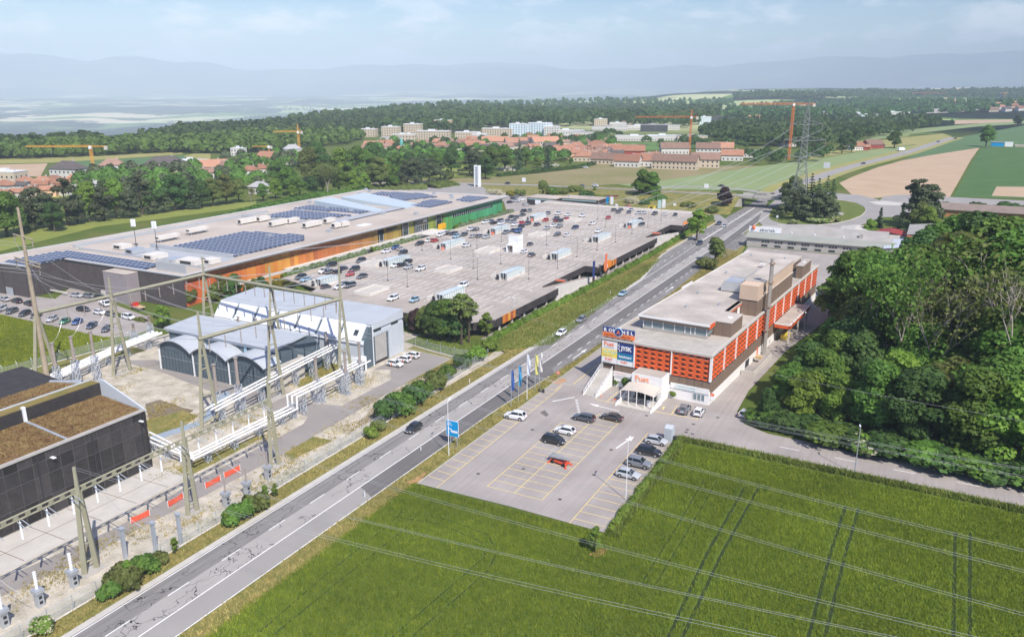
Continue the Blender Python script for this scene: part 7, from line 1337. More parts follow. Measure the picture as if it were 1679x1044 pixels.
# scooter by the flagpoles
x, y = at(888, 643); t = thing('scooter', 'dark scooter parked by the yellow hatched bays', 'scooter', (x, y, .03), R(170), world=False); b = MB(); b.profile([(-.75, .55), (-.2, .5), (.15, .3), (.4, .3), (.55, .9), (.62, .9), (.5, .22), (-.1, .2), (-.5, .3), (-.8, .6)], 'x', 0, .3); b.v = [(v[1], v[0] - .15, v[2]) for v in b.v]; b.build('body', PAINT['dark grey'], t); MB().box(-.75, -.1, -.14, .14, .62, .74).build('seat', TRIM, t)
for fx in (-.55, .65): b = MB(); b.tube((fx, -.06, .24), (fx, .06, .24), .24, .24, 12); b.build('wheel', TYRE, t)
b = MB(); b.tube((.58, 0, .85), (.48, 0, 1.05), .03); b.tube((.46, -.32, 1.06), (.46, .32, 1.06), .025); b.build('handlebar', TRIM, t)
# folded red access lift in the lot
x, y = at(918, 760); t = thing('access_lift', 'red and grey folded access lift standing on the car park', 'lift', (x, y, .03), R(-12), world=False); b = MB(); b.box(-1.7, 1.7, -.6, .6, .35, .6); b.build('chassis', mat('lift_red', (.70, .09, .04), .5, .1), t)
for sx in (-1, 1):
    for sy in (-1, 1): b = MB(); b.bar((sx*1.5, sy*.5, .5), (sx*1.85, sy*.9, .12), .14); b.cbox(sx*1.85, sy*.9, 0, .4, .4, .1); b.build('outrigger', MATS['lift_red'], t)
for sx in (-1.2, 1.2): b = MB(); b.tube((sx, -.75, .33), (sx, .75, .33), .33, .33, 12); b.build('wheel', TYRE, t)
for k in range(4): b = MB(); b.bar((-1.9, -.4 + .26*k, 1.0 + .14*k), (1.9, -.4 + .26*k, 1.1 + .12*(3 - k)), .3); b.build('boom', mat('boom_grey', (.28, .29, .30), .6, .1), t)
b = MB(); b.box(-1.9, -1.0, -.5, .5, 1.25, 1.3); b.path([(-1.9, -.5, 1.3), (-1.9, -.5, 2.1), (-1.0, -.5, 2.1), (-1.0, .5, 2.1), (-1.9, .5, 2.1), (-1.9, -.5, 2.1)], .035, 5); b.build('work_cage', GALV, t); MB().box(1.2, 1.7, -.4, .4, .62, 1.3).build('engine_box', MATS['lift_red'], t)
# ================================================================ street furniture round the customer car park
def plamp(px, py, top, label, az, **kw):
    x, y = at(px, py); lo, hi = 2, 20
    for _ in range(30):
        m = (lo+hi)/2
        if pix(x, y, m)[1] > top: lo = m
        else: hi = m
    return lamp(x, y, .02, lo, label, az=az, group='tall street lamps', **kw)
plamp(736, 747, 658, 'tall street lamp beside the blue direction sign', R(95), arm=.6, m=PWHITE, r=.075); plamp(1026, 819, 722, 'tall street lamp at the right edge of the customer car park', R(95), arm=.6, m=PWHITE, r=.075); plamp(1401, 776, 702, 'street lamp on the side road below the wood', R(100), arm=.5, m=GALV); plamp(1363, 502, 468, 'street lamp between the orange building and the wood', R(100), arm=.5); plamp(1318, 545, 514, 'street lamp beside the delivery canopy', R(100), arm=.5); plamp(1326, 362, 337, 'curved lamp on the roundabout kerb', R(180), arm=1.2); plamp(1280, 402, 396, 'short lamp in front of the workshop', R(90), arm=.3)
for k, (px_, py_, tp_) in enumerate([(840, 525, 489), (876, 512, 478), (848, 520, 490)]): plamp(px_, py_, tp_, ORD[k] + ' lamp of three on the walkway below the deck edge', R(180), arm=.8)
bl = mat('sign_blue', (.0, .30, .66), .5, .04)
x0, y0 = at(750, 735); x1, y1 = at(755, 729); t = thing('direction_sign', 'bright blue direction sign on two posts beside the main road', 'road sign', (x0 - 1.5, y0, 0)); cx_, cy_ = x0 - 1.2, y0 + .8
wbox(t, 'panel', bl, (cx_ - 2.0, cx_ + 1.4, cy_ - .06, cy_ + .06, 2.3, 6.0)); wbox(t, 'border', PWHITE, (cx_ - 2.08, cx_ + 1.48, cy_ - .04, cy_ + .04, 2.22, 2.299), (cx_ - 2.08, cx_ + 1.48, cy_ - .04, cy_ + .04, 6.001, 6.08), (cx_ - 2.08, cx_ - 2.001, cy_ - .04, cy_ + .04, 2.3, 6.0), (cx_ + 1.401, cx_ + 1.48, cy_ - .04, cy_ + .04, 2.3, 6.0))
wbox(t, 'symbol', PWHITE, (cx_ - 1.45, cx_ - 1.25, cy_ - .09, cy_ - .061, 2.6, 4.6), (cx_ - 1.24, cx_ - .5, cy_ - .09, cy_ - .061, 3.9, 4.1), (cx_ - .7, cx_ - .5, cy_ - .09, cy_ - .061, 3.3, 3.89), (cx_ - .5, cx_ + 1.2, cy_ - .09, cy_ - .061, 3.2, 3.75)); wbox(t, 'lettering', PWHITE, (cx_ - 1.7, cx_ - .6, cy_ - .09, cy_ - .061, 5.4, 5.55), (cx_ - 1.7, cx_ - .3, cy_ - .09, cy_ - .061, 4.95, 5.1))
for xx in (cx_ - 1.0, cx_ + .9): wbox(t, 'post', GALV, (xx - .08, xx + .08, cy_ + .07, cy_ + .2, 0, 6.0)); b = MB(); b.tube((xx, cy_ + 1.6, 0), (xx, cy_ + .2, 3.0), .06, .06, 5); b.build('stay', GALV, t)
t.scale = (.74, 1, .80)
# flags
for k, (px_, py_, top, c, lab) in enumerate([(838, 667, 605, (.05, .12, .38), 'dark blue flag on the leftmost pole'), (850, 660, 598, (.04, .28, .52), 'bright blue flag on the second pole'), (864, 655, 580, (.62, .66, .74), 'pale blue-white flag on the tallest pole'), (877, 640, 580, (.66, .62, .20), 'yellow-green flag on the fourth pole'), (884, 635, 576, (.60, .58, .58), 'pale grey flag on the rightmost pole')]):
    x, y = at(px_, py_); lo, hi = 3, 20
    for _ in range(30):
        m = (lo+hi)/2
        if pix(x, y, m)[1] > top: lo = m
        else: hi = m
    h_ = lo; t = thing('flagpole', lab, 'flag', (x, y, 0), 0, 'flags along the car park edge'); b = MB(); b.tube((x, y, 0), (x, y, h_), .07, .05, 6); b.build('pole', PWHITE if k == 2 else GALV, t); b = MB(); n = 7
    for j in range(n):
        za, zb_ = h_ - .2 - j*.62, h_ - .2 - (j+1)*.62; oa, ob = .16*math.sin(j*1.1 + k), .16*math.sin((j+1)*1.1 + k)
        b.face([(x + .06, y, za), (x + .06, y, zb_), (x + .38, y + ob, zb_ - .1), (x + .38, y + oa, za - .05)]); b.face([(x + .38, y + oa, za - .05), (x + .38, y + ob, zb_ - .1), (x + .72, y - ob, zb_ - .12), (x + .72, y - oa, za - .1)])
    b.build('flag', mat('flag_%d' % k, c, .8, .12, 1, 3), t)
x, y = at(915, 628); t = thing('no_entry_sign', 'round red no entry sign at the corner of the customer car park', 'road sign', (x, y, 0)); b = MB(); b.tube((x, y, 0), (x, y, 2.6), .05); b.build('post', GALV, t); b = MB(); b.tube((x, y - .03, 2.5), (x, y - .06, 2.5), .42, .42, 16); b.build('disc', REDP, t); wbox(t, 'bar', PWHITE, (x - .28, x + .28, y - .075, y - .062, 2.43, 2.57))
x, y = at(1167, 664); t = thing('notice_sign', 'small red and white signs on a post at the shop corner', 'road sign', (x, y, 0)); b = MB(); b.tube((x, y, 0), (x, y, 2.6), .05); b.build('post', GALV, t); wbox(t, 'plate', REDP, (x - .35, x + .35, y - .08, y - .05, 2.0, 2.6)); wbox(t, 'plate', PWHITE, (x - .35, x + .35, y - .08, y - .05, 1.2, 1.9))
x, y = at(1097, 722); t = thing('grey_cabinet', 'tall pale grey cabinet standing at the corner of the crop field', 'cabinet', (x, y, 0)); b = MB(); b.profile([(-.75, 0), (.75, 0), (.75, 2.7), (.5, 3.05), (-.5, 3.05), (-.75, 2.7)], 'x', -.75, .75); b.v = [(v[0] + x, v[1] + y, v[2]) for v in b.v]; b.build('housing', PALEGREY, t); wbox(t, 'door', mat('cabinet_door', (.44, .48, .50), .5, .05), (x - .6, x + .6, y - .77, y - .755, .2, 2.5)); wbox(t, 'side_box', DARKM, (x + .76, x + 1.3, y - .3, y + .3, 0, 1.1))
for k, (px_, py_) in enumerate([(598, 814), (690, 738), (770, 628), (1001, 482), (838, 533), (1008, 425)]):
    x, y = at(px_, py_); t = thing('marker_post', ORD[k] + ' white roadside marker post listed along the main road', 'marker post', (x, y, 0), 0, 'white roadside marker posts'); t['label'] = 'small white marker post ' + ['on the verge below the customer car park', 'on the left verge beside the black car', 'on the left verge opposite the flags', 'on the bank beside the pale blue car', 'at the near end of the walkway hedge', 'beside the guard rail start'][k]; wbox(t, 'post', PWHITE, (x - .07, x + .07, y - .06, y + .06, 0, 1.05)); wbox(t, 'reflector_band', TRIM, (x - .072, x + .072, y - .062, y + .062, .75, .85))
for k, (px_, py_) in enumerate([(986, 650), (1006, 656), (1009, 655)]):
    x, y = at(px_, py_); t = thing('traffic_cone', ['orange cone nearest to the shop stair', 'orange cone in the middle of the bay by the entrance', 'orange cone closest to the entrance canopy'][k], 'traffic cone', (x, y, .03), 0, 'orange traffic cones beside the stair'); b = MB(); b.lathe((x, y, .03), [(.2, 0), (.2, .04), (.13, .05), (.03, .5)], 10); b.build('cone', ORP, t); b = MB(); b.lathe((x, y, .25), [(.092, 0), (.075, .1)], 10); b.build('band', PWHITE, t)
x0, y0 = at(1092, 414); x1, y1 = at(1176, 366); t = thing('guard_rail', 'pale guard rail along the left carriageway beside the deck', 'guard rail', (x0, y0, 0)); b = MB(); b.bar((x0, y0, .65), (x1, y1, .65), .3); b.build('rail', mat('cream_rail', (.68, .60, .46), .6, .06), t)
for k in range(20): q = k/19; b = MB(); b.tube((x0 + (x1-x0)*q, y0 + (y1-y0)*q, 0), (x0 + (x1-x0)*q, y0 + (y1-y0)*q, .6), .07, .07, 5); b.build('post', GALV, t)
for k, (px_, py_, z, lab) in enumerate([(1188, 343, 0, 'square white sign on a post left of the bridge'), (1106, 343, 0, 'square white sign on a post behind the deck'), (1274, 362, 0, 'round sign on a post at the roundabout edge'), (859, 302, .8, 'grey panel sign standing on the meadow by the cross road'), (1158, 313, 5.4, 'square white board on the grass fork by the bridge'), (1355, 279, 0, 'grey square road sign beside the far road')]):
    x, y = at(px_, py_, z); t = thing('post_sign', lab, 'road sign', (x, y, z)); b = MB(); b.tube((x, y, z), (x, y, z + 3.4), .07); b.build('post', GALV, t); s_ = [.8, .8, .5, 1.4, 1.3, 2.4][k]; wbox(t, 'panel', PWHITE if k != 5 else PALEGREY, (x - s_, x + s_, y - .1, y - .06, z + 1.6, z + 1.6 + s_*1.9))
for k, (px_, py_, c) in enumerate([(996, 336, bl), (1003, 337, PWHITE), (1081, 344, LBLUE), (1088, 344, PWHITE)]):
    x, y = at(px_, py_); t = thing('shop_banner', ['bright blue banner right of the pavilion', 'white banner right of the pavilion', 'pale blue banner behind the deck, right part', 'tilted white banner behind the deck, right part'][k], 'banner', (x, y, 0)); wbox(t, 'cloth', c, (x - .9, x + .9, y - .05, y + .05, .5, 4.5 + k*.4)); b = MB(); b.tube((x - 1, y, 0), (x - 1, y, 5.2 + k*.4), .06); b.build('pole', GALV, t)
x, y = at(1069, 345); t = thing('yellow_booth', 'small yellow booth behind the far deck parapet', 'booth', (x, y, 0)); wbox(t, 'wall', YEL, (x - 1.4, x + 1.4, y - 1.4, y + 1.4, 0, 2.4)); wbox(t, 'roof', PAINT['yellow'], (x - 1.6, x + 1.6, y - 1.6, y + 1.6, 2.4, 2.6)); wbox(t, 'window', GLASS, (x - .9, x + .9, y - 1.44, y - 1.41, 1.0, 2.0))
# ================================================================ town and villages
WALLS = {'w': mat('render_white', (.62, .60, .56), .9, .06), 'c': mat('render_cream', (.56, .47, .36), .9, .06), 'o': mat('render_peach', (.70, .45, .27), .9, .06), 'y': mat('render_yellow', (.68, .52, .26), .9, .06), 'g': mat('render_grey', (.46, .46, .45), .9, .06), 'b': mat('render_ice', (.60, .70, .76), .8, .05), 'r': mat('barn_red', (.36, .07, .05), .85, .08), 'k': mat('dark_wall', (.08, .08, .09), .8, .1)}
ROOFS = {'r': mat('tile_red', (.27, .125, .08), .9, .18, .4, 3, rgb2=(.36, .19, .12), rand=.25), 'o': mat('tile_orange', (.40, .21, .135), .9, .12, .4, 3, rand=.2), 'b': mat('tile_brown', (.21, .13, .10), .9, .15, .4, 3, rgb2=(.30, .19, .14), rand=.25), 'd': mat('tile_dark', (.11, .095, .09), .9, .15, .4, 3), 'g': mat('roof_grey', (.38, .38, .38), .9, .08), 'w': mat('roof_white', (.66, .67, .68), .8, .06)}
HC = {}
def house_mesh(kind, w_, d_, h_, wl_, rf_):
    key = (kind, round(w_), round(d_), round(h_), wl_, rf_)
    if key in HC: return HC[key]
    x, y = w_/2, d_/2; W_ = MB(); W_.box(-x, x, -y, y, -1.5, h_); rise = d_*.40
    if kind == 'g': W_.raw([(-x, -y, h_), (-x, y, h_), (-x, 0, h_ + rise*.92), (x, -y, h_), (x, y, h_), (x, 0, h_ + rise*.92)], [(1, 0, 2), (3, 4, 5)])
    Rf = MB(); e = .7
    if kind == 'g': Rf.profile([(-y - e, h_ - .35), (-y - e, h_ - .1), (0, h_ + rise), (y + e, h_ - .1), (y + e, h_ - .35), (0, h_ + rise - .25)], 'x', -x - e, x + e)
    elif kind == 'h': q = max(.5, x - y); Rf.raw([(-x - e, -y - e, h_ - .1), (x + e, -y - e, h_ - .1), (x + e, y + e, h_ - .1), (-x - e, y + e, h_ - .1), (-q, 0, h_ + rise), (q, 0, h_ + rise)], [(0, 1, 5, 4), (1, 2, 5), (2, 3, 4, 5), (3, 0, 4), (3, 2, 1, 0)])
    else: Rf.box(-x - .15, x + .15, -y - .15, y + .15, h_, h_ + .5); Rf.box(-x*.3, x*.1, -y*.3, y*.3, h_ + .5, h_ + 2.2)
    C_ = MB(); C_.box(x*.35, x*.35 + .8, .2, 1.0, h_, h_ + rise + .9) if kind != 'f' else C_.box(x*.5, x*.5 + 1, 0, 1, h_ + .5, h_ + 1.6)
    Wi = MB(); nz = max(1, int((h_ - .4)/2.9)); nx = max(2, int(w_/3.2))
    for j in range(nz):
        for i in range(nx):
            cx = -x + w_*(i + .5)/nx; z0 = .9 + j*(h_ - .4)/nz
            for s in (-1, 1): Wi.box(cx - .6, cx + .6, s*(y + .02) - .02, s*(y + .02) + .02, z0, z0 + 1.4)
        for i in range(max(1, int(d_/3.5))):
            cy = -y + d_*(i + .5)/max(1, int(d_/3.5)); z0 = .9 + j*(h_ - .4)/nz
            for s in (-1, 1): Wi.box(s*(x + .02) - .02, s*(x + .02) + .02, cy - .5, cy + .5, z0, z0 + 1.4)
    HC[key] = (W_.mesh('wall', WALLS[wl_]), Rf.mesh('roof', ROOFS[rf_]), C_.mesh('chimney', WALLS['g']), Wi.mesh('windows', GLASS)); return HC[key]
def house(px, py, kind, w_, wl_, rf_, h_=None, label='', az=None, group=None, d_=None):
    x, y, z = (*at(px, py), 0.0) if py > 214 else hit(px, py)
    h_ = (h_*.85 if h_ else 4.4) if kind != 'f' else (h_ or 9); d_ = d_ or min(w_*.62, 13); me = house_mesh(kind, w_, d_, h_, wl_, rf_)
    t = thing('house' if kind != 'f' else 'block', label, 'house' if kind != 'f' else 'building', (x, y, z), YAW + R(az if az is not None else hr.uniform(-25, 25)), group, world=False)
    for nm, m_ in zip(('wall', 'roof', 'chimney', 'windows'), me):
        o = bpy.data.objects.new(nm, m_); col.objects.link(o); o.parent = t
        if nm == 'windows': o['kind'] = 'stuff'
        if nm == 'roof': rf_o = o
        if nm == 'chimney': o.parent = rf_o
    return t
hr = random.Random(4)
WN = {'w': 'white', 'c': 'cream', 'o': 'peach', 'y': 'yellow', 'g': 'grey', 'b': 'pale blue', 'r': 'red', 'k': 'dark'}; RN = {'r': 'red', 'o': 'orange', 'b': 'brown', 'd': 'dark', 'g': 'grey', 'w': 'white'}
LV = [(8,328,'g',9,'o','r'),(31,326,'g',9,'w','r'),(55,322,'g',9,'c','r'),(82,322,'g',10,'o','r'),(103,320,'g',10,'w','r'),(68,313,'g',10,'w','r'),(93,311,'h',11,'c','r'),(40,314,'g',9,'w','d'),(12,314,'h',14,'w','r'),(45,307,'h',13,'w','r'),(72,306,'h',12,'c','r'),(91,304,'h',12,'y','r'),(124,303,'h',13,'o','r'),(119,309,'h',12,'w','r'),(14,303,'f',24,'c','w',9),(115,293,'h',26,'w','d',9),(122,291,'g',14,'o','r'),(170,294,'h',15,'w','r'),(197,299,'h',14,'c','b'),(186,279,'h',22,'w','b'),(215,283,'h',16,'c','b'),(150,312,'g',8,'g','g'),
      (273,281,'h',32,'c','d',8),(316,277,'f',24,'w','w',7),(350,279,'g',26,'w','o',4),(368,279,'g',16,'c','b',5),(411,290,'h',15,'w','r',6),(427,285,'h',15,'w','r'),(445,275,'h',14,'o','r'),(455,268,'g',40,'w','r',6),(427,317,'h',14,'w','g'),(344,292,'g',14,'w','b'),(392,255,'f',14,'w','w',7),(386,246,'g',12,'w','g'),(522,267,'h',15,'w','r'),(480,251,'h',20,'g','g'),(330,290,'g',10,'w','d')]
TN = [(614,246,'g',24,'c','o'),(630,247,'g',14,'c','b'),(658,255,'h',16,'w','r',7),(605,224,'f',24,'c','w',10),(642,224,'f',26,'c','w',13),(678,223,'f',26,'c','w',16),(727,218,'f',27,'o','w',18),(662,230,'f',30,'c','w',7),(711,231,'f',46,'c','w',12),(648,234,'f',36,'w','g',6),(672,242,'f',16,'c','w',14),(767,227,'f',34,'c','w',8),(741,246,'g',36,'w','b'),(768,242,'g',26,'w','r'),(690,242,'g',20,'w','b'),(787,232,'f',20,'w','w',9),
      (816,226,'f',44,'c','w',12),(850,226,'f',24,'b','w',18),(862,226,'f',16,'b','w',16),(886,224,'f',34,'b','w',18),(905,225,'f',22,'w','w',14),(930,225,'f',48,'w','w',9),(957,227,'f',30,'w','g',8),(812,240,'g',34,'w','o',7),(846,242,'g',28,'w','o',7),(868,241,'g',20,'g','d',7),(893,242,'g',36,'w','o',8),(828,247,'g',18,'w','b'),(780,246,'g',24,'w','o'),(912,254,'h',18,'y','r',7),(930,252,'h',20,'o','r',6),(945,247,'h',22,'c','r'),(955,243,'h',30,'w','b'),(980,246,'h',24,'c','r',6),(990,268,'g',24,'c','b',5),(958,264,'h',22,'c','r'),(1003,251,'g',22,'w','o'),(1027,255,'g',40,'r','r',6),(940,258,'h',16,'c','o'),(965,254,'h',18,'w','r'),(1030,273,'g',24,'w','r',6),(1057,272,'g',24,'w','r',6),
      (1107,277,'g',42,'c','b',8),(1156,274,'g',26,'c','b',8),(1105,252,'g',32,'w','b',7),(1160,254,'g',26,'w','b',8),(1184,253,'g',24,'w','o',8),(1200,263,'g',22,'w','r',6),(1228,258,'f',12,'w','w',6),(868,228,'h',18,'c','r'),(905,231,'h',22,'o','r'),(920,234,'h',18,'w','r'),(950,231,'g',16,'w','r')]
tr_ = random.Random(31)
for k in range(64):
    u_, v_ = tr_.random(), tr_.random(); bx_ = [(770, 232, 900, 250), (900, 236, 1000, 262), (960, 252, 1080, 266), (600, 238, 740, 250)][k % 4]
    TN.append((bx_[0] + (bx_[2]-bx_[0])*u_, bx_[1] + (bx_[3]-bx_[1])*v_, tr_.choice('ggh'), tr_.uniform(10, 17), tr_.choice('wccogw'), tr_.choice('rrbobrd'), tr_.uniform(4.5, 7)))
IN = [(1043,231,'f',56,'w','w',6),(1088,230,'f',46,'w','w',6),(1135,231,'f',40,'c','g',6),(1013,210,'f',30,'w','w',8),(1048,213,'f',60,'w','w',6),(1072,216,'f',44,'k','g',10),(1095,213,'f',40,'w','g',7),(1030,206,'h',26,'c','b',7),(985,207,'f',24,'c','w',12),(998,203,'g',26,'c','b',7),(1000,214,'f',60,'w','g',6),(1155,205,'f',24,'b','w',14),(1180,202,'f',34,'k','d',12),(1147,200,'g',18,'w','o',7),(1117,203,'f',40,'w','w',5),(1236,200,'g',32,'w','o',9),(1290,240,'g',20,'w','g'),(1245,230,'f',30,'w','w',5)]
FR = [(1402,246,'g',20,'w','r',5),(1430,243,'g',24,'r','b',5),(1418,246,'g',10,'r','r',4),(1440,243,'g',12,'k','d',4),(1385,190,'f',70,'w','w',8),(1340,188,'f',60,'w','g',7),(1463,190,'f',80,'w','w',9),(1408,192,'f',50,'b','w',7),(1545,185,'f',90,'w','w',9),(1580,183,'g',40,'c','o',8),(1560,171,'g',26,'w','o',8),(1615,182,'g',30,'c','r',8),(1628,184,'g',26,'c','b',8),(1640,180,'g',26,'w','r',8),(1650,183,'g',28,'w','d',8),(1660,178,'g',28,'o','r',8),(1672,182,'g',26,'w','r',8),(1605,176,'f',40,'w','w',8),(1598,181,'g',26,'w','r',8),(1635,175,'g',24,'w','o',8),(1665,173,'g',24,'c','r',8)]
for nm, lst, grp in (('the village at the left', LV, 'houses of the left village'), ('the town', TN, 'houses of the town'), ('the industrial quarter', IN, 'industrial buildings'), ('the far right settlement', FR, 'far right farm and settlement')):
    cn = {}
    for q in sorted(lst):
        px, py, kd, w_, wl_, rf_ = q[:6]; key = (WN[wl_], RN[rf_] if kd != 'f' else '', kd == 'f'); cn[key] = cn.get(key, 0) + 1
        lab = ('%s flat roofed building in %s, %s from left' % (key[0], nm, ordinal(cn[key]-1))) if kd == 'f' else ('%s house with %s roof in %s, %s from left' % (key[0], key[1], nm, ordinal(cn[key]-1)))
        house(px, py, kd, w_*(.86 if kd != 'f' else .92), wl_, rf_, q[6] if len(q) > 6 else None, lab, group=grp, az=(-10 if kd == 'f' else None))
x, y = at(657, 252); t = thing('spire', 'small teal spire above the red roofed white house', 'spire', (x, y + 2, 0)); b = MB(); b.lathe((x, y + 2, 8), [(1.8, 0), (1.8, 3), (1.2, 4.5), (.1, 8)], 8); b.build('spire_cap', mat('copper_teal', (.13, .42, .38), .6, .1), t); b = MB(); b.box(x - 1.7, x + 1.7, y + .3, y + 3.7, 0, 8); b.build('tower_wall', WALLS['w'], t)
x, y = at(1640, 240); t = thing('blue_shed', 'blue shed and white containers beside the big field tree', 'shed', (x, y, 0)); wbox(t, 'wall', bl, (x - 9, x + 3, y - 3, y + 4, 0, 4.4)); wbox(t, 'container', PWHITE, (x + 4, x + 12, y - 3, y + 1, 0, 5)); wbox(t, 'rubble', GRAVEL, (x + 14, x + 34, y - 3, y + 6, 0, 2)); wbox(t, 'roof', GALV, (x - 9.4, x + 3.4, y - 3.4, y + 4.4, 4.41, 4.7))
x, y, z = hit(271, 216); t = thing('white_barn', 'long white barn on the meadow before the valley', 'barn', (x, y, z), YAW, world=False); MB().box(-22, 22, -8, 8, -2, 7).build('wall', PWHITE, t); b = MB(); b.profile([(-9, 6.8), (-9, 7.1), (0, 9), (9, 7.1), (9, 6.8)], 'x', -23, 23); b.build('roof', ROOFS['w'], t)
# cemetery stones beyond the meadow
for k in range(26):
    px_, py_ = 818 + rnd.uniform(0, 30), 276 + rnd.uniform(0, 5)
    if k > 15: px_, py_ = 890 + rnd.uniform(0, 30), 272 + rnd.uniform(-2, 2)
    x, y = at(px_, py_); o = MB().box(-.9, .9, -.35, .35, 0, 1.6).build('gravestone', CONC_PALE); o.location = (x, y, 0); tag(o, 'pale gravestone in the cemetery rows before the belt trees', 'gravestone', 'pale gravestones of the cemetery')
# ---------------------------------------------------------------- woods too far off to count
def forest(label, polys, n, h0, h1, seed, leaf='dark', nq=22, ratio=.62, qs=.33):
    r_ = np.random.default_rng(seed); VV, k = [], 0; base = r_.normal(size=(nq, 3)); base /= np.linalg.norm(base, axis=1, keepdims=True)
    area = [np.prod(np.ptp(np.array(p), axis=0)) for p in polys]
    for poly, a in zip(polys, area):
        P = np.array(poly, float); lo, hi = P.min(0), P.max(0); m = int(n*a/sum(area)*1.6); C = lo + (hi-lo)*r_.random((m, 2)); C = C[inpoly(C, poly)]
        for px, py in C:
            x, y, z = hit(px, py); h = r_.uniform(h0, h1); w_ = h*ratio*r_.uniform(.8, 1.25); d = base + r_.normal(size=(nq, 3))*.25; d /= np.linalg.norm(d, axis=1, keepdims=True); d[:, 2] = np.abs(d[:, 2])*1.1 - .25
            c = np.array([x, y, z + h*.52]) + d*np.array([w_/2, w_/2, h*.46])*r_.uniform(.85, 1.1, (nq, 1)); v, _ = quads(c, d + r_.normal(size=(nq, 3))*.3, h*qs, r_); VV.append(v)
    V = np.concatenate(VV); o = link_mesh('forest', np_mesh('forest', V, np.arange(len(V)).reshape(-1, 4), LEAF[leaf])); return tag(o, label, 'forest', kind='stuff')
TP1 = [[(590, 250), (760, 246), (800, 252), (790, 268), (600, 285)], [(800, 248), (940, 262), (900, 272), (800, 268)], [(930, 228), (1000, 226), (1000, 236), (950, 240)], [(620, 238), (800, 236), (800, 246), (620, 250)], [(800, 228), (1000, 230), (1020, 246), (900, 244)]]
forest('green garden trees among the town houses', TP1, 130, 7, 12, 61, 'mid', 150, .95, .15); forest('dark garden trees among the town houses', TP1, 60, 8, 13, 62, 'dark', 150, .9, .15)
TP2 = [[(120, 300), (260, 280), (300, 290), (240, 320), (140, 325)], [(300, 288), (420, 285), (430, 312), (320, 318)], [(350, 262), (480, 258), (520, 275), (400, 285)], [(205, 305), (345, 300), (345, 325), (205, 335)]]
forest('green garden trees among the left village houses', TP2, 62, 8, 14, 63, 'mid', 200, .9, .14); forest('dark conifers and trees among the left village houses', TP2, 50, 8, 15, 64, 'pine', 200, .7, .14)
forest('dark trees behind the big farmhouses', [[(1040, 238), (1200, 236), (1240, 250), (1180, 246), (1060, 244)], [(1200, 262), (1290, 250), (1300, 268), (1230, 272)], [(1310, 256), (1370, 252), (1370, 266), (1310, 268)], [(975, 226), (1030, 222), (1030, 230), (985, 232)]], 70, 7, 13, 65, 'dark', 150, .85, .15)
forest('dark leafy wood behind the fields of the left village', [[(-60, 262), (60, 261), (170, 256), (290, 250), (330, 246), (300, 236), (180, 238), (60, 242), (-60, 246)], [(280, 252), (420, 252), (500, 243), (560, 240), (600, 228), (520, 222), (400, 226), (290, 236)]], 1500, 10, 15, 51, 'mid')
forest('dark forest rolling towards the valley at the left', [[(-60, 252), (60, 248), (150, 240), (165, 236), (60, 242), (-60, 246)], [(225, 234), (300, 236), (420, 226), (560, 222), (640, 214), (640, 200), (450, 203), (330, 206), (290, 216), (280, 226)]], 1300, 11, 17, 52)
forest('broad dark forest band behind the town', [[(330, 206), (640, 200), (800, 212), (1000, 206), (1130, 210), (1180, 196), (1180, 178), (1000, 176), (800, 178), (600, 182), (430, 190)], [(620, 216), (760, 213), (800, 216), (640, 224)]], 2600, 15, 23, 53)
forest('far wooded ridge line in the middle', [[(360, 188), (600, 178), (900, 176), (1200, 178), (1200, 168), (900, 166), (640, 168), (480, 176)]], 900, 16, 24, 54)
forest('dark woods behind the pylon and the far fields', [[(1140, 226), (1230, 240), (1330, 244), (1430, 228), (1540, 210), (1540, 196), (1400, 196), (1250, 200), (1180, 206)]], 900, 11, 17, 55)
forest('mixed woods around the far right settlements', [[(1180, 198), (1320, 196), (1440, 192), (1600, 188), (1679, 176), (1720, 164), (1500, 162), (1350, 168), (1200, 176)]], 1000, 13, 20, 56)
forest('hazy wooded hills on the right horizon', [[(1200, 164), (1440, 163), (1720, 160), (1720, 150), (1440, 152), (1205, 156)]], 900, 18, 28, 57)
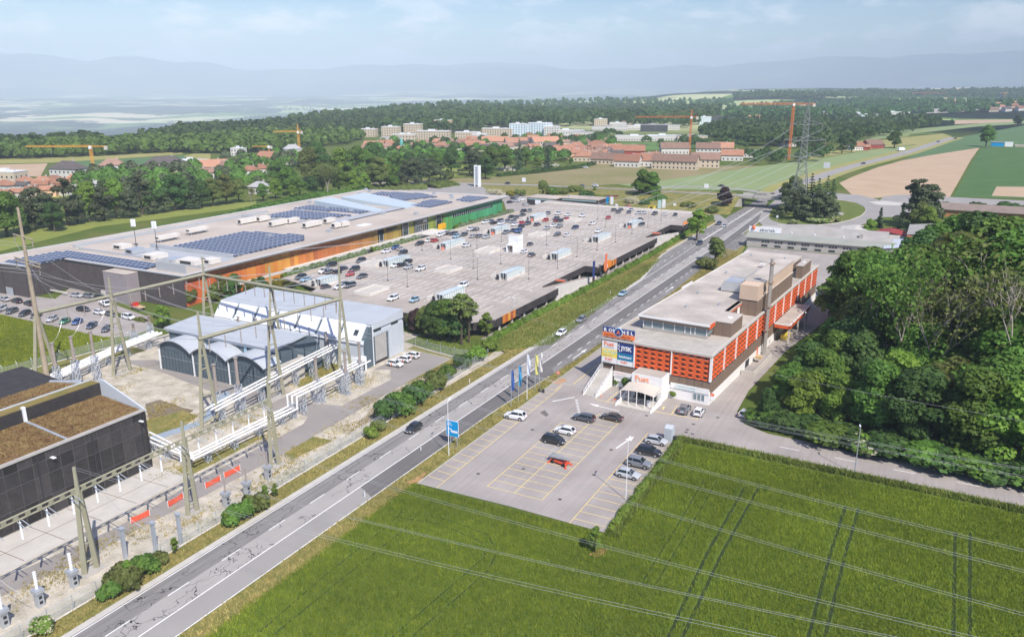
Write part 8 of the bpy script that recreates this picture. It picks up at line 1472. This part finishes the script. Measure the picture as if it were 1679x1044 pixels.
# ================================================================ cranes, pylon, overhead lines
CRANE_Y = mat('crane_yellow', (.72, .36, .05), .6, .08); CRANE_O = mat('crane_orange', (.62, .19, .05), .6, .1); CRANE_R = mat('crane_red', (.50, .08, .06), .6, .1)
def jib(b, p0, p1, s, n):
    a, c = Vector(p0), Vector(p1); d = (c-a); L = d.length; d.normalize(); side = Vector((-d.y, d.x, 0)).normalized()*s/2; up = Vector((0, 0, s))
    for o in (side, -side, up): b.bar(a + o, c + o*.7, s*.16)
    for k in range(n):
        q0, q1 = a + d*L*k/n, a + d*L*(k+1)/n; e = 1 if k % 2 else -1
        b.bar(q0 + side*e, q1 + up*.85, s*.10); b.bar(q0 - side*e, q1 + up*.85, s*.10); b.bar(q0 + up*.85, q1 + side*e, s*.10)
def crane(px, py, ptop, pj, pcx, pyj, m, label, w_=1.7, peak=True):
    x, y, z0 = (*at(px, py), 0.0) if py > 205 else hit(px, py); lo, hi = 5, 140
    for _ in range(40):
        q = (lo+hi)/2
        if pix(x, y, z0 + q)[1] > pyj: lo = q
        else: hi = q
    h = lo; sc = math.hypot(x, y)/F_PX; t = thing('tower_crane', label, 'crane', (x, y, z0), 0, 'tower cranes over the town', world=True); b = MB(); lattice(b, x, y, z0, z0 + h, w_, w_, max(8, int(h/2.2)), w_*.055); b.build('mast', m, t)
    c, s = math.cos(YAW), math.sin(YAW); vx, vy = c, s; La, Lb = (pj - px)*sc, (pcx - px)*sc
    b = MB(); jib(b, (x, y, z0 + h + .8), (x + vx*La, y + vy*La, z0 + h + .8), w_*.8, max(8, int(abs(La)/2.2))); b.build('jib', m, t); b = MB(); jib(b, (x, y, z0 + h + .8), (x + vx*Lb, y + vy*Lb, z0 + h + .8), w_*.7, max(3, int(abs(Lb)/2.4))); b.build('counter_jib', m, t)
    b = MB(); b.cbox(x + vx*Lb*.92, y + vy*Lb*.92, z0 + h - 1.2, 2.4, 1.2, 2.6, YAW); b.build('counterweight', CONC_PALE, t); b = MB(); b.cbox(x, y, z0 + h - .6, 2.0, 2.0, 2.2, YAW); b.build('cab', PWHITE, t)
    if peak: b = MB(); lattice(b, x, y, z0 + h + 1.6, z0 + h + 8.5, w_*.8, .3, 4, .07); b.bar((x, y, z0 + h + 8.4), (x + vx*La*.6, y + vy*La*.6, z0 + h + 2), .08); b.bar((x, y, z0 + h + 8.4), (x + vx*Lb*.9, y + vy*Lb*.9, z0 + h + 2), .08); b.build('peak', m, t)
    x2, y2 = x + vx*La*.62, y + vy*La*.62; b = MB(); b.tube((x2, y2, z0 + h - h*.3), (x2, y2, z0 + h + .6), .05, .05, 4); b.build('hoist_rope', GALV, t)
crane(155, 290, 238, 63, 179, 243, CRANE_Y, 'yellow tower crane over the left village', 1.6, False); crane(491, 250, 208, 453, 497, 218, CRANE_Y, 'yellow tower crane with pointed peak left of the town', 1.7); crane(442, 258, 236, 416, 446, 242, CRANE_Y, 'small yellow crane behind the long red roof', 1.1, False); crane(1130, 252, 182, 1042, 1140, 194, CRANE_O, 'orange tower crane above the big farmhouses', 1.5); crane(1293, 262, 165, 1213, 1326, 173, CRANE_O, 'tallest orange crane left of the transmission pylon', 1.8, False)
crane(1515, 166, 145, 1546, 1496, 153, CRANE_R, 'faint red crane over the far right woods', 2.4, True); crane(1548, 168, 158, 1556, 1542, 161, CRANE_R, 'small faint red crane among the far right woods', 2.0, False); crane(1646, 165, 150, 1650, 1640, 153, CRANE_Y, 'faint yellow crane at the far right settlement', 3.0, False)
PYL = mat('pylon_steel', (.24, .26, .25), .6, .1, metal=.3)
px0, py0 = -62.0, 440.0; py_ = thing('transmission_pylon', 'tall lattice transmission pylon rising from the roundabout island', 'pylon', (px0, py0, 0)); b = MB(); lattice(b, px0, py0, 0, 26, 10, 3.4, 6, .10); b.build('lower_body', PYL, py_); b = MB(); lattice(b, px0, py0, 26.02, 50, 3.4, 2.0, 9, .07); b.build('upper_body', PYL, py_); b = MB(); lattice(b, px0, py0, 50.02, 56.5, 2.0, .3, 3, .06); b.build('peak', PYL, py_)
ARMS = []
for z, L in ((29, 10), (37, 11.5), (45, 9)):
    for s in (-1, 1):
        ax, ay = px0 + s*L*.82, py0 + s*L*.45; b = MB(); b.bar((px0, py0 - .9, z), (ax, ay, z + .6), .18); b.bar((px0, py0 + .9, z), (ax, ay, z + .6), .18); b.bar((px0, py0, z + 2.6), (ax, ay, z + .6), .15)
        for k in range(1, 5): q = k/5; b.bar((px0 + (ax-px0)*q, py0 - .9 + (ay-py0+.9)*q, z + .6*q), (px0 + (ax-px0)*q, py0 + (ay-py0)*q, z + 2.6 - 2*q), .09)
        b.build('cross_arm', PYL, py_); b = MB(); insulator(b, (ax, ay, z - 2.2), 2.6, .2); b.build('insulator', PORCELAIN, py_); ARMS.append((ax, ay, z - 2.2))
WIRE = mat('wire', (.55, .56, .57), .4, 0, metal=.3)
NW = [0]
def wire(p0, p1, sag, label, r=.035, twin=.45, n=26):
    t = thing('power_line', label, 'power line', p0, 0, 'overhead lines'); a, c = Vector(p0), Vector(p1); d = (c-a).normalized(); side = Vector((-d.y, d.x, 0)).normalized()
    for s in ((-.5, .5) if twin else (0,)):
        q = []
        for k in range(n + 1): u = k/n; p = a.lerp(c, u) + side*s*(twin or 0); p.z -= 4*sag*u*(1-u); q.append(p)
        b = MB(); b.path(q, r, 4); b.build('conductor', WIRE, t)
    NW[0] += 1
ends = [(-150, 136, 18.6), (-141, 135.6, 18.6), (-131, 134.6, 18.7), (-122, 133.8, 18.8), (-112.5, 132.5, 26.3), (-160, 137, 22.4)]
for k, (a, e) in enumerate(zip(ARMS, ends)): wire(a, e, 9 + k % 3, 'power line from the pylon to the substation, %s strung there' % ORD[k], .03)
def right(start, yr, z, sag, lab, ext=1.35, twin=.5):
    x, y = at(1679, yr, z); e = (start[0] + (x-start[0])*ext, start[1] + (y-start[1])*ext, start[2] + (z-start[2])*ext); wire(start, e, sag, lab, .012, twin)
RW = [((-112.5, 132.5, 26.3), 655, 22, 4, 0), ((-117.5, 116, 19.2), 735, 20, 3.5, .5), ((-115, 120, 18.5), 748, 19, 3.5, .5), ((-118, 98.7, 23), 855, 22, 4, .5), ((-118, 98.7, 18.2), 900, 20, 3, .5), ((-95, 92, 15.8), 975, 19, 2.5, .45), ((-95, 74.3, 15.2), 1030, 20, 2.5, .45), ((-95, 57, 15.3), 1090, 22, 2.5, .45), ((-95, 66, 12.3), 1060, 18, 2, .3)]
for k, (s_, yr, z, sg, tw) in enumerate(RW): right(s_, yr, z, sg, 'power line from the substation crossing the crop field, %s counted from the back' % ORD[k], twin=tw)
for k, (z, L) in enumerate(((33.5, 5.0), (28.5, 6.0), (27.8, 6.0))):
    for s in (-1, 1): p = (-165.6 + s*L*.9, 97 - s*.9, z - 1.6); wire(p, (p[0] - 190, p[1] - 20 + 12*s, z + 4), 3, 'power line leaving the tall pole to the left, %s level, %s side' % (('upper', 'middle', 'lower')[k], 'near' if s > 0 else 'far'), .03, 0); wire(p, (-161 + s*2, 106 + 5*s + 6*k, 17.6), 1.0, 'jumper from the tall pole to the khaki beam, %s level, %s side' % (('upper', 'middle', 'lower')[k], 'near' if s > 0 else 'far'), .03, 0)
for k, (x, y, h_) in enumerate(BUSH[:8]):
    tgt = [(-117.6, 102, 15), (-117, 106, 15), (-113.5, 126, 15.2), (-113, 129, 15.2), (-112.8, 131, 15.2), (-163.5, 101, 14.6), (-162.6, 105, 14.8), (-161.5, 110, 15)][k]; wire((x, y, h_), tgt, 1.0, 'drooping jumper from a bushing to the beam above, %s counted along the stands' % ORD[k], .03, 0, 14)
for y0 in (44, 61, 79): wire((-95, y0, 9.2), (-90.5, y0 + 1.5, 5.0), .5, 'drooping jumper from the near beam to an arrester, %s' % {44: 'leftmost', 61: 'middle', 79: 'rightmost'}[y0], .03, 0, 12)
for k, y0 in enumerate((101, 106, 112, 119, 126, 131)): wire((-161.5 + (y0 - 97)*.05, y0, 17.3), (-117.8 + (y0 - 98)*.15, y0, 17.6), 2.4, 'busbar wire between the two khaki beams, %s from the near side' % ORD[k], .025, .35, 16)
# ================================================================ labels of trees: look, place, order
KD = {'oak': 'broad mid green tree', 'oak2': 'broad mid green tree', 'ash': 'tall pointed green tree', 'dark': 'dark green tree', 'dark2': 'dark green tree', 'lime': 'bright green tree', 'lime2': 'bright green tree', 'olive': 'olive green tree', 'olive2': 'olive green tree', 'poplar': 'slim dark tree', 'thuja': 'clipped evergreen', 'purple': 'dark purple tree', 'spruce': 'dark spruce', 'spruce2': 'dark spruce', 'cypress': 'slim dark conifer', 'bluespruce': 'blue spruce', 'pine': 'dark pine', 'pine2': 'dark pine', 'pine3': 'dark pine', 'bare': 'half bare pale-stemmed tree', 'bare2': 'half bare pale-stemmed tree', 'thin': 'thinly leaved tree', 'tallpine': 'tall bare-stemmed pine', 'young': 'slender young tree', 'bush': 'green shrub', 'bush_l': 'light green shrub', 'bush_o': 'olive shrub', 'bush_f': 'flowering shrub', 'bush_d': 'dark green shrub', 'bush_y': 'yellow-green shrub', 'bush_p': 'pinkish shrub', 'bush_w': 'cream blossoming shrub'}
cn = {}
for o, kind in sorted(TREES, key=lambda q: pix(*q[0].location)[0]):
    if o.get('label'): continue
    gp = o.get('group', 'trees'); tail = gp.split(' ', 2)[2] if gp.startswith(('trees', 'shrubs', 'bushes')) and gp.count(' ') > 1 else gp
    pre = gp.split(' ')[1] if gp.count(' ') > 1 else 'in'
    if gp.startswith('flowering'): pre, tail = 'on', 'the roundabout island'
    if pre == 'of': pre = 'in'
    key = (KD[kind], gp); cn[key] = cn.get(key, 0) + 1; o['label'] = '%s %s %s, %s from left' % (KD[kind], pre, tail, ordinal(cn[key]-1))
# ================================================================ the hazy air
hz = MB().box(-42000, 42000, -42000, 42000, -420, 1180).build('haze', None); hz.data.materials.clear()
hm = bpy.data.materials.new('haze_air'); hm.use_nodes = True; n = hm.node_tree.nodes; n.remove(n['Principled BSDF']); pv_ = n.new('ShaderNodeVolumePrincipled'); pv_.inputs['Color'].default_value = (.74, .90, 1.0, 1); pv_.inputs['Density'].default_value = 1.1e-4; pv_.inputs['Anisotropy'].default_value = -.40
hm.node_tree.links.new(pv_.outputs[0], n['Material Output'].inputs['Volume']); hz.data.materials.append(hm); tag(hz, 'pale blue haze filling the air over the valley', 'haze', kind='stuff')
